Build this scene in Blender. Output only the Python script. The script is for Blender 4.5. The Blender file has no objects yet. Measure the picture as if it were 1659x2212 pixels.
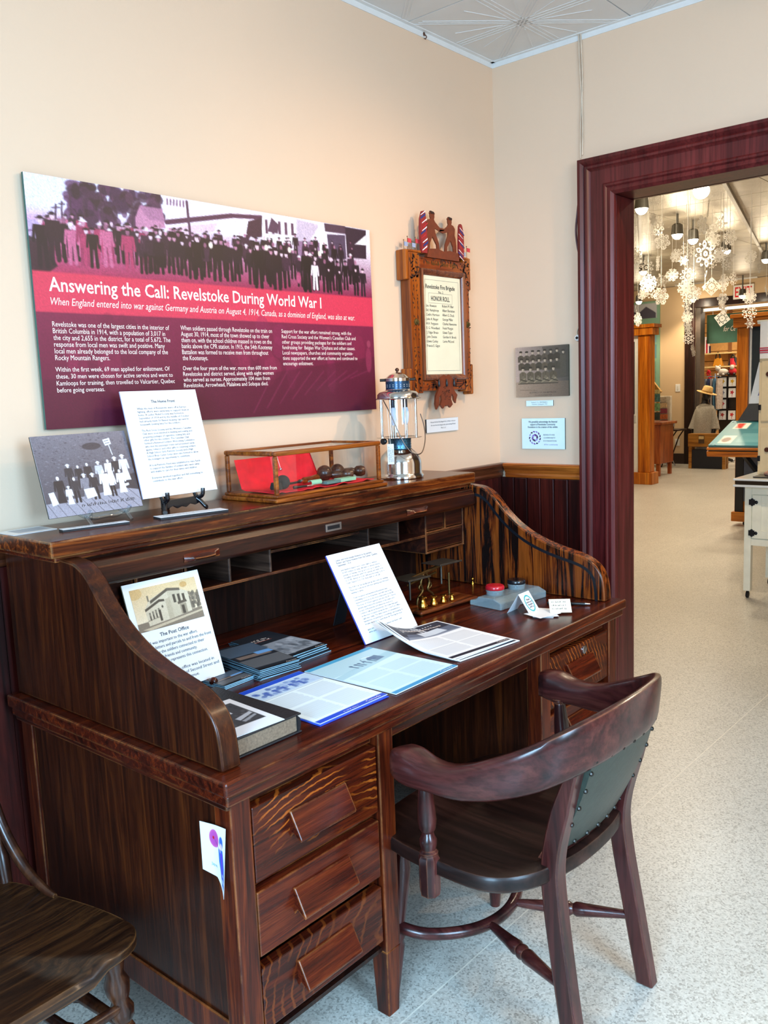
import bpy, bmesh, math, random
import numpy as np
from mathutils import Vector, Matrix

scene = bpy.context.scene
COL = scene.collection
rnd = random.Random(7)

# ------------------------------------------------------------------ camera
CAM = Vector((-3.1969, -2.0896, 1.4651))
FPX = 1878.4
RGT = Vector((0.65043508, -0.75855667, -0.03906395))
UPV = Vector((0.12958659, 0.06014635, 0.98974226))
FWD = Vector((0.74842603, 0.64882524, -0.13742007))
cd = bpy.data.cameras.new('camera')
cam = bpy.data.objects.new('camera', cd)
COL.objects.link(cam)
cam.matrix_world = Matrix(((RGT.x, UPV.x, -FWD.x, CAM.x), (RGT.y, UPV.y, -FWD.y, CAM.y),
                           (RGT.z, UPV.z, -FWD.z, CAM.z), (0, 0, 0, 1)))
cd.sensor_fit = 'HORIZONTAL'
cd.sensor_width = 36.0
cd.lens = FPX / 1659 * 36.0
cd.clip_start = 0.05
scene.camera = cam


def U(px, py, X=None, Y=None, Z=None):
    """pixel of the 1659x2212 photograph -> point on the plane X=, Y= or Z="""
    d = RGT * ((px - 829.5) / FPX) - UPV * ((py - 1106) / FPX) + FWD
    i, v = (0, X) if X is not None else (1, Y) if Y is not None else (2, Z)
    return CAM + d * ((v - CAM[i]) / d[i])


# ------------------------------------------------------------------ world, lights, exposure
w = bpy.data.worlds.new('world')
scene.world = w
w.use_nodes = True
bg = w.node_tree.nodes['Background']
bg.inputs[0].default_value = (0.62, 0.78, 1.0, 1)
bg.inputs[1].default_value = 0.9
vs = scene.view_settings
vs.view_transform = 'Standard'
vs.look = 'None'
vs.gamma = 1.0
vs.use_curve_mapping = False
vs.exposure = 0.10


def area(name, loc, target, sx, sy, power, color):
    l = bpy.data.lights.new(name, 'AREA')
    l.shape = 'RECTANGLE'; l.size = sx; l.size_y = sy; l.energy = power; l.color = color; l.spread = math.radians(125)
    o = bpy.data.objects.new(name, l); COL.objects.link(o)
    o.location = loc
    o.rotation_euler = (Vector(target) - Vector(loc)).to_track_quat('-Z', 'Y').to_euler()
    return o


def spot(name, loc, target, power, color, size=1.6, blend=0.6, radius=0.03):
    l = bpy.data.lights.new(name, 'SPOT')
    l.energy = power; l.color = color; l.spot_size = size; l.spot_blend = blend; l.shadow_soft_size = radius
    o = bpy.data.objects.new(name, l); COL.objects.link(o)
    o.location = loc
    o.rotation_euler = (Vector(target) - Vector(loc)).to_track_quat('-Z', 'Y').to_euler()
    return o


# daylight coming in through the two sash windows behind and left of the camera
area('daylight_window_back', (-2.75, -4.28, 1.80), (-2.25, -1.5, -0.3), 1.24, 1.66, 108, (0.42, 0.71, 1.0))
area('daylight_window_side', (-5.08, -2.3, 1.80), (-1.2, -1.4, 0.2), 1.24, 1.66, 120, (0.42, 0.71, 1.0))
# the room's own track lamps, near the ceiling beside the doorway
spot('track_lamp_glow', (-0.32, -1.46, 2.60), (-0.75, 0.0, 1.10), 58, (1.0, 0.66, 0.38), 1.6, 1.0)
spot('track_lamp_glow', (-0.78, -1.74, 2.60), (-1.75, 0.0, 1.25), 34, (1.0, 0.70, 0.42), 1.6, 1.0)
l_ = bpy.data.lights.new('added_fill_light', 'POINT'); l_.energy = 38; l_.color = (1.0, 0.74, 0.50); l_.shadow_soft_size = 0.14  # warm fill added behind the camera to lift the upper walls
o_ = bpy.data.objects.new('added_fill_light', l_); COL.objects.link(o_); o_.location = (-1.15, -2.9, 2.30)


# ------------------------------------------------------------------ materials
MATS = {}


def lin(c):
    if isinstance(c, str):
        c = tuple(int(c[i:i + 2], 16) / 255 for i in (0, 2, 4))
    return tuple((x / 12.92 if x <= 0.04045 else ((x + 0.055) / 1.055) ** 2.4) for x in c[:3]) + (1.0,)


def newmat(name):
    m = bpy.data.materials.new(name)
    m.use_nodes = True
    nt = m.node_tree
    return m, nt, nt.nodes['Principled BSDF']


def nd(nt, typ, **kw):
    n = nt.nodes.new(typ)
    for k, v in kw.items():
        setattr(n, k, v)
    return n


def mapping(nt, scale, rot=(0, 0, 0), coord='Object'):
    tc = nd(nt, 'ShaderNodeTexCoord'); mp = nd(nt, 'ShaderNodeMapping')
    nt.links.new(tc.outputs[coord], mp.inputs[0])
    mp.inputs['Scale'].default_value = scale
    mp.inputs['Rotation'].default_value = rot
    return mp.outputs[0]


def ramp(nt, fac, stops):
    r = nd(nt, 'ShaderNodeValToRGB')
    nt.links.new(fac, r.inputs[0])
    e = r.color_ramp.elements
    while len(e) < len(stops):
        e.new(0.5)
    for el, (p, c) in zip(e, stops):
        el.position = p; el.color = c
    return r.outputs[0]


def noise(nt, vec, scale, detail=4, rough=0.55, dist=0.0):
    n = nd(nt, 'ShaderNodeTexNoise')
    if vec is not None:
        nt.links.new(vec, n.inputs['Vector'])
    n.inputs['Scale'].default_value = scale; n.inputs['Detail'].default_value = detail
    n.inputs['Roughness'].default_value = rough; n.inputs['Distortion'].default_value = dist
    return n.outputs[0]


def mixc(nt, fac, a, b, mode='MIX'):
    n = nd(nt, 'ShaderNodeMix', data_type='RGBA', blend_type=mode)
    for i, v in ((0, fac), (6, a), (7, b)):
        if hasattr(v, 'links'):
            nt.links.new(v, n.inputs[i])
        else:
            n.inputs[i].default_value = v
    return n.outputs[2]


def bump(nt, h, strength, dist=0.002):
    b = nd(nt, 'ShaderNodeBump')
    b.inputs['Strength'].default_value = strength; b.inputs['Distance'].default_value = dist
    nt.links.new(h, b.inputs['Height'])
    return b.outputs[0]


def plain(name, col, rough=0.5, metal=0.0, var=0.12, scale=25, bmp=0.0, coat=0.0, spec=0.5):
    """one colour with a little mottling"""
    if name in MATS: return MATS[name]
    m, nt, p = newmat(name)
    c = lin(col)
    n = noise(nt, mapping(nt, (1, 1, 1)), scale, 5)
    d = tuple(x * (1 - var) for x in c[:3]) + (1,); u = tuple(min(1, x * (1 + var)) for x in c[:3]) + (1,)
    nt.links.new(ramp(nt, n, [(0.3, d), (0.7, u)]), p.inputs['Base Color'])
    p.inputs['Roughness'].default_value = rough; p.inputs['Metallic'].default_value = metal
    p.inputs['Coat Weight'].default_value = coat; p.inputs['Specular IOR Level'].default_value = spec
    if bmp:
        nt.links.new(bump(nt, n, bmp), p.inputs['Normal'])
    MATS[name] = m
    return m


def wood(name, dark, mid, light, axis='X', scale=1.0, rough=0.32, wear=None, coat=0.25, lo=0.36, hi=0.66, dist=1.2, rings=None):
    if name in MATS: return MATS[name]
    m, nt, p = newmat(name)
    s = [16 * scale] * 3
    s['XYZ'.index(axis)] = 0.9 * scale
    v = mapping(nt, s)
    n1 = noise(nt, v, 1.0, 7, 0.62, dist)
    base = ramp(nt, n1, [(lo, lin(dark)), ((lo + hi) / 2, lin(mid)), (hi, lin(light))])
    s2 = [130 * scale] * 3
    s2['XYZ'.index(axis)] = 5 * scale
    n2 = noise(nt, mapping(nt, s2), 1.0, 3, 0.6)
    pores = ramp(nt, n2, [(0.35, (0.45, 0.42, 0.40, 1)), (0.55, (1, 1, 1, 1))])
    c = mixc(nt, 0.75, base, pores, 'MULTIPLY')
    if rings:                                   # cathedral and ray figure of sawn oak
        wv = nd(nt, 'ShaderNodeTexWave', wave_type='RINGS', rings_direction='SPHERICAL')
        mp = nd(nt, 'ShaderNodeMapping'); tc = nd(nt, 'ShaderNodeTexCoord')
        nt.links.new(tc.outputs['Object'], mp.inputs[0])
        mp.inputs['Location'].default_value = rings[0]; mp.inputs['Scale'].default_value = rings[1]
        nt.links.new(mp.outputs[0], wv.inputs['Vector'])
        wv.inputs['Scale'].default_value = rings[2]; wv.inputs['Distortion'].default_value = 3.5
        wv.inputs['Detail'].default_value = 3; wv.inputs['Detail Scale'].default_value = 1.4
        f = ramp(nt, wv.outputs[0], [(0.82, (0, 0, 0, 1)), (0.98, (1, 1, 1, 1))])
        g = ramp(nt, noise(nt, mapping(nt, (7, 7, 7)), 1, 2), [(0.42, (0, 0, 0, 1)), (0.6, (0.85, 0.85, 0.85, 1))])
        f = mixc(nt, 1.0, f, g, 'MULTIPLY')
        c = mixc(nt, f, c, lin(rings[3]))
    if wear:                                    # varnish rubbed off the edges
        bv = nd(nt, 'ShaderNodeBevel', samples=4); bv.inputs['Radius'].default_value = 0.006
        ge = nd(nt, 'ShaderNodeNewGeometry'); dt = nd(nt, 'ShaderNodeVectorMath', operation='DOT_PRODUCT')
        nt.links.new(bv.outputs[0], dt.inputs[0]); nt.links.new(ge.outputs['Normal'], dt.inputs[1])
        inv = nd(nt, 'ShaderNodeMath', operation='SUBTRACT'); inv.inputs[0].default_value = 1.0
        nt.links.new(dt.outputs['Value'], inv.inputs[1])
        e = ramp(nt, inv.outputs[0], [(0.02, (0, 0, 0, 1)), (0.16, (1, 1, 1, 1))])
        g = ramp(nt, noise(nt, mapping(nt, (9, 9, 9)), 1.0, 6, 0.7), [(0.40, (0, 0, 0, 1)), (0.56, (0.95, 0.95, 0.95, 1))])
        c = mixc(nt, mixc(nt, 1.0, e, g, 'MULTIPLY'), c, lin(wear))
    nt.links.new(c, p.inputs['Base Color'])
    p.inputs['Roughness'].default_value = rough
    p.inputs['Coat Weight'].default_value = coat; p.inputs['Coat Roughness'].default_value = 0.18
    p.inputs['Specular IOR Level'].default_value = 0.3
    nt.links.new(bump(nt, n2, 0.12, 0.001), p.inputs['Normal'])
    MATS[name] = m
    return m


def glass(name, tint=(1, 1, 1), rough=0.0, alpha=0.08):
    """thin pane: clear with a mirror sheen"""
    if name in MATS: return MATS[name]
    m, nt, p = newmat(name)
    tr = nd(nt, 'ShaderNodeBsdfTransparent'); gl = nd(nt, 'ShaderNodeBsdfGlossy'); mx = nd(nt, 'ShaderNodeMixShader')
    tr.inputs[0].default_value = tint + (1,)
    gl.inputs['Roughness'].default_value = rough
    fr = nd(nt, 'ShaderNodeFresnel'); fr.inputs[0].default_value = 1.45
    ad = nd(nt, 'ShaderNodeMath', operation='ADD'); ad.inputs[1].default_value = alpha * 0.3
    nt.links.new(fr.outputs[0], ad.inputs[0])
    ge = nd(nt, 'ShaderNodeNewGeometry'); fb = nd(nt, 'ShaderNodeMath', operation='SUBTRACT'); fb.inputs[0].default_value = 1.0
    nt.links.new(ge.outputs['Backfacing'], fb.inputs[1])
    ml = nd(nt, 'ShaderNodeMath', operation='MULTIPLY'); ml.use_clamp = True
    nt.links.new(ad.outputs[0], ml.inputs[0]); nt.links.new(fb.outputs[0], ml.inputs[1])
    nt.links.new(ml.outputs[0], mx.inputs[0]); nt.links.new(tr.outputs[0], mx.inputs[1]); nt.links.new(gl.outputs[0], mx.inputs[2])
    nt.links.new(mx.outputs[0], nt.nodes['Material Output'].inputs[0])
    MATS[name] = m
    return m


def emit(name, col, strength):
    if name in MATS: return MATS[name]
    m, nt, p = newmat(name)
    p.inputs['Base Color'].default_value = lin(col)
    p.inputs['Emission Color'].default_value = lin(col); p.inputs['Emission Strength'].default_value = strength
    MATS[name] = m
    return m


def printmat(name='printed_ink', rough=0.45):
    if name in MATS: return MATS[name]
    m, nt, p = newmat(name)
    a = nd(nt, 'ShaderNodeVertexColor', layer_name='ink')
    nt.links.new(a.outputs[0], p.inputs['Base Color'])
    p.inputs['Roughness'].default_value = rough
    MATS[name] = m
    return m


# ------------------------------------------------------------------ mesh building
class MB:
    def __init__(s, T=None):
        s.v = []; s.f = []; s.T = T

    def add(s, vs, fs):
        o = len(s.v)
        s.v += [Vector(p) for p in vs]
        s.f += [tuple(i + o for i in f) for f in fs]
        return s

    def box(s, x0, x1, y0, y1, z0, z1):
        x0, x1 = sorted((x0, x1)); y0, y1 = sorted((y0, y1)); z0, z1 = sorted((z0, z1))
        return s.add([(x0, y0, z0), (x1, y0, z0), (x1, y1, z0), (x0, y1, z0), (x0, y0, z1), (x1, y0, z1), (x1, y1, z1), (x0, y1, z1)],
                     [(0, 3, 2, 1), (4, 5, 6, 7), (0, 1, 5, 4), (1, 2, 6, 5), (2, 3, 7, 6), (3, 0, 4, 7)])

    def obox(s, c, size, M):
        b = MB().box(-size[0] / 2, size[0] / 2, -size[1] / 2, size[1] / 2, -size[2] / 2, size[2] / 2)
        M = M.to_3x3()
        return s.add([M @ p + Vector(c) for p in b.v], b.f)

    def bar(s, a, b, wd, th, up=(0, 0, 1)):
        a = Vector(a); b = Vector(b); d = (b - a); L = d.length; d.normalize()
        r = d.cross(Vector(up))
        if r.length < 1e-4: r = d.cross(Vector((0, 1, 0)))
        r.normalize(); u = r.cross(d)
        return s.obox((a + b) / 2, (L, wd, th), Matrix((d, r, u)).transposed())

    def prism(s, poly, axis, d0, d1):
        """2-D outline extruded along an axis; outline in the other two axes in XYZ order"""
        n = len(poly); i = 'XYZ'.index(axis)
        def P(q, d):
            q = list(q); q.insert(i, d); return q
        ar = sum(poly[k][0] * poly[(k + 1) % n][1] - poly[(k + 1) % n][0] * poly[k][1] for k in range(n))
        if (ar < 0) != (i == 1): poly = poly[::-1]
        vs = [P(q, d0) for q in poly] + [P(q, d1) for q in poly]
        fl = d1 < d0
        fs = [tuple(range(n))[::-1], tuple(range(n, 2 * n))] + [(k, (k + 1) % n, n + (k + 1) % n, n + k) for k in range(n)]
        if fl: fs = [f[::-1] for f in fs]
        return s.add(vs, fs)

    def lathe(s, prof, c, n=24, ax=(0, 0, 1), ref=None):
        """prof = [(r, h)] turned about the axis ax through c"""
        az = Vector(ax).normalized(); a = az.orthogonal().normalized() if ref is None else Vector(ref); b = az.cross(a)
        c = Vector(c); vs = []; fs = []
        for r, h in prof:
            r = max(r, 1e-5)
            for k in range(n):
                t = 2 * math.pi * k / n
                vs.append(c + az * h + (a * math.cos(t) + b * math.sin(t)) * r)
        m = len(prof)
        for j in range(m - 1):
            for k in range(n):
                fs.append((j * n + k, j * n + (k + 1) % n, (j + 1) * n + (k + 1) % n, (j + 1) * n + k))
        fs.append(tuple(range(n))[::-1]); fs.append(tuple((m - 1) * n + k for k in range(n)))
        return s.add(vs, fs)

    def cyl(s, a, b, r0, r1=None, n=12):
        a = Vector(a); b = Vector(b)
        return s.lathe([(r0, 0), (r0 if r1 is None else r1, (b - a).length)], a, n, b - a)

    def turned(s, a, b, prof, n=14):
        """prof = [(r, t)] with t from 0 to 1 along a->b"""
        a = Vector(a); b = Vector(b); L = (b - a).length
        return s.lathe([(r, t * L) for r, t in prof], a, n, b - a)

    def ball(s, c, r, n=12, sz=(1, 1, 1)):
        pr = [(r * math.sin(math.pi * k / n), -r * math.cos(math.pi * k / n)) for k in range(n + 1)]
        b = MB().lathe(pr, (0, 0, 0), n * 2)
        return s.add([Vector((p.x * sz[0], p.y * sz[1], p.z * sz[2])) + Vector(c) for p in b.v], b.f)

    def tube(s, pts, r, n=8, close=False, flat=None):
        """round tube through points; r a number or one per point; flat=(w,h,up) for an oblong section"""
        pts = [Vector(p) for p in pts]; m = len(pts); vs = []; fs = []
        rs = r if isinstance(r, (list, tuple)) else [r] * m
        up = Vector((0, 0, 1)); prev = None
        for i, p in enumerate(pts):
            if close: d = pts[(i + 1) % m] - pts[i - 1]
            else: d = pts[min(i + 1, m - 1)] - pts[max(i - 1, 0)]
            d.normalize()
            if prev is None:
                a = d.orthogonal().normalized()
            else:
                a = prev - d * prev.dot(d)
                a = a.normalized() if a.length > 1e-5 else d.orthogonal().normalized()
            prev = a; b = d.cross(a)
            for k in range(n):
                t = 2 * math.pi * k / n
                vs.append(p + (a * math.cos(t) + b * math.sin(t)) * rs[i])
        for i in range(m if close else m - 1):
            j = (i + 1) % m
            for k in range(n):
                fs.append((i * n + k, i * n + (k + 1) % n, j * n + (k + 1) % n, j * n + k))
        if not close:
            fs.append(tuple(range(n))[::-1]); fs.append(tuple((m - 1) * n + k for k in range(n)))
        return s.add(vs, fs)

    def grid(s, rows, close_u=False):
        """rows of points -> quad sheet"""
        m = len(rows); n = len(rows[0])
        fs = [(i * n + k, i * n + (k + 1) % n, (i + 1) * n + (k + 1) % n, (i + 1) * n + k)
              for i in range(m - 1) for k in range(n if close_u else n - 1)]
        return s.add([p for r in rows for p in r], fs)

    def sheet(s, rows, th, nrm):
        """quad sheet with thickness along a fixed direction"""
        m = len(rows); n = len(rows[0]); N = Vector(nrm) * th
        top = [Vector(p) for r in rows for p in r]; bot = [p - N for p in top]
        fs = []
        for i in range(m - 1):
            for k in range(n - 1):
                q = (i * n + k, i * n + k + 1, (i + 1) * n + k + 1, (i + 1) * n + k)
                fs.append(q); fs.append(tuple(x + m * n for x in q[::-1]))
        rim = [k for k in range(n)] + [i * n + n - 1 for i in range(1, m)] + [(m - 1) * n + k for k in range(n - 2, -1, -1)] + [i * n for i in range(m - 2, 0, -1)]
        for a, b in zip(rim, rim[1:] + rim[:1]):
            fs.append((b, a, a + m * n, b + m * n))
        return s.add(top + bot, fs)

    def build(s, name, mat, parent=None, bevel=0, smooth=None, label=None, solid=0, recalc=True):
        me = bpy.data.meshes.new(name)
        vs = [s.T @ p for p in s.v] if s.T is not None else s.v
        me.from_pydata(vs, [], s.f)
        if recalc:
            bm = bmesh.new(); bm.from_mesh(me); bmesh.ops.recalc_face_normals(bm, faces=bm.faces); bm.to_mesh(me); bm.free()
        me.materials.append(mat)
        if smooth:
            for p in me.polygons: p.use_smooth = True
            me.set_sharp_from_angle(angle=math.radians(smooth))
        o = bpy.data.objects.new(name, me)
        COL.objects.link(o)
        if solid:
            md = o.modifiers.new('thickness', 'SOLIDIFY'); md.thickness = solid
        if bevel:
            md = o.modifiers.new('soft_edge', 'BEVEL'); md.width = bevel; md.segments = 2; md.limit_method = 'ANGLE'; md.angle_limit = math.radians(40)
        if parent is not None:
            attach(o, parent)
        if label: o['label'] = label
        return o


ORIG = {}


def wloc(o):
    return ORIG.get(o.name, Vector((0, 0, 0)))


def attach(o, parent):
    o.parent = parent
    o.matrix_parent_inverse = Matrix.Translation(-wloc(parent))
    ORIG[o.name] = Vector((0, 0, 0))


def tag(o, label, cat, group=None):
    o['label'] = label; o['category'] = cat
    if group: o['group'] = group
    return o


def thing(name, label, cat, loc=(0, 0, 0), group=None):
    o = bpy.data.objects.new(name, None)
    COL.objects.link(o)
    o.empty_display_size = 0.05
    o.location = loc
    ORIG[o.name] = Vector(loc)
    return tag(o, label, cat, group)


def struct(o):
    o['kind'] = 'structure'
    return o


# ------------------------------------------------------------------ lettering (built-in font, turned into mesh)
CH = {}
ADV = {}


def _eval_text(txt, res, bold):
    cu = bpy.data.curves.new('t', 'FONT'); cu.body = txt; cu.resolution_u = res; cu.fill_mode = 'FRONT'; cu.offset = bold
    ob = bpy.data.objects.new('t', cu); COL.objects.link(ob)
    me = bpy.data.meshes.new_from_object(ob.evaluated_get(bpy.context.evaluated_depsgraph_get()))
    vs = [(v.co.x, v.co.y) for v in me.vertices]; fs = [tuple(p.vertices) for p in me.polygons]
    bpy.data.objects.remove(ob); bpy.data.curves.remove(cu); bpy.data.meshes.remove(me)
    return vs, fs


_bar = max(x for x, y in _eval_text('|', 1, 0)[0])
for _c in range(32, 127):
    _c = chr(_c)
    ADV[_c] = max(x for x, y in _eval_text(_c + '|', 1, 0)[0]) - _bar
    for _k in ((1, 0), (2, 0), (2, .012)):
        CH[(_c,) + _k] = _eval_text(_c, *_k) if _c != ' ' else ([], [])


def glyphs(txt, res=2, bold=0.0):
    """one line -> (verts, faces, width) at size 1, baseline at y = 0"""
    vs = []; fs = []; x = 0
    key = (2, .012) if bold else (res, 0)
    for c in txt:
        v, f = CH[(c,) + key]
        n = len(vs)
        vs += [(px + x, py) for px, py in v]; fs += [tuple(q + n for q in t) for t in f]
        x += ADV[c]
    x0 = min([v[0] for v in vs], default=0); x1 = max([v[0] for v in vs], default=0)
    return [(px - x0, py) for px, py in vs], fs, x1 - x0


CAPH = 0.682


def text(name, lines, T, x0, x1, yb0, yb1, cap, mat, parent, align='L', shear=0, off=0.0006, res=2, bold=0, widths=None):
    """lines of lettering on the local plane of T (x right, y up, z out). x0..x1 = widest line, baselines yb0..yb1"""
    m = MB(T)
    g = [glyphs(t, res, bold) for t in lines]
    wmax = max(q[2] for q in g) or 1
    sx = (x1 - x0) / wmax; sy = cap / CAPH
    for i, (vs, fs, wd) in enumerate(g):
        y = yb0 if len(lines) == 1 else yb0 + (yb1 - yb0) * i / (len(lines) - 1)
        ox = x0 if align == 'L' else x0 + (x1 - x0 - wd * sx) / 2
        m.add([(ox + px * sx + shear * py * sy, y + py * sy, off) for px, py in vs], fs)
    return m.build(name, mat, parent, recalc=False)


def marks(name, T, x0, x1, rows, h, mat, parent, off=.0006, seed=1):
    """lettering too small to read: short strokes grouped into words, one line per baseline in rows"""
    rr = random.Random(seed); m = MB(T)
    for y in rows:
        x = x0
        end = x1 - rr.random() * .15 * (x1 - x0)
        while x < end:
            for _ in range(rr.randint(2, 6)):
                if x > end: break
                hh = h * rr.uniform(.55, 1); wd = h * rr.uniform(.12, .3)
                m.add([(x, y, off), (x + wd, y, off), (x + wd, y + hh, off), (x, y + hh, off)], [(0, 1, 2, 3)])
                if rr.random() < .6:
                    yy = y + hh * rr.choice([0, .4, .8])
                    m.add([(x, yy, off + .0001), (x + h * .5, yy, off + .0001), (x + h * .5, yy + h * .18, off + .0001), (x, yy + h * .18, off + .0001)], [(0, 1, 2, 3)])
                x += h * .62
            x += h * .6
    return m.build(name, mat, parent, recalc=False)


def frame(o, x, y):
    """matrix of a plane: origin o, x right, y up"""
    x = Vector(x).normalized(); y = Vector(y).normalized(); z = x.cross(y)
    return Matrix(((x.x, y.x, z.x, o[0]), (x.y, y.y, z.y, o[1]), (x.z, y.z, z.z, o[2]), (0, 0, 0, 1)))


# ------------------------------------------------------------------ printed pictures: painted colour per vertex on a fine flat grid
class Pic:
    def __init__(s, nx, ny, asp, col):
        s.nx, s.ny, s.asp = nx, ny, asp
        s.x, s.y = np.meshgrid(np.linspace(0, asp, nx), np.linspace(0, 1, ny))   # y down
        s.a = np.ones((ny, nx, 3)) * np.array(Pic.c(col))
        s.e = asp / nx
        s.rg = np.random.RandomState(3)

    @staticmethod
    def c(col):
        if isinstance(col, str): return tuple(int(col[i:i + 2], 16) / 255 for i in (0, 2, 4))
        return tuple(col)

    def put(s, sd, col, op=1.0):
        m = np.clip(0.5 - sd / s.e, 0, 1)[..., None] * op
        s.a = s.a * (1 - m) + np.array(Pic.c(col)) * m
        return s

    def rect(s, x0, y0, x1, y1, col, op=1):
        return s.put(np.maximum(np.maximum(x0 - s.x, s.x - x1), np.maximum(y0 - s.y, s.y - y1)), col, op)

    def ell(s, cx, cy, rx, ry, col, op=1, rot=0):
        dx, dy = s.x - cx, s.y - cy
        if rot: dx, dy = dx * math.cos(rot) + dy * math.sin(rot), -dx * math.sin(rot) + dy * math.cos(rot)
        return s.put((np.sqrt((dx / rx) ** 2 + (dy / ry) ** 2) - 1) * min(rx, ry), col, op)

    def line(s, x0, y0, x1, y1, wd, col, op=1):
        dx, dy = x1 - x0, y1 - y0; L = dx * dx + dy * dy + 1e-9
        t = np.clip(((s.x - x0) * dx + (s.y - y0) * dy) / L, 0, 1)
        return s.put(np.hypot(s.x - x0 - t * dx, s.y - y0 - t * dy) - wd / 2, col, op)

    def poly(s, pts, col, op=1):
        ins = np.zeros(s.x.shape, bool); d = np.full(s.x.shape, 9.0)
        n = len(pts)
        for i in range(n):
            (x0, y0), (x1, y1) = pts[i], pts[(i + 1) % n]
            if y0 != y1:
                c = ((y0 > s.y) != (y1 > s.y)) & (s.x < (x1 - x0) * (s.y - y0) / (y1 - y0) + x0)
                ins ^= c
            dx, dy = x1 - x0, y1 - y0
            t = np.clip(((s.x - x0) * dx + (s.y - y0) * dy) / (dx * dx + dy * dy + 1e-9), 0, 1)
            d = np.minimum(d, np.hypot(s.x - x0 - t * dx, s.y - y0 - t * dy))
        return s.put(np.where(ins, -d, d), col, op)

    def grain(s, amt, cell=1):
        h, wd = s.ny // cell + 2, s.nx // cell + 2
        g = s.rg.randn(h, wd)
        g = np.kron(g, np.ones((cell, cell)))[:s.ny, :s.nx]
        s.a = s.a * (1 + amt * g[..., None])
        return s

    def tint(s, dark, mid, light):
        """re-colour by brightness"""
        g = np.clip(s.a.mean(axis=2), 0, 1)[..., None]
        d, m, l = (np.array(Pic.c(q)) for q in (dark, mid, light))
        s.a = np.where(g < .5, d + (m - d) * g * 2, m + (l - m) * (g - .5) * 2)
        return s

    def build(s, name, T, w, h, parent, off=0.0004, mat=None, label=None):
        """printed face on local plane of T, from (0,0) to (w,h)"""
        m = MB(T)
        X = np.linspace(0, w, s.nx); Yv = np.linspace(h, 0, s.ny)
        vs = [(X[i], Yv[j], off) for j in range(s.ny) for i in range(s.nx)]
        fs = [(j * s.nx + i, (j + 1) * s.nx + i, (j + 1) * s.nx + i + 1, j * s.nx + i + 1) for j in range(s.ny - 1) for i in range(s.nx - 1)]
        me = bpy.data.meshes.new(name)
        me.from_pydata([T @ Vector(p) for p in vs], [], fs)
        at = me.color_attributes.new('ink', 'FLOAT_COLOR', 'POINT')
        a = np.clip(s.a, 0, 1); a = np.where(a <= .04045, a / 12.92, ((a + .055) / 1.055) ** 2.4)
        rgba = np.concatenate([a.reshape(-1, 3), np.ones((s.nx * s.ny, 1))], axis=1).astype(np.float32)
        at.data.foreach_set('color', rgba.ravel())
        me.materials.append(mat or printmat())
        o = bpy.data.objects.new(name, me); COL.objects.link(o)
        if parent is not None: attach(o, parent)
        if label: o['label'] = label
        return o


def figure(pc, x, yb, h, coat, face='d8c8b8', hat=None, legs='202020', skirt=False, lean=0):
    """small standing figure in an old photograph; feet at (x, yb)"""
    wd = h * 0.13
    if skirt:
        pc.poly([(x - wd * .7, yb - h * .5), (x + wd * .7, yb - h * .5), (x + wd * 1.25, yb - h * .04), (x - wd * 1.25, yb - h * .04)], coat)
    else:
        pc.line(x - wd * .45, yb - h * .48, x - wd * .6, yb, wd * .75, legs)
        pc.line(x + wd * .45, yb - h * .48, x + wd * .65, yb, wd * .75, legs)
    pc.poly([(x - wd, yb - h * .80), (x + wd, yb - h * .80), (x + wd * .85, yb - h * .42), (x - wd * .85, yb - h * .42)], coat)
    pc.line(x - wd * 1.05, yb - h * .77, x - wd * 1.35, yb - h * .48, wd * .5, coat)
    pc.line(x + wd * 1.05, yb - h * .77, x + wd * 1.3, yb - h * .48, wd * .5, coat)
    pc.ell(x + lean, yb - h * .88, h * .055, h * .07, face)
    if hat:
        pc.ell(x + lean, yb - h * .945, h * .062, h * .035, hat)
        pc.line(x + lean - h * .09, yb - h * .925, x + lean + h * .09, yb - h * .925, h * .022, hat)
# ================================================================== the room
H1 = 2.78          # ceiling of the desk room
H2 = 3.05          # ceiling of the hall beyond the doorway
YO, ZO, YR = -0.400, 2.315, -1.80   # outer edge of the door casing, its top, its far side
CW = 0.145         # casing width


def wallmat(name, col):
    m, nt, p = newmat(name)
    v = mapping(nt, (1, 1, 1))
    n = noise(nt, v, 1.3, 3)
    c = lin(col)
    nt.links.new(ramp(nt, n, [(0.3, tuple(x * .96 for x in c[:3]) + (1,)), (0.7, c)]), p.inputs['Base Color'])
    p.inputs['Roughness'].default_value = 0.6
    nt.links.new(bump(nt, noise(nt, v, 140, 3), 0.10, 0.002), p.inputs['Normal'])
    return m


cream = wallmat('cream_wall_paint', 'dec0a4')
tan = wallmat('tan_wall_paint', 'd2b48c')
whitew = plain('white_paint', 'e4e2dc', 0.5, var=0.04)
brown = wood('brown_painted_trim', '471516', '591d1d', '652524', 'Z', 0.8, 0.36, coat=0.12)
orange_oak = wood('orange_varnished_oak', '7a330c', 'a4521a', 'bd6c28', 'Y', 1.0, 0.35)
dark_rail = wood('dark_rail_wood', '2a130b', '4a2414', '6b3a20', 'X', 1.0, 0.35)
wains = wood('dark_red_wainscot', '230a08', '3a100c', '4c1810', 'Z', 1.0, 0.35)

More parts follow.
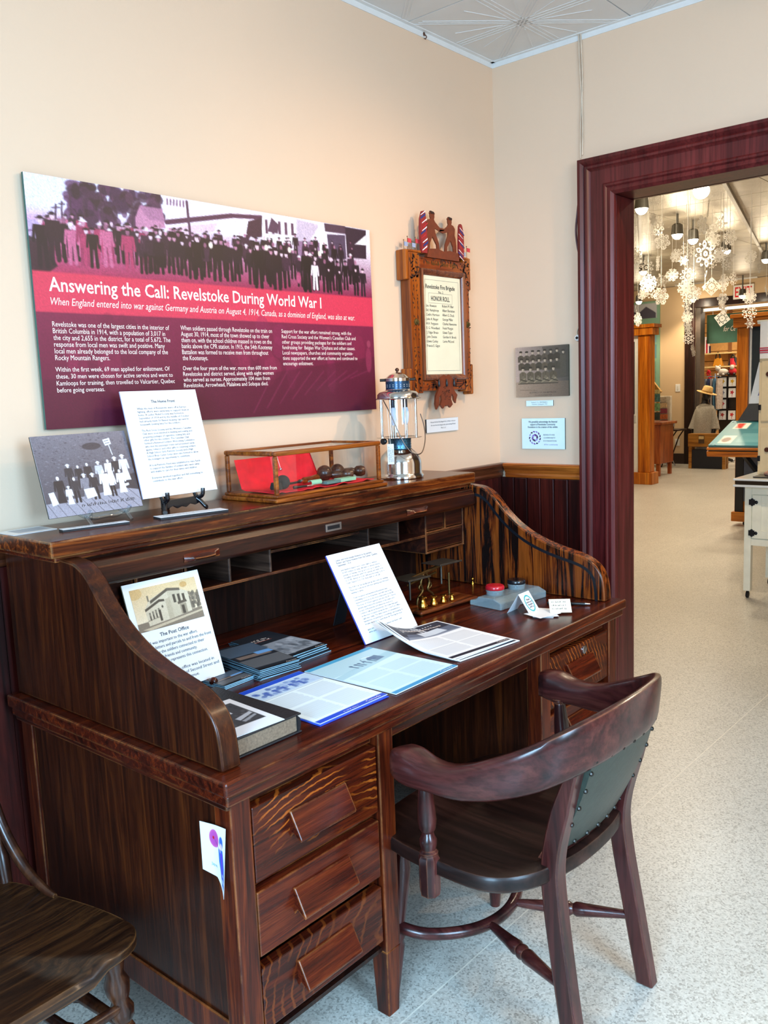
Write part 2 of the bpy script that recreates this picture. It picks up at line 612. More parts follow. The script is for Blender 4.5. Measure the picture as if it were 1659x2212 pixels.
floor_m, nt, p = newmat('speckled_linoleum')
v = mapping(nt, (1, 1, 1))
vo = nd(nt, 'ShaderNodeTexVoronoi'); vo.inputs['Scale'].default_value = 210
nt.links.new(v, vo.inputs['Vector'])
sp = ramp(nt, vo.outputs['Color'], [(0.12, lin('a09a90')), (0.42, lin('c6c0b4')), (0.85, lin('d6d0c4'))])
big = ramp(nt, noise(nt, v, 0.9, 3), [(0.3, (0.86, 0.86, 0.86, 1)), (0.7, (1, 1, 1, 1))])
nt.links.new(mixc(nt, 1.0, sp, big, 'MULTIPLY'), p.inputs['Base Color'])
p.inputs['Roughness'].default_value = 0.34
p.inputs['Specular IOR Level'].default_value = 0.45
seam_m = plain('floor_seam_weld', 'dcd4c4', 0.4)

# floor: linoleum sheets with welded seams
fl = struct(MB().box(-5.4, 16, -4.6, 7, -0.12, -0.0002).build('floor', seam_m))
ys = [-4.6, -2.70, -0.872, 0.96, 2.79, 4.62, 7.0]
xs = [-5.4, 5.2, 16]
for i in range(len(ys) - 1):
    for j in range(len(xs) - 1):
        MB().box(xs[j] + .002, xs[j + 1] - .002, ys[i] + .002, ys[i + 1] - .002, -0.004, 0).build('floor_sheet', floor_m, fl)

# walls of the desk room
struct(MB().box(-5.2, 0.0, 0, 0.15, 0, H1).build('wall_left', cream))
wb = MB()
wb.box(0, 0.14, YO - .10, 0.15, 0, H2).box(0, 0.14, -4.4, YR + .10, 0, H2).box(0, 0.14, YR + .10, YO - .10, ZO - .10, H2)
struct(wb.build('wall_right', cream))
# wall behind the camera and wall to its left, each with a window opening


def window_wall(name, axis, pos, th, a0, a1, wa0, wa1, wz0, wz1):
    m = MB()
    def bx(p0, p1, z0, z1):
        if axis == 'Y': m.box(p0, p1, pos, pos + th, z0, z1)
        else: m.box(pos, pos + th, p0, p1, z0, z1)
    bx(a0, wa0, 0, H1); bx(wa1, a1, 0, H1); bx(wa0, wa1, 0, wz0); bx(wa0, wa1, wz1, H1)
    return struct(m.build(name, cream))


window_wall('wall_back', 'Y', -4.4, 0.1, -5.2, 0, -3.45, -2.05, 0.85, 2.65)
window_wall('wall_side', 'X', -5.2, 0.1, -4.4, 0, -3.0, -1.6, 0.85, 2.65)
for nm, ax, pos, c in (('window_1', 'Y', -4.35, -2.75), ('window_2', 'X', -5.15, -2.3)):
    r = bpy.data.objects.new(nm, None); COL.objects.link(r); struct(r)
    m = MB(); g = MB()
    def bx(mb, p0, p1, z0, z1, t):
        if ax == 'Y': mb.box(c + p0, c + p1, pos - t, pos + t, z0, z1)
        else: mb.box(pos - t, pos + t, c + p0, c + p1, z0, z1)
    for p0, p1, z0, z1 in ((-.70, -.62, .85, 2.65), (.62, .70, .85, 2.65), (-.62, .62, .85, .93), (-.62, .62, 2.57, 2.65), (-.62, .62, 1.72, 1.78)):
        bx(m, p0, p1, z0, z1, .03)
    m.build('window_frame', brown, r, bevel=.004)
    bx(g, -.62, .62, .93, 1.72, .002); g.build('pane', glass('window_glass'), r)
    g = MB(); bx(g, -.62, .62, 1.78, 2.57, .002); g.build('pane', glass('window_glass'), r)

# ceiling: embossed 2 ft tiles
tile_m = plain('white_embossed_tile', 'd6d6d4', 0.55, var=0.03, scale=8)
joint_m = plain('ceiling_joint_grey', '8f9296', 0.7)
cl = struct(MB().box(-5.2, 0, -4.4, 0, H1 + .004, H1 + .12).build('ceiling', joint_m))
TS = 0.61
first = None
for i in range(8):
    for j in range(7):
        if first is None:
            m = MB().box(-TS + .0025, -.0025, -TS + .0025, -.0025, 0, .004)
            c = -TS / 2
            for q in (-1, 1):
                for a, b in (((c - .27, c - .27 * q), (c + .27, c + .27 * q)),):
                    for off in (-.018, 0, .018):
                        m.bar((a[0], a[1] + off, 0), (b[0], b[1] + off, 0), .006, .003)
            for off in (-.018, 0, .018):
                m.bar((c + off, c - .28, 0), (c + off, c + .28, 0), .006, .003)
                m.bar((c - .28, c + off, 0), (c + .28, c + off, 0), .006, .003)
            for k in range(8):
                t = k * math.pi / 4 + math.pi / 8
                m.bar((c + .07 * math.cos(t), c + .07 * math.sin(t), 0), (c + .25 * math.cos(t), c + .25 * math.sin(t), 0), .005, .003)
            o = m.build('ceiling_tile', tile_m, cl); first = o
        else:
            o = first.copy(); COL.objects.link(o)
        o.location = (.044 - i * TS, -j * TS, H1)
# white metal angle where ceiling meets walls
trimw = plain('white_metal_angle', 'dcdbd8', 0.45, var=.03)
struct(MB().box(-5.1, 0, -.018, 0, H1 - .003, H1).box(-5.1, 0, -.003, 0, H1 - .022, H1).build('trim_1', trimw))
struct(MB().box(-.018, 0, -4.3, -.003, H1 - .003, H1).box(-.003, 0, -4.3, -.003, H1 - .022, H1).build('trim_2', trimw))

# door casing: moulded profile swept round the opening, mitred
prof = [(0, 0), (0, .034), (.012, .037), (.020, .030), (.024, .026), (.030, .031), (.038, .031), (.043, .024), (.050, .020), (.100, .020), (.106, .025),
        (.113, .026), (.118, .020), (.126, .023), (.133, .025), (.139, .020), (.145, .016), (.145, 0)]
rows = []
for t, d in prof:
    rows.append([(-d, YO - t, 0), (-d, YO - t, ZO - t), (-d, YR + t, ZO - t), (-d, YR + t, 0)])
dr = bpy.data.objects.new('door_1', None); COL.objects.link(dr); struct(dr)
MB().grid(rows).build('casing', brown, dr, smooth=25)
JY, JZ = YO - CW, ZO - CW
MB().box(0.0, .14, JY - .001, YO - .09, 0, JZ).box(0, .14, YR + CW + .001, YR + .09, 0, JZ).build('jamb', brown, dr, bevel=.003)
MB().box(0.0, .14, YR + .09, YO - .09, JZ + .001, ZO - .09).build('door_head', brown, dr, bevel=.003)
rows2 = [[(.14 + d, YO - t, 0), (.14 + d, YO - t, ZO - t), (.14 + d, YR + t, ZO - t), (.14 + d, YR + t, 0)] for t, d in prof]
MB().grid(rows2).build('casing', brown, dr, smooth=25)

# wainscot boards and chair rails
def chair_rail(name, mat, axis, a0, a1, z0=1.077, z1=1.138):
    pr = [(0, z0), (.012, z0), (.016, z0 + .010), (.014, z0 + .018), (.024, z0 + .034), (.030, z0 + .046), (.034, z0 + .050), (.034, z1 - .003), (.030, z1), (0, z1)]
    m = MB()
    if axis == 'Y': m.prism([(-d, z) for d, z in pr], 'Y', a0, a1)
    else: m.prism([(-d, z) for d, z in pr], 'X', a0, a1)
    return struct(m.build(name, mat, smooth=35))


chair_rail('trim_3', orange_oak, 'Y', YO + .001, -.034)
chair_rail('trim_4', dark_rail, 'X', -5.1, -.001)
wr = struct(MB().box(-.004, 0, YO + .001, 0, 0, 1.077).build('wainscot_right', wains))
n = 6
bw = (abs(YO) - .012) / n
for k in range(n):
    y1 = -.012 - k * bw
    MB().box(-.014, -.004, y1 - bw + .0015, y1 - .0015, .14, 1.076).build('board', wains, wr, bevel=.003)
MB().box(-.022, 0, YO + .001, -.012, 0, .14).build('skirting', wains, wr, bevel=.004)
wl = struct(MB().box(-5.1, -.015, -.004, 0, 0, 1.077).build('wainscot_left', wains))
for k in range(80):
    x1 = -.016 - k * .0636
    MB().box(x1 - .0621, x1, -.014, -.004, .14, 1.076).build('board', wains, wl)
MB().box(-5.1, -.016, -.022, 0, 0, .14).build('skirting', wains, wl, bevel=.004)

# cables beside the casing, wall clip and ceiling hook
def cable(name, pts, r, mat, label):
    P = [U(*q, X=-.006) for q in pts]
    sm = []
    for i in range(len(P) - 1):
        p0, p1, p2, p3 = P[max(i - 1, 0)], P[i], P[i + 1], P[min(i + 2, len(P) - 1)]
        for k in range(6):
            t = k / 6
            sm.append(0.5 * ((2 * p1) + (p2 - p0) * t + (2 * p0 - 5 * p1 + 4 * p2 - p3) * t * t + (3 * p1 - p0 - 3 * p2 + p3) * t ** 3))
    sm.append(P[-1])
    return tag(MB().tube(sm, r, 6).build(name, mat, smooth=60), label, 'cable')


wire_c = plain('cream_cable', 'cdb9a2', .5); wire_b = plain('brown_cable', '52201f', .5)
cable('wall_cable', [(1250, 70), (1252, 140), (1256, 210), (1254, 280), (1254, 343)], .003, wire_c, 'thin cream cable dropping from the ceiling, nearer the room corner')
cable('wall_cable', [(1254, 70), (1258, 150), (1258, 230), (1259, 290), (1258, 335)], .003, wire_c, 'thin cream cable dropping from the ceiling, nearer the door casing')
cable('wall_cable', [(1253, 356), (1251, 420), (1248, 452), (1244, 495), (1247, 530), (1254, 560)], .004, wire_b, 'brown painted cable bulging away from the door casing')
cl_ = thing('wall_clip', 'small white looped bracket with a black hole beside the door casing', 'bracket', U(1250, 716, X=-.004))
P0 = U(1249, 730, X=-.008)
MB().lathe([(.012, 0), (.014, .004), (.012, .012), (.006, .016)], P0 + Vector((.004, 0, 0)), 16, (-1, 0, 0)).build('clip_body', whitew, cl_, smooth=40)
MB().lathe([(.0055, 0), (.0055, .002)], P0 + Vector((-.0122, -.001, 0)), 12, (-1, 0, 0)).build('clip_hole', plain('black_hole', '0b0b0b', .8), cl_)
MB().tube([U(1247, 728, X=-.01), U(1246, 716, X=-.012), U(1250, 704, X=-.012), U(1254, 698, X=-.008)], .0035, 6).build('clip_arm', plain('cream_wire', 'd8c4a8', .5), cl_, smooth=60)
hk = thing('ceiling_hook', 'tiny brown hook on the wall just below the ceiling', 'hook', U(915, 77, Y=-.002))
MB().lathe([(.007, 0), (.007, .003), (.003, .005)], U(915, 74, Y=-.0005), 10, (0, -1, 0)).build('hook_plate', plain('hook_brass', '6a4a3a', .4, .6), hk, smooth=40)
a = U(915, 76, Y=-.004)
MB().tube([a, a + Vector((0, -.010, -.003)), a + Vector((0, -.014, -.010)), a + Vector((0, -.008, -.016)), a + Vector((0, -.003, -.012))], .0022, 6).build('hook_bend', MATS['hook_brass'], hk, smooth=60)

# track lamps of this room (the spot lights above shine from them)
black_m = plain('black_satin', '151515', .4, var=.1)
tr = thing('track_light', 'black ceiling track with two lamp heads near the doorway', 'track light', (-.4, -1.48, H1))
MB().bar((-.20, -1.385, H1 - .012), (-.90, -1.81, H1 - .012), .035, .02).build('track', black_m, tr)
for p, t in (((-.32, -1.46, 2.60), (-.75, 0, 1.1)), ((-.78, -1.74, 2.60), (-1.75, 0, 1.25))):
    p = Vector(p); d = (Vector(t) - p).normalized()
    MB().lathe([(.035, -.02), (.036, .0), (.026, .0), (.026, -.01), (.028, -.08), (.012, -.10)][::-1], p - d * .03, 16, d).build('lamp_head', black_m, tr, smooth=40)
    MB().cyl((p.x - d.x * .08, p.y - d.y * .08, p.z + .03), (p.x - d.x * .08, p.y - d.y * .08, H1 - .02), .006, n=8).build('lamp_stem', black_m, tr)
# unseen globe added behind the camera as the body of the wall fill light
gl_ = thing('added_fill_globe', 'unseen glowing globe on a short stem, added behind the viewer to brighten the walls', 'lamp', (-1.15, -2.9, H1))
MB().cyl((-1.15, -2.9, 2.62), (-1.15, -2.9, H1), .012, n=10).lathe([(.06, 0), (.06, .02)], (-1.15, -2.9, H1 - .02), 16).build('stem', black_m, gl_)
MB().ball((-1.15, -2.9, 2.52), .11, 10).build('globe', emit('added_fill_glow', 'ffe8cc', 3.0), gl_, smooth=60)
# ================================================================== roll-top desk
WEAR = 'b5703a'
DK, MD, LT = '1d0805', '3d140a', '5e2611'
wx = wood('oak_dark_along', '240904', '451408', '62240c', 'X', 2.6, 0.26, WEAR, coat=.10)
wy = wood('oak_dark_deep', DK, MD, LT, 'Y', 2.2, 0.28, WEAR, coat=.10)
wz = wood('oak_dark_upright', '2a0c05', '4e1909', '6e2c0e', 'Z', 2.4, 0.30, WEAR, coat=.10)
wtop = wood('oak_worn_edge', '230b05', '4e1f0b', '8a4418', 'X', 2.4, 0.24, 'd79a5a', coat=.10)
wsid = wood('oak_striped_side', '1c0904', '361407', '54260c', 'Z', 2.4, 0.30, WEAR, coat=.10, lo=.32, hi=.72)
wzeb = wood('oak_black_flame', '120705', '5a230a', '7e3c12', 'Z', 1.7, 0.25, WEAR, coat=.10, lo=.44, hi=.56, dist=2.2)
wdrw = wood('oak_drawer_flake', '2c0b05', '4a1607', '62240b', 'X', 2.4, 0.26, None, coat=.10, rings=((1.95, .84, -.56), (1, .4, 1.5), 20, 'a8551a'))
wdrw2 = wood('oak_drawer_plain', '340d07', '4e1709', '64250e', 'X', 2.8, 0.26, WEAR, coat=.10)
wdrw3 = wood('oak_drawer_curl', '2c0b05', '4b1708', '62260b', 'X', 2.4, 0.26, None, coat=.10, rings=((2.1, .84, -.36), (1.2, .4, 1.6), 15, '6c3211'))
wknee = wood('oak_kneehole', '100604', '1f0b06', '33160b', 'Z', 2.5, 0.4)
wpig = wood('oak_pigeonhole', '180806', '30120a', '4a2010', 'X', 1.2, 0.38, WEAR)
wpigd = wood('oak_pigeonhole_grey', '1d100c', '3e2a20', '5a4032', 'Y', 1.2, 0.5)
steel = plain('bright_steel', 'b8bcc4', .25, 1.0, .05)
slot_m = plain('tambour_slot_black', '0a0d14', .35, var=.2)

XL, XR, YF, ZT = -2.262, -0.602, -0.869, 0.765
desk = thing('rolltop_desk', 'large dark oak roll-top desk standing open against the cream wall', 'desk', ((XL + XR) / 2, -.45, 0))
# writing surface and its under-rail
MB().box(XL, XR, YF, -.03, .735, ZT).build('writing_surface', wx, desk, bevel=.005)
MB().box(XL + .008, XR - .008, YF + .008, -.035, .712, .735).build('surface_rail', wx, desk, bevel=.004)
# top shelf
MB().box(-2.258, -.633, -.307, -.03, 1.128, 1.166).build('top_board', wtop, desk, bevel=.005)
MB().box(-2.245, -.645, -.296, -.035, 1.116, 1.128).build('top_moulding', wx, desk, bevel=.003)
# curved sides
curve = [(-.305, 1.124), (-.352, 1.119), (-.385, 1.105), (-.410, 1.085), (-.441, 1.050), (-.475, 1.018), (-.515, .988), (-.562, .962), (-.620, .940), (-.680, .924), (-.735, .911),
         (-.772, .897), (-.800, .876), (-.818, .848), (-.826, .812), (-.830, .766)]
sp = []
for i in range(len(curve) - 1):
    p0, p1, p2, p3 = (Vector(curve[max(0, min(len(curve) - 1, i + q))]) for q in (-1, 0, 1, 2))
    for k in range(3):
        t = k / 3
        sp.append(tuple(0.5 * ((2 * p1) + (p2 - p0) * t + (2 * p0 - 5 * p1 + 4 * p2 - p3) * t * t + (3 * p1 - p0 - 3 * p2 + p3) * t ** 3)))
sp.append(curve[-1])
side = [(-.04, .766), (-.04, 1.124)] + sp
for x0, x1, m in ((-2.235, -2.190, wsid), (-.675, -.630, wzeb)):
    MB().prism(side, 'X', x0, x1).build('curved_side', m, desk, bevel=.004, smooth=40)
# slot in which the roll shutter runs, on the inner faces
def inset(pts, d):
    out = []
    for i, p in enumerate(pts):
        a = Vector(pts[max(i - 1, 0)]); b = Vector(pts[min(i + 1, len(pts) - 1)])
        t = (b - a).normalized(); n = Vector((-t.y, t.x))      # towards the inside of the panel
        if n.y > 0 and i < len(pts) // 2: n = -n
        out.append((p[0] + n.x * d, p[1] + n.y * d))
    return out


def slot(x):
    a = []; b = []
    for i, p in enumerate(sp[2:]):
        pts = sp[2:]
        q0 = Vector(pts[max(i - 1, 0)]); q1 = Vector(pts[min(i + 1, len(pts) - 1)])
        t = (q1 - q0).normalized(); n = Vector((-t[1], t[0]))
        if n.x < 0 or (abs(n.x) < .01 and n.y > 0): n = -n
        if n.y > 0 and abs(n.y) > abs(n.x): n = -n
        a.append((x, p[0] + n.x * .026, p[1] + n.y * .026)); b.append((x, p[0] + n.x * .036, p[1] + n.y * .036))
    return MB().grid([a, b])


slot(-.6757).build('shutter_slot', slot_m, desk)
slot(-2.1893).build('shutter_slot', slot_m, desk)
# rolled-up shutter: its bottom rail hangs under the top
rail = MB().prism([(-.296, 1.052), (-.326, 1.050), (-.334, 1.060), (-.332, 1.096), (-.322, 1.110), (-.296, 1.112)], 'X', -2.188, -.677)
wsh = wood('oak_shutter_dark', '160704', '2c0f07', '421a0b', 'X', 2.6, 0.32, WEAR, coat=.08)
tam = rail.build('shutter_rail', wsh, desk, bevel=.003)
MB().prism([(-.270, 1.040), (-.296, 1.044), (-.300, 1.054), (-.270, 1.056)], 'X', -2.188, -.677).build('shutter_lip', wpig, desk, bevel=.002)
for x in (-1.875, -1.005):
    rows = []
    for i in range(13):
        t = i / 12; c = math.sin(math.pi * t)
        xx = x - .055 + .11 * t
        rows.append([(xx, -.331, 1.073), (xx, -.334 - .016 * c, 1.066 + .004 * c), (xx, -.336 - .020 * c, 1.074), (xx, -.334 - .010 * c, 1.083), (xx, -.331, 1.088)])
    MB().grid(rows).build('finger_pull', wx, tam, smooth=60)
m = MB().box(-1.432, -1.366, -.3345, -.333, 1.068, 1.090)
pl = m.build('lock_plate', steel, tam)
MB().box(-1.424, -1.374, -.3355, -.3345, 1.0735, 1.0845).build('lock_slot', slot_m, pl)
# pigeonhole unit
ZB, PF, PB = .968, -.282, -.055
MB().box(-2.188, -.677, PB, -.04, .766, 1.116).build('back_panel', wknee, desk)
MB().box(-1.885, -.900, PF, PB, ZB, ZB + .008).build('pigeonhole_shelf', wpig, desk, bevel=.002)
MB().box(-2.188, -.677, PF + .01, PB, 1.104, 1.114).build('pigeonhole_roof', wpig, desk)
for x in (-1.748, -1.603, -1.190, -1.043):
    MB().box(x - .004, x + .004, PF, PB, ZB + .008, 1.104).build('divider', wpigd, desk, bevel=.002)
MB().box(-1.599, -1.194, PF + .035, PB, 1.022, 1.029).build('letter_shelf', wpig, desk)
for x0, x1 in ((-2.188, -1.885), (-.900, -.677)):
    MB().box(x0, x0 + .007, PF, PB, .908, 1.104).build('divider', wpig, desk, bevel=.002)
    MB().box(x1 - .007, x1, PF, PB, .908, 1.104).build('divider', wpig, desk, bevel=.002)
    MB().box(x0 + .007, x1 - .007, PF, PB, .908, .915).build('drawer_shelf', wpig, desk, bevel=.002)
    MB().box(x0 + .007, x1 - .007, PF, PB, .978, .984).build('drawer_shelf', wpig, desk, bevel=.002)
    xm = (x0 + x1) / 2
    MB().box(xm - .003, xm + .003, PF, PB, .984, 1.104).build('divider', wpig, desk)
    for a, b, z0, z1 in ((x0 + .009, xm - .005, .986, 1.056), (xm + .005, x1 - .009, .986, 1.056), (x0 + .009, x1 - .009, .917, .976)):
        MB().box(a, b, PF + .004, PB - .01, z0, z1).build('small_drawer', wsh, desk, bevel=.003)
# pedestals: corner posts run down to the floor as legs
def pedestal(x0, x1, lock):
    for a, b in ((x0, x0 + .05), (x1 - .05, x1)):
        for c, d in ((-.845, -.795), (-.09, -.04)):
            m = MB(); za = .17
            m.box(a, b, c, d, za, .712)
            t = .006
            m.add([(a, c, za), (b, c, za), (b, d, za), (a, d, za), (a + t, c + t, 0), (b - t, c + t, 0), (b - t, d - t, 0), (a + t, d - t, 0)],
                  [(3, 2, 1, 0), (4, 5, 6, 7), (0, 1, 5, 4), (1, 2, 6, 5), (2, 3, 7, 6), (3, 0, 4, 7)])
            m.build('leg_post', wz, desk, bevel=.003)
    for x in (x0, x1):
        o = .008 if x == x0 else -.008
        MB().box(x + o, x + o * 2.2, -.795, -.09, .17, .712).build('side_panel', wsid, desk)
        MB().box(x + o * .2, x + o * .98, -.795, -.09, .17, .235).build('side_rail', wz, desk, bevel=.003)
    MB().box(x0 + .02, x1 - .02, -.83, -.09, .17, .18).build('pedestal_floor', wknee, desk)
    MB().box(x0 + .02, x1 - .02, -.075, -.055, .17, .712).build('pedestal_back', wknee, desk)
    mats = [wdrw, wdrw2, wdrw3]
    zs = [(.523, .680), (.366, .503), (.205, .341)]
    MB().box(x0 + .05, x1 - .05, -.822, -.79, .680, .712).build('drawer_rail', wx, desk, bevel=.003)
    for k, (z0, z1) in enumerate(zs):
        dw = MB().box(x0 + .0545, x1 - .0545, -.841, -.815, z0 - .002, z1 - .002).build('drawer', mats[k], desk, bevel=.003)
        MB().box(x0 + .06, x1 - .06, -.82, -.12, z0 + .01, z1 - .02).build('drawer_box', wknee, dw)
        MB().box(x0 + .05, x1 - .05, -.818, -.79, z0 - .022, z0 - .001).build('drawer_rail', wx, desk, bevel=.003)
        xc = (x0 + x1) / 2 - .005; zc = (z0 + z1) / 2 + .002; hw = .082
        h = MB().add([(xc - hw, -.841, zc + .030), (xc + hw, -.841, zc + .030), (xc + hw, -.841, zc - .028), (xc - hw, -.841, zc - .028),
                      (xc - hw, -.845, zc + .030), (xc + hw, -.845, zc + .030), (xc + hw, -.874, zc - .024), (xc - hw, -.874, zc - .024),
                      (xc + hw, -.872, zc - .030), (xc - hw, -.872, zc - .030), (xc + hw, -.850, zc - .016), (xc - hw, -.850, zc - .016)],
                     [(0, 1, 5, 4), (4, 5, 6, 7), (7, 6, 8, 9), (9, 8, 10, 11), (11, 10, 2, 3), (0, 4, 7, 9, 11, 3), (1, 2, 10, 8, 6, 5)])
        h.build('drawer_pull', wdrw2, dw, bevel=.002)
        if lock and k == 0:
            MB().lathe([(.013, 0), (.013, .003), (.010, .004)], (xc + .03, -.841, z1 - .028), 18, (0, -1, 0)).build('lock', steel, dw, smooth=40)


pedestal(-2.236, -1.762, False)
pedestal(-1.102, -.628, True)
MB().box(-1.762, -1.102, -.16, -.14, .12, .712).build('kneehole_panel', wknee, desk)
MB().box(-1.762, -1.102, -.80, -.775, .655, .712).build('kneehole_rail', wx, desk, bevel=.003)
# moulding along the left edge and chipped corner block
MB().box(-2.248, -2.236, -.85, -.04, .700, .714).build('edge_moulding', wy, desk, bevel=.003)

# ================================================================== office armchair
chm = wood('armchair_mahogany', '241010', '421b1a', '562a24', 'Y', .8, .28, '9a5c40', coat=.35)
chz = wood('armchair_mahogany_upright', '261111', '461d1b', '5a2c26', 'Z', .8, .28, '9a5c40', coat=.35)
seat_m = wood('armchair_seat_dark', '120807', '22110d', '38201a', 'Y', .7, .40, '5a3524', coat=.15)
leather = plain('dark_green_leather', '2b332c', .38, var=.18, scale=60, bmp=.25)
nail_m = plain('upholstery_nail', '2c2824', .35, .7)
CX, CY = -1.5, -1.0
ac = thing('armchair', 'dark wooden office armchair with green leather back pulled up to the desk', 'chair', (CX, CY, 0))


def catmull(P, n=5):
    P = [Vector(p) for p in P]; out = []
    for i in range(len(P) - 1):
        p0, p1, p2, p3 = P[max(i - 1, 0)], P[i], P[i + 1], P[min(i + 2, len(P) - 1)]
        for k in range(n):
            t = k / n
            out.append(0.5 * ((2 * p1) + (p2 - p0) * t + (2 * p0 - 5 * p1 + 4 * p2 - p3) * t * t + (3 * p1 - p0 - 3 * p2 + p3) * t ** 3))
    out.append(P[-1])
    return out


# seat: D-shaped, dished
half = [(.0, .26), (.15, .255), (.245, .225), (.285, .15), (.300, .04), (.302, -.07), (.282, -.135), (.232, -.180), (.165, -.205), (.08, -.222), (0, -.226)]
half = [tuple(p) for p in catmull([(x, y, 0) for x, y in half], 3)]
outl = [(x, y) for x, y, _ in half] + [(-x, y) for x, y, _ in half[-2:0:-1]]
rings = []
for s, z in ((.0, .428), (.35, .429), (.62, .434), (.82, .443), (.93, .4475), (.985, .446), (1.0, .440), (1.0, .416), (.97, .408), (.5, .408)):
    rings.append([(CX + x * s, CY + y * s, z) for x, y in outl])
MB().grid(rings, True).build('seat', seat_m, ac, smooth=40)
# arm and crest rail: one bent band, tall at the back, paddle ends at the front
plan = [(-.300, .105, .655, .030, .020), (-.308, .085, .658, .036, .036), (-.312, .050, .656, .040, .038), (-.312, .0, .650, .032, .034), (-.308, -.06, .650, .036, .026), (-.292, -.13, .668, .046, .019),
        (-.262, -.205, .697, .053, .016), (-.208, -.262, .726, .057, .014), (-.11, -.298, .744, .058, .013), (0, -.308, .749, .058, .012)]
full = plan + [(-x, y, z, h, t) for x, y, z, h, t in plan[-2::-1]]
cp = catmull([(x, y, z) for x, y, z, _, _ in full], 4)
cw = catmull([(h, t, 0) for _, _, _, h, t in full], 4)
rows = []
for i, p in enumerate(cp):
    d = (cp[min(i + 1, len(cp) - 1)] - cp[max(i - 1, 0)]); d.z = 0; d.normalize()
    nrm = Vector((d.y, -d.x, 0))
    h, t = cw[i].x, cw[i].y
    ring = []
    e = 0.55
    for k in range(16):
        a = 2 * math.pi * k / 16
        ca, sa = math.cos(a), math.sin(a)
        u = math.copysign(abs(ca) ** e, ca) * t; vv = math.copysign(abs(sa) ** e, sa) * h
        lean = -.10 * vv * (1 if h > .04 else 0)
        q = p + nrm * u + Vector((0, 0, vv)) + Vector((0, lean, 0))
        ring.append((q.x + CX, q.y + CY, q.z))
    rows.append(ring)
b = MB().grid(rows, True)
nn = len(rows)
b.f.append(tuple(range(16))); b.f.append(tuple((nn - 1) * 16 + k for k in range(16))[::-1])
b.build('arm_rail', chm, ac, smooth=50)
# back stiles continue as rear legs
for s in (-1, 1):
    pts = catmull([(.175 * s, -.262, 0), (.170 * s, -.232, .18), (.162 * s, -.204, .36), (.160 * s, -.200, .46), (.166 * s, -.228, .58), (.174 * s, -.268, .700)], 5)
    m = MB(); rows = []
    for p in pts:
        wd = .020 if p.z > .3 else .017 + .003 * p.z / .3
        dp = .021 if p.z < .58 else .021 - .009 * (p.z - .58) / .11
        rows.append([(CX + p.x + a * wd, CY + p.y + bb * dp, p.z) for a, bb in ((-1, -1), (1, -1), (1, 1), (-1, 1))])
    m.grid(rows, True); k = len(rows)
    m.f.append((3, 2, 1, 0)); m.f.append(tuple((k - 1) * 4 + q for q in range(4)))
    m.build('rear_leg', chz, ac, bevel=.004, smooth=30)
    MB().turned((CX + .225 * s, CY + .215, 0), (CX + .20 * s, CY + .19, .41), [(.014, 0), (.017, .1), (.021, .3), (.017, .33), (.023, .37), (.017, .41), (.022, .6), (.025, .8), (.018, .88), (.024, .93), (.018, 1)]).build('front_leg', chz, ac, smooth=50)
    # arm post: squared drop below the seat, turned above
    ax, ay = CX + .300 * s, CY + .030
    post = MB().turned((ax, ay, .455), (ax - .006 * s, ay + .01, .640), [(.020, 0), (.021, .03), (.016, .06), (.019, .12), (.020, .18), (.015, .23), (.013, .27), (.019, .32), (.021, .42), (.019, .6), (.015, .84), (.013, .88), (.021, .91), (.021, .95), (.013, .98), (.016, 1)], 16)
    pp = post.build('arm_post', chz, ac, smooth=45)
    oc = [(.022, .010), (.010, .022), (-.010, .022), (-.022, .010), (-.022, -.010), (-.010, -.022), (.010, -.022), (.022, -.010)]
    MB().grid([[(ax + a * q, ay + c * q, z) for a, c in oc] for q, z in ((.2, .355), (.9, .362), (1, .375), (1, .448), (.8, .456), (.2, .457))], True).build('post_block', chz, ac, smooth=30)
# leather back pad between the stiles
def bk(x, z, off):
    y = -.285 + (x / .18) ** 2 * .024
    zz = (z - .46) / .24
    y += (.072 - .130 * zz + .035 * zz * zz)
    return (CX + x, CY + y + off, z)


fr = [[bk(-.152 + .304 * i / 12, .468 + .235 * j / 8, 0) for i in range(13)] for j in range(9)]
MB().sheet(fr, .016, (0, -1, 0)).build('back_pad', leather, ac, smooth=40)
nm = MB().ball((0, 0, 0), .0055, 4)
nail0 = None
for i in range(7):
    for e in range(3):
        if e == 0: q = bk(-.144 + .048 * i, .696, .0)
        elif e == 1: q = bk(-.144 + .048 * i, .476, .0)
        else:
            if i > 4: continue
            q = bk(-.148, .50 + .042 * i, 0)
        for side_ in ((0,) if e < 2 else (0, 1)):
            qq = Vector(q)
            if side_: qq.x = 2 * CX - qq.x
            if nail0 is None:
                nail0 = nm.build('upholstery_nail', nail_m, ac); o = nail0
            else:
                o = nail0.copy(); COL.objects.link(o)
            o.location = qq + Vector((0, -.0005, 0))
MB().sheet([[bk(-.16 + .32 * i / 12, z, .004) for i in range(13)] for z in (.448, .470)], .022, (0, -1, 0)).build('back_lower_rail', chm, ac, smooth=40)
# hoop stretcher and spindles
hp = catmull([(-.222, .205, .175), (-.19, .13, .165), (-.10, .060, .158), (0, .038, .155), (.10, .060, .158), (.19, .13, .165), (.222, .205, .175)], 5)
MB().tube([(CX + p.x, CY + p.y, p.z) for p in hp], .0145, 12).build('hoop_stretcher', chm, ac, smooth=60)
for s in (-1, 1):
    MB().turned((CX + .055 * s, CY + .043, .157), (CX + .168 * s, CY - .228, .170), [(.007, 0), (.011, .08), (.015, .30), (.018, .40), (.013, .43), (.018, .46), (.018, .48), (.013, .51), (.018, .54), (.016, .62), (.010, .97), (.009, 1)], 14).build('spindle', chm, ac, smooth=50)

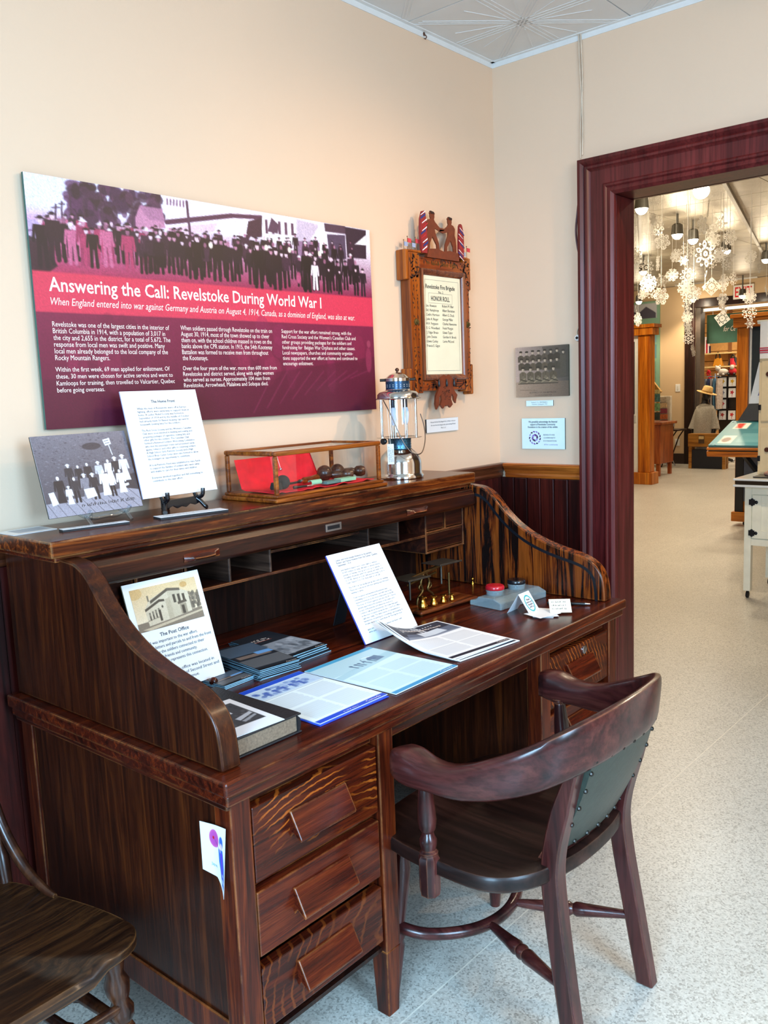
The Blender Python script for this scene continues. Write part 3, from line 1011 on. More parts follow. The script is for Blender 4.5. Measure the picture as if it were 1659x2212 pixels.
# ================================================================== side chair in the bottom left corner
sc_m = wood('side_chair_oak', '140804', '2c170a', '452812', 'X', 2.6, .32, '8a5a30', coat=.3, dist=2.0)
sc_z = wood('side_chair_oak_upright', '180a06', '34180d', '55301a', 'Z', 1.0, .28, '96683a', coat=.35)
SX, SY = -2.585, -.47
sd = thing('side_chair', 'brown oak side chair with saddle seat left of the desk', 'chair', (SX, SY, 0))
hl = [(0, -.245), (.12, -.242), (.20, -.232), (.238, -.20), (.246, -.15), (.232, -.06), (.208, .03), (.192, .07), (.203, .085), (.190, .12), (.17, .17), (.12, .195), (0, .20)]
hl = [tuple(p) for p in catmull([(x, y, 0) for x, y in hl], 3)]
ol = [(x, y) for x, y, _ in hl] + [(-x, y) for x, y, _ in hl[-2:0:-1]]
rings = []
for s, z in ((0, .441), (.4, .440), (.7, .441), (.88, .446), (.97, .447), (1, .440), (1, .424), (.96, .415), (.5, .412)):
    rings.append([(SX + x * s, SY + y * s, z - (.016 * max(0, (-y - .12) / .125) if s > .6 and abs(x) < .15 else 0)) for x, y in ol])
MB().grid(rings, True).build('seat', sc_m, sd, smooth=45)
for s in (-1, 1):
    MB().turned((SX + .222 * s, SY - .205, 0), (SX + .192 * s, SY - .178, .418),
                [(.011, 0), (.015, .06), (.018, .25), (.015, .28), (.021, .31), (.016, .34), (.021, .37), (.022, .5), (.019, .60), (.014, .63), (.022, .66), (.024, .70), (.016, .74), (.022, .78), (.025, .83), (.017, .88), (.022, .93), (.018, 1)], 16).build('front_leg', sc_z, sd, smooth=50)
    MB().turned((SX + .200 * s, SY + .255, 0), (SX + .165 * s, SY + .17, .42), [(.012, 0), (.017, .2), (.020, .45), (.015, .5), (.020, .54), (.018, .8), (.014, 1)]).build('rear_leg', sc_z, sd, smooth=50)
    # hip brace sweeping from the back post down to the seat
    br = catmull([(.175 * s, .285, .80), (.172 * s, .262, .72), (.172 * s, .235, .64), (.176 * s, .190, .55), (.184 * s, .130, .485), (.192 * s, .070, .455), (.196 * s, .03, .449)], 5)
    MB().tube([(SX + p.x, SY + p.y, p.z) for p in br], [.012] * 20 + [.011, .011, .010, .010, .010, .009, .009, .008, .007, .006, .005][:len(br) - 20] if len(br) > 20 else .011, 10).build('hip_brace', sc_z, sd, smooth=60)
    MB().turned((SX + .162 * s, SY + .175, .43), (SX + .180 * s, SY + .33, 1.02), [(.013, 0), (.017, .12), (.012, .16), (.018, .2), (.014, .3), (.016, .6), (.012, .66), (.018, .7), (.014, .9), (.017, .96), (.006, 1)]).build('back_post', sc_z, sd, smooth=50)
cr = [[(SX + x, SY + .33 + .02 * (1 - (x / .2) ** 2), z) for x in [(-.20 + .04 * i) for i in range(11)]] for z in (.90, .94, .99, 1.04)]
MB().sheet(cr, .02, (0, 1, 0)).build('crest_rail', sc_m, sd, smooth=40)
for k in range(5):
    x = -.10 + .05 * k
    MB().turned((SX + x, SY + .175, .435), (SX + x * 1.05, SY + .325, .92), [(.007, 0), (.010, .2), (.007, .5), (.010, .8), (.006, 1)], 10).build('back_spindle', sc_z, sd, smooth=50)
sp_ = [(.008, 0), (.011, .15), (.013, .40), (.018, .44), (.012, .47), (.019, .50), (.012, .53), (.018, .56), (.013, .60), (.011, .85), (.008, 1)]
for z, t in ((.30, .0), (.17, .0)):
    MB().turned((SX - .212, SY - .193, z), (SX + .212, SY - .193, z), sp_, 12).build('stretcher', sc_z, sd, smooth=50)
for s in (-1, 1):
    for z in (.24, .13):
        MB().turned((SX + .215 * s, SY - .195, z), (SX + .19 * s, SY + .225, z), sp_, 12).build('stretcher', sc_z, sd, smooth=50)
# ================================================================== exhibit panel on the left wall
ink_w = plain('cream_ink', 'f0dfd6', .5, var=.02)
ink_k = plain('black_ink', '17171b', .5, var=.05)
ink_b = plain('blue_black_ink', '10192f', .5, var=.05)
ink_g = plain('grey_ink', '252d42', .5, var=.05)
paper = plain('white_card', 'dee1e4', .45, var=.02)
paperb = plain('pale_blue_card', 'd5ecef', .45, var=.02)
foam = plain('black_foam_edge', '15161a', .6)

BL, BR, BB, BT = -2.088, -0.828, 1.4025, 2.0237
BY = -.019
PW, PH = BR - BL, BT - BB
pan = thing('wall_poster', 'wide maroon exhibit panel with old street parade photograph and red title band', 'poster', ((BL + BR) / 2, BY, BB))
MB().box(BL, BR, BY, -.010, BB, BT).build('board', plain('panel_edge_teal', '2c5a52', .4), pan)
MB().box(BL + .2, BL + .25, -.010, 0, BT - .1, BT - .05).box(BR - .25, BR - .2, -.010, 0, BT - .1, BT - .05).box(BL + .2, BL + .25, -.010, 0, BB + .05, BB + .1).box(BR - .25, BR - .2, -.010, 0, BB + .05, BB + .1).build('wall_mount', foam, pan)
TB = frame((BL, BY, BB), (1, 0, 0), (0, 0, 1))
pc = Pic(440, 216, PW / PH, '6f1838')
ASP = PW / PH


def q(px, py):
    p = U(px, py, Y=BY)
    return ((p.x - BL) / PH, (BT - p.z) / PH)


def qp(*pts): return [q(*a) for a in pts]


# sky to street, in the panel's magenta duotone
g = np.clip((pc.y / .37 - .30) / .70, 0, 1)[..., None]; gx = np.clip(pc.x / ASP, 0, 1)[..., None]
sky = np.array(Pic.c('d9d6f2')) * (1 - gx) + np.array(Pic.c('e6dcec')) * gx
mid = np.array(Pic.c('b45a86')) * (1 - gx) + np.array(Pic.c('a8849c')) * gx
gnd = np.array(Pic.c('a02a50')) * (1 - gx) + np.array(Pic.c('7d1f42')) * gx
ph = np.where(g < .5, sky + (mid - sky) * g * 2, mid + (gnd - mid) * (g - .5) * 2)
pc.a = ph
r_ = random.Random(11)
dk = '2b1228'
for _ in range(90):
    x, y = q(150 + r_.random() * 90, 395 + r_.random() * 95); pc.ell(x, y, .012 + r_.random() * .03, .012 + r_.random() * .025, r_.choice(['2b1630', '3a1d3a', '20101f', '4a2448']), .8)
for _ in range(70):
    x, y = q(245 + r_.random() * 110, 415 + r_.random() * 70); pc.ell(x, y, .012 + r_.random() * .025, .012 + r_.random() * .022, r_.choice(['33183a', '2a1228', '4a2746']), .75)
for a, b in (((120, 442), (120, 500)), ((133, 436), (134, 505)), ((150, 415), (156, 505)), ((180, 430), (184, 510)), ((216, 400), (222, 515)), ((284, 428), (287, 505))):
    pc.line(*q(*a), *q(*b), .008, '3b2238', .9)
pc.line(*q(112, 448), *q(128, 448), .005, '3b2238'); pc.line(*q(127, 440), *q(140, 441), .005, '3b2238')
pc.poly(qp((50, 472), (92, 475), (92, 520), (54, 520)), 'b59ac0'); pc.line(*q(50, 497), *q(92, 497), .006, '6a4470')
pc.poly(qp((292, 470), (302, 444), (350, 452), (357, 492), (294, 500)), 'b8799a'); pc.poly(qp((300, 446), (350, 452), (356, 480), (322, 474)), 'a0688a')
pc.poly(qp((356, 424), (560, 452), (566, 500), (358, 505)), 'ecdcec')
for k in range(7): pc.line(*q(361 + k * 7, 430 + k), *q(361 + k * 7, 441 + k), .007, '5c2f52')
pc.line(*q(360, 480), *q(500, 466), .022, '4a2340'); pc.line(*q(500, 466), *q(565, 470), .02, '4a2340')
pc.poly(qp((360, 492), (470, 482), (462, 500), (364, 510)), 'dcb9d0')
pc.poly(qp((505, 483), (556, 474), (535, 508), (472, 510)), 'f0e6f2'); pc.poly(qp((536, 478), (566, 470), (566, 512), (530, 515)), '3a1b30')
pc.poly(qp((566, 460), (640, 472), (640, 530), (566, 520)), 'efe8f0')
for k in range(5): pc.rect(*q(572 + k * 14, 474 + k * 2), *q(579 + k * 14, 505 + k), '57344e')
pc.poly(qp((586, 470), (602, 486), (600, 505), (578, 500)), '4e3048'); pc.poly(qp((640, 474), (690, 486), (668, 522), (640, 520)), 'c3b2c8')
pc.poly(qp((686, 484), (700, 486), (706, 560), (692, 560)), 'f2edf4'); pc.poly(qp((700, 482), (745, 488), (748, 506), (702, 500)), '4a3042')
pc.poly(qp((745, 490), (790, 498), (791, 560), (750, 556)), '2e1a2c'); pc.poly(qp((766, 528), (790, 508), (791, 530)), 'efe9f2')
pc.poly(qp((706, 506), (745, 508), (748, 560), (712, 560)), '4c3a52'); pc.poly(qp((640, 520), (690, 524), (692, 560), (640, 556)), '8d6a8c')
pc.line(*q(403, 436), *q(411, 510), .014, '4a2a44')
# the crowd: rows from far to near
for row in range(4):
    for k in range(44):
        fx = 105 + k * 15.4 + r_.uniform(-9, 9)
        if r_.random() < .12: continue
        fy = 524 + row * 13 + (fx - 100) * (.058 + .014 * row) + r_.uniform(-6, 6)
        x, y = q(fx, fy)
        hgt = .100 + .024 * row + r_.uniform(-.018, .018)
        red = fx < 330 and r_.random() < .55
        coat = r_.choice(['a03058', '8c2950', 'b85a7e']) if red else r_.choice(['1e0f1c', '2a1426', '361a30', '170a14'])
        figure(pc, x, y, hgt, coat, r_.choice(['b88098', 'a8708c', 'd6b8c6', '8c5470']), r_.choice(['1c0d18', 'e4d8e2', '1c0d18', None]), coat if red else '180a14')
for fx, fy, hh, c in ((95, 575, .20, '1a0c16'), (120, 560, .19, '24101e'), (430, 600, .20, '160a12'), (470, 604, .2, '1a0d16'), (560, 620, .22, '150a12'), (600, 626, .21, '1c0e18'), (665, 628, .22, '120910'),
                      (682, 624, .15, 'efe2ea'), (712, 630, .13, '1a0d15'), (735, 634, .13, '1a0d15'), (770, 636, .15, '1a0d16'), (785, 638, .15, '241420')):
    figure(pc, *q(fx, fy), hh, c, 'dcb8c6', '1c0d18' if c[0] != 'e' else None, c)
pc.ell(*q(645, 600), .018, .030, '8a3a5c'); pc.ell(*q(645, 600), .014, .025, 'a84a70')
for bx_, by_ in ((455, 530), (575, 535), (625, 540), (690, 548)): pc.ell(*q(bx_, by_), .012, .014, 'e8d8c8')
pc.poly(qp((40, 500), (92, 520), (125, 575), (100, 592), (55, 590)), '190d18', .85)
pc.grain(.05)
band0, band1 = .372, .532
pc.rect(0, band0, ASP, band1, 'c9324e')
pc.rect(0, band1, ASP, 1.01, '6a1534')
gg = np.clip((pc.y - band1) / (1 - band1), 0, 1)[..., None]
mk = (pc.y > band1)[..., None]
pc.a = np.where(mk, np.array(Pic.c('74183c')) * (1 - gg) + np.array(Pic.c('571129')) * gg, pc.a)
for _ in range(34):                                   # ghosted marchers behind the text
    x = r_.uniform(.1, ASP - .05); y = r_.uniform(.58, .80)
    pc.ell(x, y, r_.uniform(.02, .06), r_.uniform(.05, .12), r_.choice(['84204a', '5e1230', '8a2346', '641433']), .35)
pc.poly([(0, .80), (ASP * .45, .82), (ASP, .70), (ASP, 1), (0, 1)], '4c0f26', .45)
for k in range(9): pc.line(1.1 + .09 * k, .98 - .02 * k, 1.25 + .09 * k, .78, .008, '7a2546', .5)
pc.ell(ASP - .05, .72, .025, .07, '8c2c4c', .7); pc.ell(ASP - .045, .63, .016, .02, '9a4058', .7)
pc.grain(.03)
pc.build('printed_face', TB, PW, PH, pan)


def bx2(px, py):
    p = U(px, py, Y=BY)
    return p.x - BL, p.z - BB


def block(name, lines, L, R, first, last, capx, mat, parent=pan, T=TB, fn=bx2, **kw):
    """L,R = pixels at the ends of the widest line; first,last = pixels on first and last baseline at the left; capx=(top pixel, base pixel) of a capital"""
    x0 = fn(*L)[0]; x1 = fn(*R)[0]
    y0 = fn(*first)[1]; y1 = fn(*last)[1]
    cap = fn(*capx[0])[1] - fn(*capx[1])[1]
    return text(name, lines, T, x0, x1, y0, y1, cap, mat, parent, **kw)


block('title_lettering', ['Answering the Call: Revelstoke During World War I'], (106, 628), (694, 662), (106, 628), (106, 628), ((106, 598), (106, 628)), ink_w, bold=.012)
block('subtitle_lettering', ['When England entered into war against Germany and Austria on August 4, 1914, Canada, as a dominion of England, was also at war.'],
      (107, 658), (766, 690), (107, 658), (107, 658), ((107, 642), (107, 658)), ink_w, shear=.18)
block('column_lettering', ['Revelstoke was one of the largest cities in the interior of', 'British Columbia in 1914, with a population of 3,017 in', 'the city and 2,655 in the district, for a total of 5,672. The',
                           'response from local men was swift and positive. Many', 'local men already belonged to the local company of the', 'Rocky Mountain Rangers.'],
      (113, 705), (366, 713), (112, 705), (116, 778), ((112, 694), (112, 705)), ink_w)
block('column_lettering', ['Within the first week, 69 men applied for enlistment. Of', 'these, 30 men were chosen for active service and went to', 'Kamloops for training, then travelled to Valcartier, Quebec', 'before going overseas.'],
      (120, 805), (376, 805), (118, 803), (122, 848), ((118, 793), (118, 803)), ink_w)
block('column_lettering', ['When soldiers passed through Revelstoke on the train on', 'August 30, 1914, most of the town showed up to cheer', 'them on, with the school children massed in rows on the', 'banks above the CPR station. In 1915, the 54th Kootenay', 'Battalion was formed to receive men from throughout', 'the Kootenays.'],
      (390, 713), (590, 765), (390, 713), (393, 778), ((390, 703), (390, 713)), ink_w)
block('column_lettering', ['Over the four years of the war, more than 600 men from', 'Revelstoke and district served, along with eight women', 'who served as nurses. Approximately 104 men from', 'Revelstoke, Arrowhead, Malakwa and Solsqua died.'],
      (395, 801), (598, 801), (395, 800), (397, 837), ((395, 791), (395, 800)), ink_w)
block('column_lettering', ["Support for the war effort remained strong, with the", "Red Cross Society and the Women's Canadian Club and", 'other groups providing packages for the soldiers and', 'fundraising for  Belgian War Orphans and other causes.', 'Local newspapers, churches and community organiza-', 'tions supported the war effort at home and continued to', 'encourage enlistment.'],
      (608, 720), (772, 778), (608, 719), (611, 789), ((608, 711), (608, 719)), ink_w)

# ================================================================== honour roll in carved frame
oak = wood('carved_oak', '6a2c0a', '96480f', 'b4631c', 'Z', 1.6, .34, coat=.25)
oakx = wood('carved_oak_across', '5a2208', '84380e', 'a0521a', 'X', 1.6, .36, coat=.25)
fret = plain('fretwork_red_brown', '6e2f14', .5, var=.2, scale=60)
carve_m = plain('carved_hollow_dark', '2c0f06', .7)
HX0, HX1, HZ0, HZ1 = -.646, -.270, 1.452, 1.966
HD = -.066
HY = -.046
hr = thing('honour_roll_frame', 'carved orange oak frame with list of names and two cut-out soldiers on top', 'frame', ((HX0 + HX1) / 2, 0, HZ0))
WX0, WX1, WZ0, WZ1 = -.562, -.326, 1.522, 1.890
MB().box(HX0, WX0 - .022, HY, -.002, HZ0, HZ1).build('stile', oak, hr, bevel=.003)
MB().box(WX1 + .022, HX1, HY, -.002, HZ0, HZ1).build('stile', oak, hr, bevel=.003)
MB().box(WX0 - .022, WX1 + .022, HY, -.002, WZ1 + .022, HZ1 - .012).build('top_rail', oakx, hr, bevel=.003)
MB().box(WX0 - .022, WX1 + .022, HY, -.002, HZ0 + .008, WZ0 - .022).build('bottom_rail', oakx, hr, bevel=.003)
for x0, x1, z0, z1 in ((HX0 - .022, HX0 - .0005, 1.866, 1.974), (HX1 + .0005, HX1 + .012, 1.850, 1.974), (HX0 - .016, HX0 - .0005, 1.446, 1.545), (HX1 + .0005, HX1 + .014, 1.440, 1.560),
                       (HX0, HX0 + .12, HZ1 + .0005, HZ1 + .010), (HX1 - .085, HX1, HZ1 + .0005, HZ1 + .010)):
    MB().box(x0, x1, HY - .001, -.002, z0, z1).build('corner_ear', oak, hr, bevel=.004)
# inner picture moulding, mitred
rows = []
for t, d in ((0, .0), (0, .008), (.006, .011), (.012, .008), (.018, .003), (.022, -.002), (.022, -.006)):
    a0, a1, c0, c1 = WX0 - .022 + t, WX1 + .022 - t, WZ0 - .022 + t, WZ1 + .022 - t
    rows.append([(a0, HY - d, c0), (a1, HY - d, c0), (a1, HY - d, c1), (a0, HY - d, c1)])
MB().grid(rows, True).build('inner_moulding', wood('moulding_brown', '4a1e0c', '74381a', '8e4e28', 'Z', 1.5, .25, coat=.4), hr, smooth=20)
TH = frame((WX0 - .001, HY + .004, WZ0 - .001), (1, 0, 0), (0, 0, 1))
sheet_m = plain('aged_cream_paper', 'e2dcc0', .6, var=.05, scale=9)
MB().box(WX0 - .02, WX1 + .02, HY + .004, HY + .007, WZ0 - .02, WZ1 + .02).build('name_sheet', sheet_m, hr)


def hx(px, py):
    p = U(px, py, Y=HY + .004)
    return p.x - (WX0 - .001), p.z - (WZ0 - .001)


HK = dict(parent=hr, T=TH, fn=hx)
block('sheet_lettering', ['Revelstoke Fire Brigade'], (919, 622), (982, 628), (919, 622), (919, 622), ((919, 613), (919, 622)), ink_k, bold=.014, **HK)
block('sheet_lettering', ['No. 2'], (947, 633), (957, 634), (947, 634), (947, 634), ((947, 629), (947, 634)), ink_k, **HK)
block('sheet_lettering', ['HONOR ROLL'], (931, 649), (971, 651), (931, 649), (931, 649), ((931, 639), (931, 649)), ink_k, bold=.014, **HK)
block('sheet_lettering', ['Jos. Howson', 'Sid. Humphreys', 'Cedric Harrison', 'John A. Ringer', 'H.H. Ferguson', 'E. G. Woodland', 'J. Edgar Bruce', 'John Devine', 'Edwin Corley', 'Francis E. Gigot'],
      (920, 662), (951, 748), (920, 662), (921, 749), ((920, 656.5), (920, 662)), ink_k, **HK)
block('sheet_lettering', ['Robert M. Blair', 'Albert Bertelsen', 'Albert G. Duck', 'George Miller', 'Charles Newsome', 'Frank Morgan', 'Edwin Taylor', 'Gordon H. Brock', 'Lorne McLeod'],
      (955, 664), (986, 704), (955, 664), (955, 740), ((955, 658.5), (955, 664)), ink_k, **HK)
ln = MB(TH)
def ruled(a, b, c, d, t):
    for x0, x1, y0, y1 in ((a, b, c, c + t), (a, b, d - t, d), (a, a + t, c, d), (b - t, b, c, d)):
        ln.add([(x0, y0, .0005), (x1, y0, .0005), (x1, y1, .0005), (x0, y1, .0005)], [(0, 1, 2, 3)])
ruled(.012, WX1 - WX0 - .012, .014, WZ1 - WZ0 - .014, .0008)
a = hx(926, 654); b_ = hx(976, 637); ruled(a[0], b_[0], a[1], b_[1], .0007)
ln.build('ruled_border', ink_g, hr, recalc=False)
# carved hollows in the frame face
cv = MB(); r_ = random.Random(5)
def leaf(x, z, L, W, a):
    c, s = math.cos(a), math.sin(a)
    L *= 1.35; W *= 1.5
    pts = [(-L, 0), (-L * .3, W), (L * .5, W * .7), (L, 0), (L * .3, -W * .4)]
    cv.add([(x + px * c - pz * s, HY - .0006, z + px * s + pz * c) for px, pz in pts], [(0, 1, 2, 3, 4)])
for sx, xc in ((1, (HX0 + WX0 - .022) / 2 - .0), (-1, (HX1 + WX1 + .022) / 2)):
    for k in range(30):
        z = 1.475 + k * .0162
        for e in (-1, 1):
            if k % 7 in (3, ) and 6 < k < 24: continue
            leaf(xc + e * r_.uniform(.006, .016), z + r_.uniform(-.003, .003), r_.uniform(.003, .007), r_.uniform(.0016, .0032), r_.uniform(0, 3.1))
    for k in range(34):
        leaf(xc + r_.uniform(-.026, .026), 1.90 + r_.uniform(-.03, .06), r_.uniform(.004, .008), .003, r_.uniform(0, 3.1))
        if k % 2: leaf(xc + r_.uniform(-.026, .026), 1.487 + r_.uniform(-.03, .05), r_.uniform(.004, .007), .003, r_.uniform(0, 3.1))
for k in range(60):
    leaf(r_.uniform(-.58, -.31), r_.choice([r_.uniform(1.925, 1.952), r_.uniform(1.465, 1.495)]), r_.uniform(.004, .009), .0028, r_.uniform(0, 3.1))
for k in range(3):
    for x0, x1 in ((-.536, -.486), (-.386, -.336)): cv.add([(x0, HY - .0006, 1.472 + .009 * k), (x1, HY - .0006, 1.472 + .009 * k), (x1, HY - .0006, 1.4755 + .009 * k), (x0, HY - .0006, 1.4755 + .009 * k)], [(0, 1, 2, 3)])
co = cv.build('carving', carve_m, hr, recalc=False); co['kind'] = 'stuff'
letter_m = plain('dull_bronze_letter', '5c4a22', .5, .5)
marks('rail_lettering', frame((-.54, HY, 1.925), (1, 0, 0), (0, 0, 1)), 0, .19, [.004], .016, letter_m, hr, off=.0012)
for xc, zc in (((HX0 + WX0 - .022) / 2, 1.715), ((HX1 + WX1 + .022) / 2, 1.715)):
    MB().lathe([(.013, 0), (.012, .004), (.006, .006), (.007, .010), (.0, .011)], (xc, HY, zc), 8, (0, -1, 0)).build('rosette', letter_m, hr, smooth=30)
# two soldiers shaking hands, cut from board
def P2(pts, ox, oz, sc): return [(ox + x * sc, oz + z * sc) for x, z in pts]
sol = [(-.16, 0), (-.05, 0), (-.03, .22), (.06, .40), (.20, .20), (.22, 0), (.36, 0), (.36, .05), (.30, .07), (.28, .25), (.16, .52), (.15, .62), (.34, .56), (.48, .60), (.48, .65), (.32, .66), (.17, .78),
       (.13, .84), (.15, .90), (.15, .97), (.17, .985), (.14, 1.03), (.02, 1.04), (-.02, .99), (0, .97), (.0, .90), (.02, .85), (-.06, .82), (-.12, .74), (-.10, .56), (-.14, .45), (-.16, .24)]
SZ0 = 1.978
for i, (ox, fl, sc, tint) in enumerate(((-.506, 1, .142, 1), (-.370, -1, .133, 1))):
    pts = P2([(x * fl * 1.25, z) for x, z in sol], ox, SZ0, sc)
    s_ = MB().prism(pts, 'Y', HY + .003, HY + .008).build('soldier_cutout', fret, hr)
    hz = SZ0 + sc * 1.0; hxx = ox + fl * sc * .08
    MB().prism([(hxx - .010, hz - .003), (hxx + .010, hz - .003), (hxx + .011, hz + .004), (hxx - .009, hz + .007)], 'Y', HY + .001, HY + .009).build('cap', carve_m, s_)
MB().prism([(x + HD, z) for x, z in ((-.475, 1.955), (-.27, 1.955), (-.275, 1.985), (-.33, 1.990), (-.37, 1.984), (-.41, 1.991), (-.465, 1.986))], 'Y', HY - .004, HY + .010).build('ground_cutout', fret, hr)
# flag shields
for ox, fl, hgt in ((-.556, 1, .152), (-.322, -1, .130)):
    w_ = .060
    sh = [(-.6, 0), (.5, 0), (.62, .3), (.5, .65), (.35, .93), (.1, 1.0), (-.25, .98), (-.62, .80), (-.75, .5)]
    if fl < 0: sh = [(-x * .8, z) for x, z in sh]
    so = MB().prism([(ox + x * w_ * .5, 1.968 + z * hgt) for x, z in sh], 'Y', HY - .006, HY + .004).build('flag_shield', plain('flag_red', '8c2020', .5), hr)
    for k, (c, ww) in enumerate((('e8e4e4', .35), ('23306e', .7), ('e8e4e4', .3), ('b01d2a', .4), ('23306e', .6), ('e8e4e4', .3), ('b01d2a', .35), ('e8e4e4', .3), ('23306e', .7), ('e8e4e4', .28))):
        z0 = 1.974 + hgt * .092 * k; z1 = z0 + hgt * .05 * ww * 1.6
        xo = ox + .007 * math.sin(k * 1.3) * fl
        MB().add([(xo - .016, HY - .0068, z0), (xo + .013, HY - .0068, z0 + .016 * fl), (xo + .014, HY - .0068, z1 + .018 * fl), (xo - .015, HY - .0068, z1)], [(0, 1, 2, 3)]).build('flag_stripe', plain('flag_' + c, c, .5), so)
# little paper flags on pins
for px, c, hh in ((874, '8b93ac', .030), (882, 'c42a32', .044), (891, '8b93ac', .030), (899, 'c42a32', .046), (992, 'c42a32', .034), (1000, '9aa2b4', .026), (1009, 'c42a32', .044)):
    x = U(px, 555, Y=HY + .01).x
    fo = MB().cyl((x, HY + .012, HZ1 - .004), (x, HY + .012, HZ1 + .010 + hh), .0008, n=6).ball((x, HY + .012, HZ1 + .011 + hh), .0022, 4).build('flag_pin', letter_m, hr)
    z = HZ1 + .008 + hh
    MB().sheet([[(x + .0008 + .018 * t, HY + .012 + .003 * math.sin(t * 5), z - .004 * t - d) for t in (0, .33, .66, 1)] for d in (0, .015)], .0006, (0, 1, 0)).build('flag', plain('flag_' + c, c, .6), fo)
# fretwork scroll hanging below, with cartridge pegs
ol_ = [(-.070, 1.500), (-.050, 1.492), (-.035, 1.512), (-.015, 1.520), (0, 1.514), (.015, 1.520), (.035, 1.512), (.050, 1.492), (.072, 1.506), (.060, 1.478), (.045, 1.470), (.058, 1.452), (.072, 1.440), (.064, 1.424), (.060, 1.408),
       (.048, 1.420), (.046, 1.436), (.034, 1.446), (.030, 1.424), (.040, 1.404), (.022, 1.392), (.006, 1.404), (0, 1.398), (-.006, 1.404), (-.024, 1.390), (-.040, 1.404), (-.030, 1.424), (-.034, 1.446), (-.046, 1.434), (-.050, 1.404),
       (-.064, 1.388), (-.072, 1.410), (-.066, 1.440), (-.056, 1.454), (-.044, 1.470)]
MB().prism([(x - .456, z) for x, z in ol_], 'Y', HY - .012, HY - .004).build('scroll_cutout', fret, hr)
sv = MB()
for k in range(22):
    a = r_.uniform(0, 6.28); rr = r_.uniform(.006, .03)
    x, z = -.456 + rr * math.cos(a), 1.445 + rr * math.sin(a) * 1.1
    sv.add([(x - .004, HY - .0124, z), (x, HY - .0124, z + .002), (x + .004, HY - .0124, z + .001), (x, HY - .0124, z - .0025)], [(0, 1, 2, 3)])
so_ = sv.build('scroll_carving', carve_m, hr, recalc=False); so_['kind'] = 'stuff'
for x in (-.506, -.456, -.408):
    MB().turned((x, HY - .015, 1.474), (x, HY - .015, 1.502), [(.003, 0), (.0045, .1), (.0045, .7), (.003, .8), (.002, 1)], 10).build('cartridge_peg', plain('dark_gunmetal', '3a3a3c', .35, .8), hr, smooth=40)

# ================================================================== cards and pictures on the walls
def card_on_left(name, label, x0, x1, z0, z1, th, mat=paper, cat='label'):
    t = thing(name, label, cat, ((x0 + x1) / 2, 0, z0))
    MB().box(x0, x1, -th + .0008, -.0005, z0, z1).build('backing', foam, t)
    MB().box(x0, x1, -th, -th + .0006, z0, z1).build('card_face', mat, t)
    return t, frame((x0, -th, z0), (1, 0, 0), (0, 0, 1)), x1 - x0, z1 - z0


t, T, w_, h_ = card_on_left('label_card', 'small white label card under the carved honour roll frame', -.523, -.315, 1.298, 1.350, .008)
text('card_lettering', ['Honour Roll for Fire Brigade No. 2. Made to honour', 'the men from the brigade who served during World', 'War I, n.d.'], T, .025, w_ - .02, .037, .013, .0055, ink_g, t, align='C', res=1)


def card_on_right(name, label, y0, y1, z0, z1, th, mat=paperb, cat='label', back=foam):
    """y0 nearer the corner (left in the photograph)"""
    t = thing(name, label, cat, (0, (y0 + y1) / 2, z0))
    MB().box(-th + .0008, -.0005, y0, y1, z0, z1).build('backing', back, t)
    MB().box(-th, -th + .0006, y0, y1, z0, z1).build('card_face', mat, t)
    return t, frame((-th, y0, z0), (0, -1, 0), (0, 0, 1)), y0 - y1, z1 - z0


t, T, w_, h_ = card_on_right('label_card', 'small pale blue label card under the soldiers photograph', -.139, -.267, 1.379, 1.402, .005)
text('card_lettering', ['Section 2, Co. 30th Battalion,', 'Overseas Contingent, 1914'], T, .025, w_ - .025, .0135, .0055, .0045, ink_g, t, align='C', res=1)
t, T, w_, h_ = card_on_right('sponsor_sign', 'pale blue thank-you sign with purple petal swirl logo', -.117, -.321, 1.200, 1.328, .007, cat='sign')
text('sign_lettering', ['We gratefully acknowledge the financial', 'support of Revelstoke Community', 'Foundation in the creation of this exhibit.'], T, .030, w_ - .032, .110, .088, .0075, ink_b, t, align='C', res=1, bold=.012)
text('logo_lettering', ['REVELSTOKE', 'COMMUNITY', 'FOUNDATION'], T, .104, .165, .056, .031, .0062, ink_g, t, res=1)
text('logo_lettering', ['all for community'], T, .106, .171, .0165, .0165, .0055, plain('violet_ink', '6a5aa8', .5), t, res=1)
pet = ['3f1f5c', '5c2d7e', '8a7cc4', '6f4c9c', '2c2348', '9a90d0']
for k in range(19):
    ring = 0 if k < 6 else 1
    a = (k if not ring else k - 6) * 2 * math.pi / (6 if not ring else 13) + .3
    rr = .012 if not ring else .026
    s_ = .0062 if not ring else .0046
    m = MB(T); cx, cy = .063 + rr * math.cos(a), .047 + rr * math.sin(a)
    b_ = a + 1.2
    pts = []
    for j in range(12):
        u = 2 * math.pi * j / 12
        px, py = s_ * 1.25 * math.cos(u), s_ * .62 * math.sin(u) * (1 - .55 * math.cos(u)) + .25 * s_ * math.cos(u) ** 2
        pts.append((cx + px * math.cos(b_) - py * math.sin(b_), cy + px * math.sin(b_) + py * math.cos(b_), .0006))
    m.add(pts, [tuple(range(12))]); m.build('logo_petal', plain('petal_' + pet[k % 6], pet[k % 6], .5), t, recalc=False)

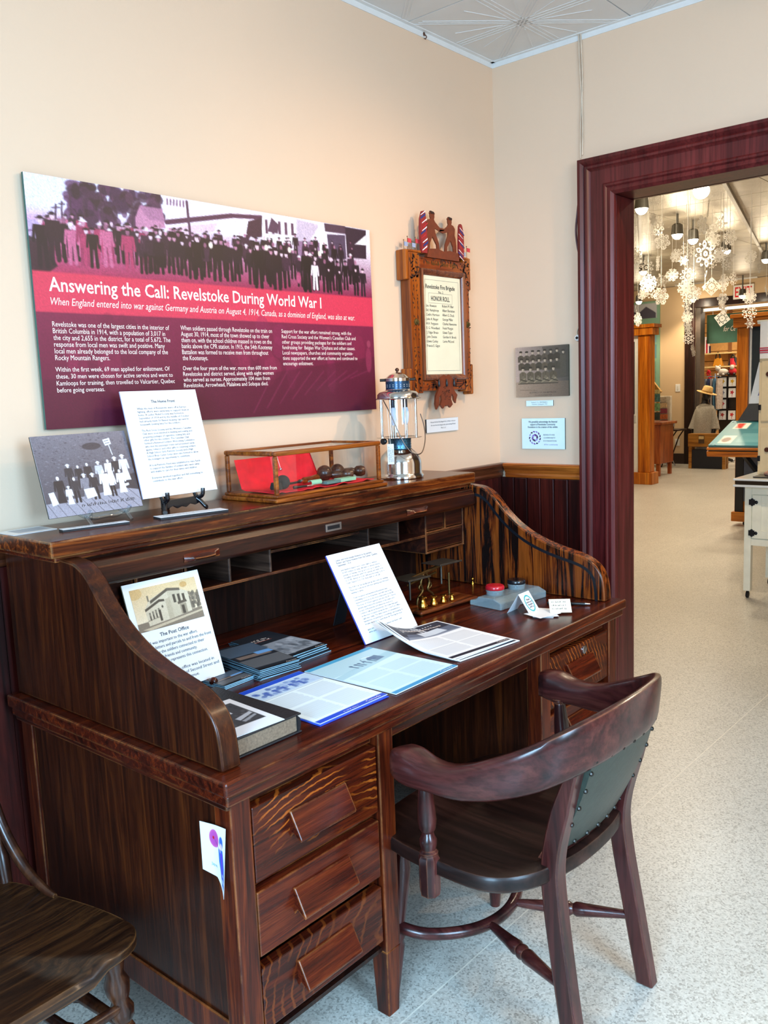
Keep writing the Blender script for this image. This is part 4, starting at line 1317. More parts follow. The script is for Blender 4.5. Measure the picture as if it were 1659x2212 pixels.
# sepia soldiers photograph
y0, y1, z0, z1 = -.094, -.343, 1.418, 1.624
t = thing('group_photograph', 'sepia photograph of uniformed soldiers in three rows beside the doorway', 'photograph', (0, (y0 + y1) / 2, z0))
MB().box(-.010, -.0005, y0, y1, z0, z1).build('backing', plain('dark_olive_edge', '2a2c1c', .5), t, bevel=.002)
T = frame((-.010, y0, z0), (0, -1, 0), (0, 0, 1))
A_ = .249 / .206
pc = Pic(190, 156, A_, 'a08c80')
gx = (pc.x / A_)[..., None]
pc.a = np.array(Pic.c('b39a8c')) * (1 - gx) + np.array(Pic.c('4a443c')) * gx
pc.a = np.where((pc.y > .70)[..., None], np.array(Pic.c('a38a74')) * (1 - .4 * gx), pc.a)
pc.poly([(.62, .02), (A_, .02), (A_, .62), (.8, .66)], '3c382f', .45)
r_ = random.Random(2)


def bust(x, y, s, coat, shade):
    pc.poly([(x - s * .9, y + s * 2.6), (x - s * .95, y + s * 1.2), (x - s * .35, y + s * .75), (x + s * .35, y + s * .75), (x + s * .95, y + s * 1.2), (x + s * .9, y + s * 2.6)], coat)
    pc.line(x, y + s * .9, x, y + s * 2.4, s * .08, shade)
    pc.ell(x, y + s * .25, s * .30, s * .42, 'bfaa92')
    pc.ell(x + s * .12, y + s * .3, s * .2, s * .4, '9a8670', .7)
    pc.ell(x, y - s * .22, s * .5, s * .22, shade); pc.line(x - s * .4, y - s * .02, x + s * .4, y - s * .02, s * .13, '241e18')


for k in range(8): bust(.125 + k * .138, .11 + .008 * (k % 2) - .004 * k + (.03 if k == 7 else 0), .074, r_.choice(['564b3e', '4a4136', '3c352b']), '39332a')
pc.poly([(1.02, .2), (1.14, .2), (1.16, .6), (1.02, .62)], '4f483c', .9)
for k in range(7): bust(.14 + k * .135, .255 + .006 * (k % 3), .080, r_.choice(['5c5040', '52483a', '464034']), '3b342a')
for k in range(5):
    x = .17 + k * .175; y = .43
    bust(x, y, .088, r_.choice(['665a48', '5e5342', '544a3a']), '3a342a')
    pc.poly([(x - .10, y + .27), (x, y + .14), (x + .11, y + .25), (x + .06, y + .31), (x - .06, y + .31)], '6e6250')
    pc.line(x - .09, y + .28, x + .05, y + .2, .022, '8c7d64'); pc.line(x + .09, y + .26, x - .05, y + .22, .02, '3f382c')
    pc.line(x - .11, y + .305, x + .10, y + .305, .012, '2e281f')
pc.line(.1, .86, .5, .88, .012, '6a5848', .6); pc.line(.2, .86, 1.1, .80, .006, '7a6656', .5)
pc.grain(.05); pc.build('printed_face', T, .249, .206, t)
text('caption_lettering', ['SECTION 2 C CO. 30th BATTALION'], T, .065, .19, .014, .014, .006, plain('sepia_ink', '3a2c26', .6), t, res=1, shear=.15)
text('caption_lettering', ['Overseas Contingent 1914'], T, .09, .17, .004, .004, .0045, MATS['sepia_ink'], t, res=1, shear=.15)
# ================================================================== things on the desk's top shelf
ZS = 1.1662
chrome = plain('polished_nickel', 'd0cdc8', .12, 1.0, .04, 8)
blued = plain('blued_perforated_steel', '4e7a92', .35, .9, .25, 90)
clear = glass('clear_glass')


def rot_frame(x, y, z, a):
    c, s = math.cos(a), math.sin(a)
    return Matrix(((c, -s, 0, x), (s, c, 0, y), (0, 0, 1, z), (0, 0, 0, 1)))


# --- nickel gas lantern
LX, LY = -.888, -.172
lan = thing('gas_lantern', 'nickel-plated gas pressure lantern standing at the right end of the desk shelf', 'lantern', (LX, LY, ZS))
c0 = (LX, LY, ZS)
MB().lathe([(.072, 0), (.079, .002), (.080, .010), (.075, .016), (.0735, .020), (.0735, .052), (.071, .066), (.064, .080), (.052, .092), (.044, .098), (.040, .102)], c0, 48).build('fuel_tank', chrome, lan, smooth=50)
tkb = MB().lathe([(.040, .102), (.039, .106), (.0395, .136), (.042, .139)], c0, 40).build('perforated_collar', blued, lan, smooth=50)
hol = MB()
for i in range(26):
    for z in (.108, .117, .126, .133):
        t = 2 * math.pi * (i + (.5 if z in (.117, .133) else 0)) / 26
        hol.lathe([(.0016, 0), (.0016, .0003)], (LX + .0396 * math.cos(t), LY + .0396 * math.sin(t), ZS + z), 6, (math.cos(t), math.sin(t), 0))
ho = hol.build('collar_holes', foam, tkb); ho['kind'] = 'stuff'
MB().lathe([(.042, .139), (.078, .1395), (.079, .141), (.060, .143), (.046, .143)], c0, 40).build('globe_plate', chrome, lan, smooth=40)
for k in range(8):
    t = 2 * math.pi * k / 8 + .25
    MB().cyl((LX + .0640 * math.cos(t), LY + .0640 * math.sin(t), ZS + .142), (LX + .0640 * math.cos(t), LY + .0640 * math.sin(t), ZS + .272), .0032, n=8).build('guard_rod', chrome, lan, smooth=60)
MB().lathe([(.056, .143), (.0565, .20), (.056, .27)], c0, 36).build('glass_globe', clear, lan, smooth=60)
MB().cyl((LX - .008, LY + .01, ZS + .143), (LX - .008, LY + .01, ZS + .272), .0055, n=12).build('generator_tube', chrome, lan, smooth=60)
for dx, dy in ((.022, -.012), (-.026, .004)):
    MB().cyl((LX + dx, LY + dy, ZS + .240), (LX + dx, LY + dy, ZS + .272), .008, n=12).build('burner_tube', plain('dark_burner', '2d3440', .4, .8), lan, smooth=60)
    MB().lathe([(.004, 0), (.010, .012), (.013, .035), (.011, .052), (.008, .060)], (LX + dx, LY + dy, ZS + .182), 14).build('mantle', plain('white_mantle', 'c7d2e4', .8), lan, smooth=60)
MB().lathe([(.079, .270), (.080, .272), (.072, .275), (.071, .287), (.064, .294), (.050, .299), (.042, .302), (.041, .304)], c0, 48).build('hood', chrome, lan, smooth=45)
ven = MB().lathe([(.041, .304), (.041, .330)], c0, 40).build('vent_neck', plain('dark_blue_enamel', '24405a', .3, .5), lan, smooth=50)
hol = MB()
for i in range(20):
    t = 2 * math.pi * i / 20
    for z in (.313, .319):
        hol.lathe([(.0013, 0), (.0013, .0004)], (LX + .0411 * math.cos(t), LY + .0411 * math.sin(t), ZS + z), 6, (math.cos(t), math.sin(t), 0))
ho = hol.build('vent_holes', whitew, ven); ho['kind'] = 'stuff'
MB().lathe([(.041, .330), (.0445, .331), (.0445, .341), (.040, .343), (.030, .352), (.016, .359), (.006, .361)], c0, 40).build('cap', chrome, lan, smooth=40)
for e in (-1, 1):
    MB().cyl((LX + e * .030, LY - e * .031, ZS + .336), (LX + e * .042, LY - e * .043, ZS + .336), .005, n=10).build('cap_screw', plain('dark_screw', '3a3430', .4, .7), lan, smooth=50)
MB().lathe([(.004, .361), (.0035, .364), (.0065, .367), (.007, .371), (.004, .375), (.001, .376)], c0, 16).build('finial', plain('brass_dark', '5a3a2c', .3, .8), lan, smooth=60)
# bail handle fallen across the front
R_ = Vector((.6504, -.7586, 0)).normalized(); F_ = Vector((-.755, -.655, 0))
bail = [Vector((LX, LY, ZS)) + R_ * a + F_ * b + Vector((0, 0, c)) for a, b, c in ((-.052, .045, .272), (-.048, .070, .262), (-.030, .088, .225), (-.006, .094, .165), (.018, .098, .115), (.045, .094, .088), (.072, .070, .090), (.086, .040, .130), (.085, .020, .175), (.074, .008, .218))]
MB().tube(catmull(bail, 5), .0018, 8).build('bail_handle', plain('steel_wire', '6a625e', .3, 1.0), lan, smooth=60)
kv = Vector((LX, LY, ZS + .130)) + R_ * -.052 + F_ * .035
MB().lathe([(.010, 0), (.011, .003), (.011, .010), (.008, .013)], kv, 14, F_ - R_ * .6).build('valve_knob', black_m, lan, smooth=40)
tg = Vector((LX, LY, ZS)) + R_ * -.044 + F_ * .082
TT = frame(tg + Vector((0, 0, .055)), R_, (0, 0, 1))
tgo = MB(TT).box(0, .022, 0, .068, 0, .0006).build('paper_tag', paper, lan)
marks('tag_lettering', TT @ Matrix.Rotation(math.pi / 2, 4, 'Z') @ Matrix.Translation((0, -.022, 0)), .008, .060, (.015, .009, .003), .0035, ink_g, tgo, off=.0012)
MB().tube([tg + R_ * .011 + Vector((0, 0, .122)), tg + R_ * .008 + F_ * -.01 + Vector((0, 0, .16)), tg + R_ * .004 + F_ * -.022 + Vector((0, 0, .25))], .0006, 5).build('tag_string', whitew, tgo)

# --- glass display case
case_m = wood('case_orange_oak', '5a260a', '8a4412', 'a8601e', 'X', 2.0, .3, coat=.3)
velvet = plain('red_velvet', 'd80f22', .85, var=.18, scale=30, bmp=.3)
KX0, KX1, KY0, KY1 = -1.563, -1.112, -.278, -.058
cs = thing('display_case', 'small glass-sided oak case lined with red velvet on the desk shelf', 'display case', ((KX0 + KX1) / 2, (KY0 + KY1) / 2, ZS))
MB().box(KX0 - .014, KX1 + .014, KY0 - .014, KY1 + .010, ZS, ZS + .012).box(KX0 - .006, KX1 + .006, KY0 - .006, KY1 + .004, ZS + .012, ZS + .021).build('base', case_m, cs, bevel=.004)
ZC = ZS + .142
for x in (KX0, KX1 - .012):
    for y in (KY0, KY1 - .012):
        MB().box(x, x + .012, y, y + .012, ZS + .021, ZC - .012).build('post', case_m, cs, bevel=.003)
for y in (KY0, KY1 - .012):
    MB().box(KX0 - .002, KX1 + .002, y - .002, y + .013, ZC - .012, ZC + .002).build('top_rail', case_m, cs, bevel=.005)
for x in (KX0, KX1 - .012):
    MB().box(x - .002, x + .013, KY0 + .013, KY1 - .014, ZC - .012, ZC + .002).build('top_rail', case_m, cs, bevel=.005)
MB().box(KX0 + .012, KX1 - .012, KY0 + .012, KY1 - .012, ZC - .004, ZC - .002).build('pane', clear, cs)
MB().box(KX0 + .012, KX1 - .012, KY0 + .004, KY0 + .006, ZS + .021, ZC - .012).build('pane', clear, cs)
MB().box(KX0 + .012, KX1 - .012, KY1 - .006, KY1 - .004, ZS + .021, ZC - .012).build('pane', clear, cs)
MB().box(KX0 + .004, KX0 + .006, KY0 + .012, KY1 - .012, ZS + .021, ZC - .012).build('pane', clear, cs)
MB().box(KX1 - .006, KX1 - .004, KY0 + .012, KY1 - .012, ZS + .021, ZC - .012).build('pane', clear, cs)
rows = []
for i in range(15):
    t = i / 14
    row = []
    for k in range(25):
        x = KX0 + .016 + (KX1 - KX0 - .034) * k / 24
        wv = .004 * math.sin(k * .9 + t * 3) + .003 * math.sin(k * 2.1)
        xr = x if t < .55 else min(x, KX0 + .016 + (KX1 - KX0 - .034) * (.80 - .06 * t))
        if t < .55:
            y = KY0 + .016 + (KY1 - KY0 - .07) * t / .55; z = ZS + .024 + max(0, wv * .8)
        else:
            u = (t - .55) / .45
            y = KY1 - .055 + .030 * u + wv * .5; z = ZS + .027 + .088 * u
        row.append((xr, y, z))
    rows.append(row)
MB().sheet(rows, .002, (0, 0, 1)).build('velvet_lining', velvet, cs, smooth=60)
# contents of the case: each a thing of its own
ZV = ZS + .0285
knit = plain('dark_woven_cord', '1e1c1a', .9, var=.4, scale=160, bmp=.8)
kb = thing('cord_knob', 'dark corded knob-headed object at the left end of the glass case', 'relic', (-1.50, -.235, ZV))
MB().ball((-1.498, -.235, ZV + .022), .021, 10, (1, 1, 1)).build('cord_ball', knit, kb, smooth=60)
MB().lathe([(.017, 0), (.019, .006), (.015, .02)], (-1.528, -.240, ZV + .004), 14).build('cord_foot', knit, kb, smooth=60)
MB().tube([(-1.478, -.228, ZV + .014), (-1.44, -.212, ZV + .012), (-1.395, -.200, ZV + .012)], .0035, 8).build('shaft', plain('dark_iron', '2c2622', .5, .6), kb, smooth=60)
hd_ = thing('turned_handle', 'orange turned wooden tool handle lying in the red velvet', 'handle', (-1.36, -.19, ZV))
MB().turned((-1.393, -.198, ZV + .012), (-1.262, -.150, ZV + .012), [(.006, 0), (.007, .06), (.006, .10), (.010, .18), (.0085, .5), (.010, .85), (.007, 1)], 14).build('grip', case_m, hd_, smooth=60)
MB().turned((-1.398, -.2, ZV + .012), (-1.388, -.196, ZV + .012), [(.0068, 0), (.0068, 1)], 12).build('ferrule', chrome, hd_, smooth=60)
dmb = wood('dark_turned_wood', '2a1710', '4e2f20', '6a4630', 'X', 2, .35)
for i, (x, y, r, lab) in enumerate(((-1.255, -.165, .025, 'large round brown wooden bulb end behind the green papers in the case'), (-1.165, -.135, .023, 'round dark wooden bulb at the right end of the glass case'))):
    th_ = thing('wooden_bulb', lab, 'relic', (x, y, ZV))
    MB().ball((x, y, ZV + r - .002), r, 10).build('bulb', dmb, th_, smooth=60)
    MB().turned((x + .018, y - .012, ZV + .016), (x + .075, y - .050, ZV + .016), [(.012, 0), (.013, .4), (.010, .5), (.017, .62), (.018, .85), (.014, 1)], 14).build('neck', dmb, th_, smooth=60)
grn = plain('pale_green_paper', '8fbf9c', .6, var=.08)
grn2 = plain('grey_green_card', '5f7d76', .6, var=.1)
b1 = thing('green_packet', 'flat pale green paper packet in the front of the glass case', 'packet', (-1.27, -.245, ZV))
MB(rot_frame(-1.29, -.245, ZV, .08)).box(-.055, .010, -.014, .014, 0, .009).build('packet_body', grn2, b1, bevel=.001)
MB(rot_frame(-1.29, -.245, ZV, .08)).box(.0105, .085, -.0145, .0145, 0, .0105).build('packet_band', grn, b1, bevel=.001)
rl = thing('paper_roll', 'small roll of green printed paper in the glass case', 'paper roll', (-1.385, -.252, ZV))
rows = [[(x, -.252 + (.010 - .004 * t) * math.cos(t * 4.2 + .3) , ZV + .010 + (.010 - .004 * t) * math.sin(t * 4.2 + .3)) for t in [k / 16 for k in range(17)]] for x in (-1.405, -1.362)]
MB().sheet(rows, .0006, (0, 0, 1)).build('rolled_sheet', grn, rl, smooth=60)
pn = thing('pendant_ball', 'tiny steel ball on a white thread hanging inside the glass case', 'ball', (-1.385, -.085, ZS + .075))
MB().ball((-1.385, -.105, ZS + .074), .0045, 8).build('ball', steel, pn, smooth=60)
MB().tube([(-1.385, -.105, ZS + .078), (-1.388, -.100, ZS + .10), (-1.392, -.095, ZS + .126)], .0008, 5).build('thread', whitew, pn)
mtl = thing('small_tweezers', 'small black and steel implement in front corner of the glass case', 'tool', (-1.46, -.262, ZV))
MB().tube([(-1.478, -.258, ZV + .005), (-1.46, -.262, ZV + .005), (-1.43, -.262, ZV + .005)], [.005, .0035, .003], 8).build('black_grip', black_m, mtl, smooth=60)
MB().cyl((-1.43, -.262, ZV + .005), (-1.405, -.264, ZV + .005), .002, n=8).build('steel_tip', steel, mtl, smooth=60)

# --- boards leaning on easels
def leaning(name, label, x0, x1, yb, zb, yt, zt, th, cat, face=paper, edge=None):
    t = thing(name, label, cat, ((x0 + x1) / 2, yb, zb))
    up = Vector((0, yt - yb, zt - zb)); h = up.length
    T = frame((x0, yb, zb), (1, 0, 0), up)
    MB(T).box(0, x1 - x0, 0, h, -th, -.0006).build('board', edge or foam, t)
    MB(T).box(0, x1 - x0, 0, h, -.0006, 0).build('card_face', face, t)
    return t, T, x1 - x0, h


t, T, w_, h_ = leaning('photo_board', 'black and white photograph board of women and children on a boardwalk', -2.171, -1.913, -.150, 1.196, -.090, 1.390, .005, 'photograph', edge=plain('black_board_edge', '101014', .5))
A_ = w_ / h_
pc = Pic(210, 165, A_, '585560')
gy = pc.y[..., None]
pc.a = np.array(Pic.c('6a6670')) * (1 - gy) + np.array(Pic.c('3c3840')) * gy
r_ = random.Random(4)
for _ in range(420): pc.ell(r_.uniform(0, A_), r_.uniform(0, .62), r_.uniform(.006, .02), r_.uniform(.004, .010), r_.choice(['45414a', '7d7984', '55515c', '34303a']), .5)
pc.ell(.76, .17, .13, .045, '2a2730', .8); pc.poly([(0, .83), (A_, .72), (A_, 1.01), (0, 1.01)], '8d8a96')
for k in range(13): pc.line(.02 + k * .11, .84 - k * .009, .10 + k * .125, 1.0, .006, '4a4650')
pc.poly([(1.02, .60), (A_, .56), (A_, .78), (1.08, .74)], '2e2b33'); pc.poly([(1.05, .69), (1.15, .68), (1.15, .71), (1.05, .73)], 'd8d8de')
fr_ = lambda x, y: (x * A_, y)
for x, h, c, sk, hat in ((.30, .30, '2a2830', False, 'e4e4e8'), (.40, .28, '24222a', False, None), (.50, .30, '26242c', False, None), (.62, .30, 'b8b6be', False, 'f0f0f4'), (.73, .32, 'eceaf0', True, None), (.81, .34, '2a2830', False, 'e8e8ee'), (.90, .36, 'd2d0d8', True, 'f2f2f6')):
    figure(pc, x * A_, .66, h, c, 'd8d2d4', hat, '1e1c24', sk)
for x, h, c, sk, hat in ((.17, .36, '1c1a22', True, None), (.33, .32, '2c2a32', False, None), (.44, .34, '77747e', True, 'c8c6ce'), (.53, .33, '26242c', False, 'e0e0e6'), (.65, .36, 'f4f4f8', True, None), (.72, .30, 'e8e6ee', False, None), (.83, .33, 'efeff4', True, None)):
    figure(pc, x * A_, .86 - .06 * x, h, c, 'd8d0d2', hat, '1a1820', sk)
figure(pc, .255 * A_, .87, .24, 'f2f2f6', 'd8d0d2', 'e8e8ee', 'f0f0f4', True)
pc.poly([(.52, .70), (.66, .69), (.68, .80), (.54, .82)], 'f0f0f4'); pc.poly([(.06, .70), (.13, .69), (.16, .84), (.08, .86)], 'dcdce2')
pc.poly([(.93, .10), (1.03, .08), (1.04, .16), (.95, .18)], 'd8d8de'); pc.line(1.0, .17, 1.02, .30, .012, 'd8d8de')
pc.line(.95, .12, 1.01, .11, .008, '55525c'); pc.line(.96, .15, 1.02, .14, .008, '55525c')
pc.grain(.06); pc.build('printed_face', T, w_, h_, t)
marks('signature', T, .09, .245, [.018], .008, ink_k, t)


# clear acrylic easel: two curling front hooks and a bridge
acr = glass('clear_acrylic', (.86, .92, .96), .05, .6)
ez = thing('acrylic_easel', 'clear acrylic easel holding the black and white photograph', 'easel', (-2.03, -.17, ZS))
for x in (-2.085, -1.975):
    pth = catmull([(x, -.085, ZS + .11), (x, -.125, ZS + .04), (x, -.150, ZS + .026), (x, -.172, ZS + .026), (x + .004, -.182, ZS + .040)], 4)
    MB().tube(pth, .005, 8).build('hook', acr, ez, smooth=60)
    ft = catmull([(x, -.165, ZS + .026), (x, -.182, ZS + .012), (x, -.192, ZS + .0045)], 4)
    MB().tube(ft, .0045, 8).build('foot', acr, ez, smooth=60)
MB().tube([(x, -.09 + .0 * k, ZS + .0045) for k, x in enumerate((-2.03, -2.03))] + [(-2.03, -.105, ZS + .06)], .005, 8).build('rear_leg', acr, ez, smooth=60)
MB().tube(catmull([(-2.085, -.160, ZS + .026), (-2.06, -.164, ZS + .018), (-2.03, -.166, ZS + .020), (-2.0, -.164, ZS + .018), (-1.975, -.160, ZS + .026)], 4), .005, 8).build('bridge', acr, ez, smooth=60)

t, T, w_, h_ = leaning('text_sign', 'tall white text sign headed The Home Front on a black easel', -1.910, -1.668, -.150, 1.212, -.080, 1.491, .004, 'sign', edge=plain('pale_lilac_edge', 'b8b4d8', .5))
text('sign_heading', ['The Home Front'], T, .088, .165, .254, .254, .0075, ink_b, t, bold=.012, res=1)
L1 = ['While the men of Revelstoke were off in Europe', 'fighting, efforts were underway to support them at', "home. A Ladies' Relief Society was formed in", 'September of 1914 and by the middle of October', 'had already made 50 flannel sleeping caps and 36', 'housewifs (sewing kits) for the soldiers.']
L2 = ["The Red Cross Society and the Women's Canadian", 'Club were soon involved in knitting and sewing and', 'preparing packages of cigarettes, sewing kits and', 'other gifts for the soldiers. The Canadian Club', 'formed a Returned Soldiers Welcoming Committee', 'who met the passenger trains and presented candy,', 'apples, tobacco and other gifts to returning soldiers.', 'A High School Girls Patriotic Society and a High', 'School Boys Cadet Corps were also formed to allow', 'the teenagers an opportunity to contribute.']
L3 = ['A local Patriotic Fund was established to raise funds', 'to support the families of soldiers who were away', 'and unable to care for their wives and children.']
L4 = ['Everyone worked together and did something to', 'contribute to the war effort.']
y = .237
for L in (L1, L2, L3, L4):
    y1 = y - .0086 * (len(L) - 1)
    text('sign_lettering', L, T, .040, .205, y, y1, .0052, ink_b, t, res=1)
    y = y1 - .0165
# black easel
be = thing('black_easel', 'black scrolled easel holding the white text sign', 'easel', (-1.80, -.17, ZS))
blk = plain('black_lacquer', '0e0f13', .25, var=.1, coat=.3)
for x, s in ((-1.850, -1), (-1.742, 1)):
    MB().tube(catmull([(x, -.130, ZS + .085), (x, -.148, ZS + .036), (x, -.160, ZS + .033), (x + .003 * s, -.174, ZS + .040), (x + .004 * s, -.176, ZS + .058)], 4), [.006] * 16 + [.0055], 8).build('hook', blk, be, smooth=60)
    MB().tube(catmull([(x - .006 * s, -.150, ZS + .034), (x + .004 * s, -.162, ZS + .022), (x + .012 * s, -.172, ZS + .007), (x + .014 * s, -.176, ZS + .0062)], 4), .0062, 8).build('foot', blk, be, smooth=60)
ap = [(-1.858, ZS + .036), (-1.734, ZS + .036), (-1.736, ZS + .018), (-1.752, ZS + .013), (-1.768, ZS + .018), (-1.782, ZS + .010), (-1.796, ZS + .014), (-1.810, ZS + .010), (-1.824, ZS + .018), (-1.840, ZS + .013), (-1.856, ZS + .018)]
MB().prism(ap, 'Y', -.158, -.150).build('apron', blk, be, bevel=.001)
MB().box(-1.808, -1.784, -.085, -.076, ZS, ZS + .10).build('rear_leg', blk, be, bevel=.002)
MB().box(-1.806, -1.786, -.155, -.080, ZS + .022, ZS + .032).build('spine', blk, be, bevel=.002)

# label strips and loose sheet on the shelf
def strip(label, a, b, wd, th=.006):
    a = Vector(a); b = Vector(b); d = (b - a); L = d.length
    T = rot_frame(a.x, a.y, ZS, math.atan2(d.y, d.x))
    t = thing('label_strip', label, 'label', ((a.x + b.x) / 2, (a.y + b.y) / 2, ZS))
    MB(T).box(0, L, 0, wd, 0, th - .0006).build('backing', foam, t)
    MB(T).box(0, L, 0, wd, th - .0006, th).build('card_face', paper, t)
    marks('strip_lettering', T, .02, L - .02, (wd * .6, wd * .3), .004, ink_g, t, off=th + .0006)
    return t


strip('narrow white label strip in front of the black and white photograph', (-2.165, -.196, 0), (-2.004, -.225, 0), .028)
strip('wide white label strip in front of the black easel', (-1.928, -.246, 0), (-1.742, -.284, 0), .046)
t = thing('loose_sheet', 'grey printed sheet lying flat at the left end of the shelf', 'paper', (-2.19, -.09, ZS))
T = rot_frame(-2.252, -.130, ZS, .02)
MB(T).box(0, .11, 0, .088, 0, .0008).build('sheet', paper, t)
pc = Pic(60, 50, 1.25, 'dfdfdc')
pc.rect(.25, .15, 1.2, .8, 'a9adb4')
for k in range(7): pc.line(.3, .2 + .08 * k, 1.1, .2 + .08 * k, .02, '7d828c', .7)
pc.build('printed_face', T @ Matrix.Translation((0, 0, .0009)), .11, .088, t)

# ================================================================== things on the writing surface
ZW = .7655
t, T, w_, h_ = leaning('post_office_sign', 'white sign with sepia picture of the post office building behind the curved desk side', -2.090, -1.869, -.387, .777, -.302, 1.035, .004, 'sign', edge=plain('yellow_edge', 'c8c49a', .5))
A_ = .196 / .108
pc = Pic(170, 96, A_, 'c9b795')
gy = pc.y[..., None]; pc.a = np.array(Pic.c('cbb084')) * (1 - gy) + np.array(Pic.c('dccfb6')) * gy
pc.ell(1.45, .12, .10, .07, 'a97c3e', .6); pc.ell(.1, .1, .2, .14, 'b98f4e', .5)
for _ in range(50): pc.ell(r_.uniform(1.45, 1.8), r_.uniform(.35, .72), .04, .05, r_.choice(['4a443c', '5c554a', '6b6356']), .7)
pc.poly([(0, .80), (A_, .74), (A_, 1.01), (0, 1.01)], '75695a'); pc.poly([(.1, .95), (A_, .80), (A_, .84), (.3, 1.0)], 'b5a68c')
pc.poly([(.45, .30), (.95, .14), (1.30, .20), (1.52, .30), (1.52, .78), (1.0, .84), (.30, .90), (.28, .50)], 'c0b49c')
pc.poly([(.95, .14), (1.30, .20), (1.30, .80), (1.0, .84)], 'b3a78f')
pc.poly([(.98, .12), (1.32, .18), (1.32, .24), (.98, .19)], '5a5246'); pc.poly([(.46, .33), (.98, .12), (.98, .19), (.46, .40)], '4a443a'); pc.poly([(.28, .50), (.70, .34), (.84, .36), (.84, .41), (.70, .40), (.28, .56)], '3f3930')
pc.poly([(.86, .38), (1.0, .34), (1.0, .84), (.86, .86)], 'a89c84')
for k in range(4): pc.rect(.36 + k * .085, .60 - k * .02, .40 + k * .085, .78 - k * .02, '4a453c'); pc.rect(.37 + k * .085, .62 - k * .02, .39 + k * .085, .68 - k * .02, '8c8474')
for k in range(3): pc.rect(1.08 + k * .13, .30 + .015 * k, 1.15 + k * .13, .50 + .01 * k, '3e3a32')
pc.rect(.62, .58, .68, .84, '38332b'); pc.poly([(.72, .52), (.75, .48), (.78, .52), (.75, .56)], '3f3930')
pc.poly([(1.18, .50), (1.42, .48), (1.44, .54), (1.18, .56)], '4a443a'); pc.rect(1.22, .56, 1.40, .80, '8e836e'); pc.rect(1.26, .60, 1.34, .80, '3c372f')
pc.line(.30, .78, .62, .74, .012, '5c5446'); pc.rect(.40, .20, .44, .34, '6a6152')
pc.grain(.04); pc.build('printed_face', T @ Matrix.Translation((.016, .152, 0)), .190, .104, t)
text('sign_heading', ['The Post Office'], T, .068, .152, .133, .133, .0087, ink_b, t, bold=.008)
text('sign_lettering', ['The mail was important to the war effort.', 'It brought letters and parcels to and from the front', 'lines, keeping the soldiers connected to their', 'wives, families, friends and community.', 'This roll-top desk represents this connection.'], T, .004, .212, .1190, .0690, .0074, ink_b, t)
text('sign_lettering', ['The post office was located in', 'the corner of Second Street and', 'Mackenzie Avenue.'], T, .056, .212, .043, .0180, .0074, ink_b, t)
pe = thing('wooden_easel', 'small brown wooden easel holding the post office sign', 'easel', (-1.96, -.37, ZW))
for x in (-2.04, -1.925):
    MB().cyl((x, -.372, ZW + .0062), (x, -.410, ZW + .0062), .006, n=10).ball((x, -.412, ZW + .011), .011, 6).build('front_peg', wx, pe, smooth=60)
    MB().bar((x, -.370, ZW + .0045), (x, -.29, ZW + .0045), .010, .008).build('foot', wx, pe)
    MB().bar((x, -.366, ZW + .009), (x, -.318, ZW + .135), .010, .006, up=(1, 0, 0)).build('upright', wx, pe)

t, T, w_, h_ = leaning('letter_sign', 'white sign with a soldier letter leaning beside the postal scale', -1.462, -1.230, -.500, .768, -.360, 1.006, .005, 'sign', edge=plain('violet_blue_edge', '4a52b8', .5))
text('sign_heading', ['Letter sent from Joseph Howson to his parents', 'Robert and Fannie Howson from Val Cartier, Quebec,', 'September, 1914'], T, .026, .205, .252, .236, .0058, ink_b, t)
y = .221
for L in (['Just finished supper here. Some sight to witness', '33,000 soldiers in camp. All have to attend church', 'parade on Sunday. Get up at 5 a.m. go to parade, 7', 'breakfast, 8 parade until 9.30, parade and drill 10.00', 'to 11.45, dinner at 12.30, drill and shooting 12.00 to', '5 pm. Supper 5 to 7.30, then drill or roll call.'],
          ['The Y.M.C.A. has kindly put up two tents for writing.', 'There are now about 200 men writing and 200 more', 'waiting to write.'],
          ['Your reception and farwell at Revelstoke was', 'something not to be forgotten, and will stay in my', 'memory foremost as the most impressive in my life.', 'The boys of 102nd regiment and also the B.C. Horse', 'greatly appreciated the kindness of the ladies and', 'people of Revelstoke and when we meet it is', 'common talk about Revelstoke, the town that gave', 'us the best reception along the line. Our Post Office', 'right into camp. The little tokens of remembrance', 'handed me on parting are something I am keeping. It', 'breaks my back to carry them all. The big the best', '', 'gave me                      I cannot tell them I will', 'write you']):
    y1 = y - .0082 * (len(L) - 1)
    text('sign_lettering', [q_ or ' ' for q_ in L], T, .030, .202, y, y1, .0047, ink_g, t, res=1)
    y = y1 - .0150
MB().bar((-1.345, -.358, .985), (-1.345, -.285, ZW + .003), .003, .05, up=(1, 0, 0)).build('rear_strut', foam, t)


def greek(pc, x0, x1, y0, y1, step, col, op=.7):
    yy = y0
    while yy < y1:
        pc.line(x0, yy, x1 - r_.random() * .06 * (x1 - x0), yy, step * .32, col, op); yy += step


def brochure(name, label, cat, x, y, a, w, h, z, pc, th=.0012, edge=paper, curl=None):
    """flat printed sheet, lower-left corner at x,y"""
    T = rot_frame(x, y, z, a)
    t = thing(name, label, cat, T @ Vector((w / 2, h / 2, 0)))
    MB(T).box(0, w, 0, h, 0, th).build('sheet', edge, t)
    if pc: pc.build('printed_face', T @ Matrix.Translation((0, 0, th)), w, h, t)
    return t, T


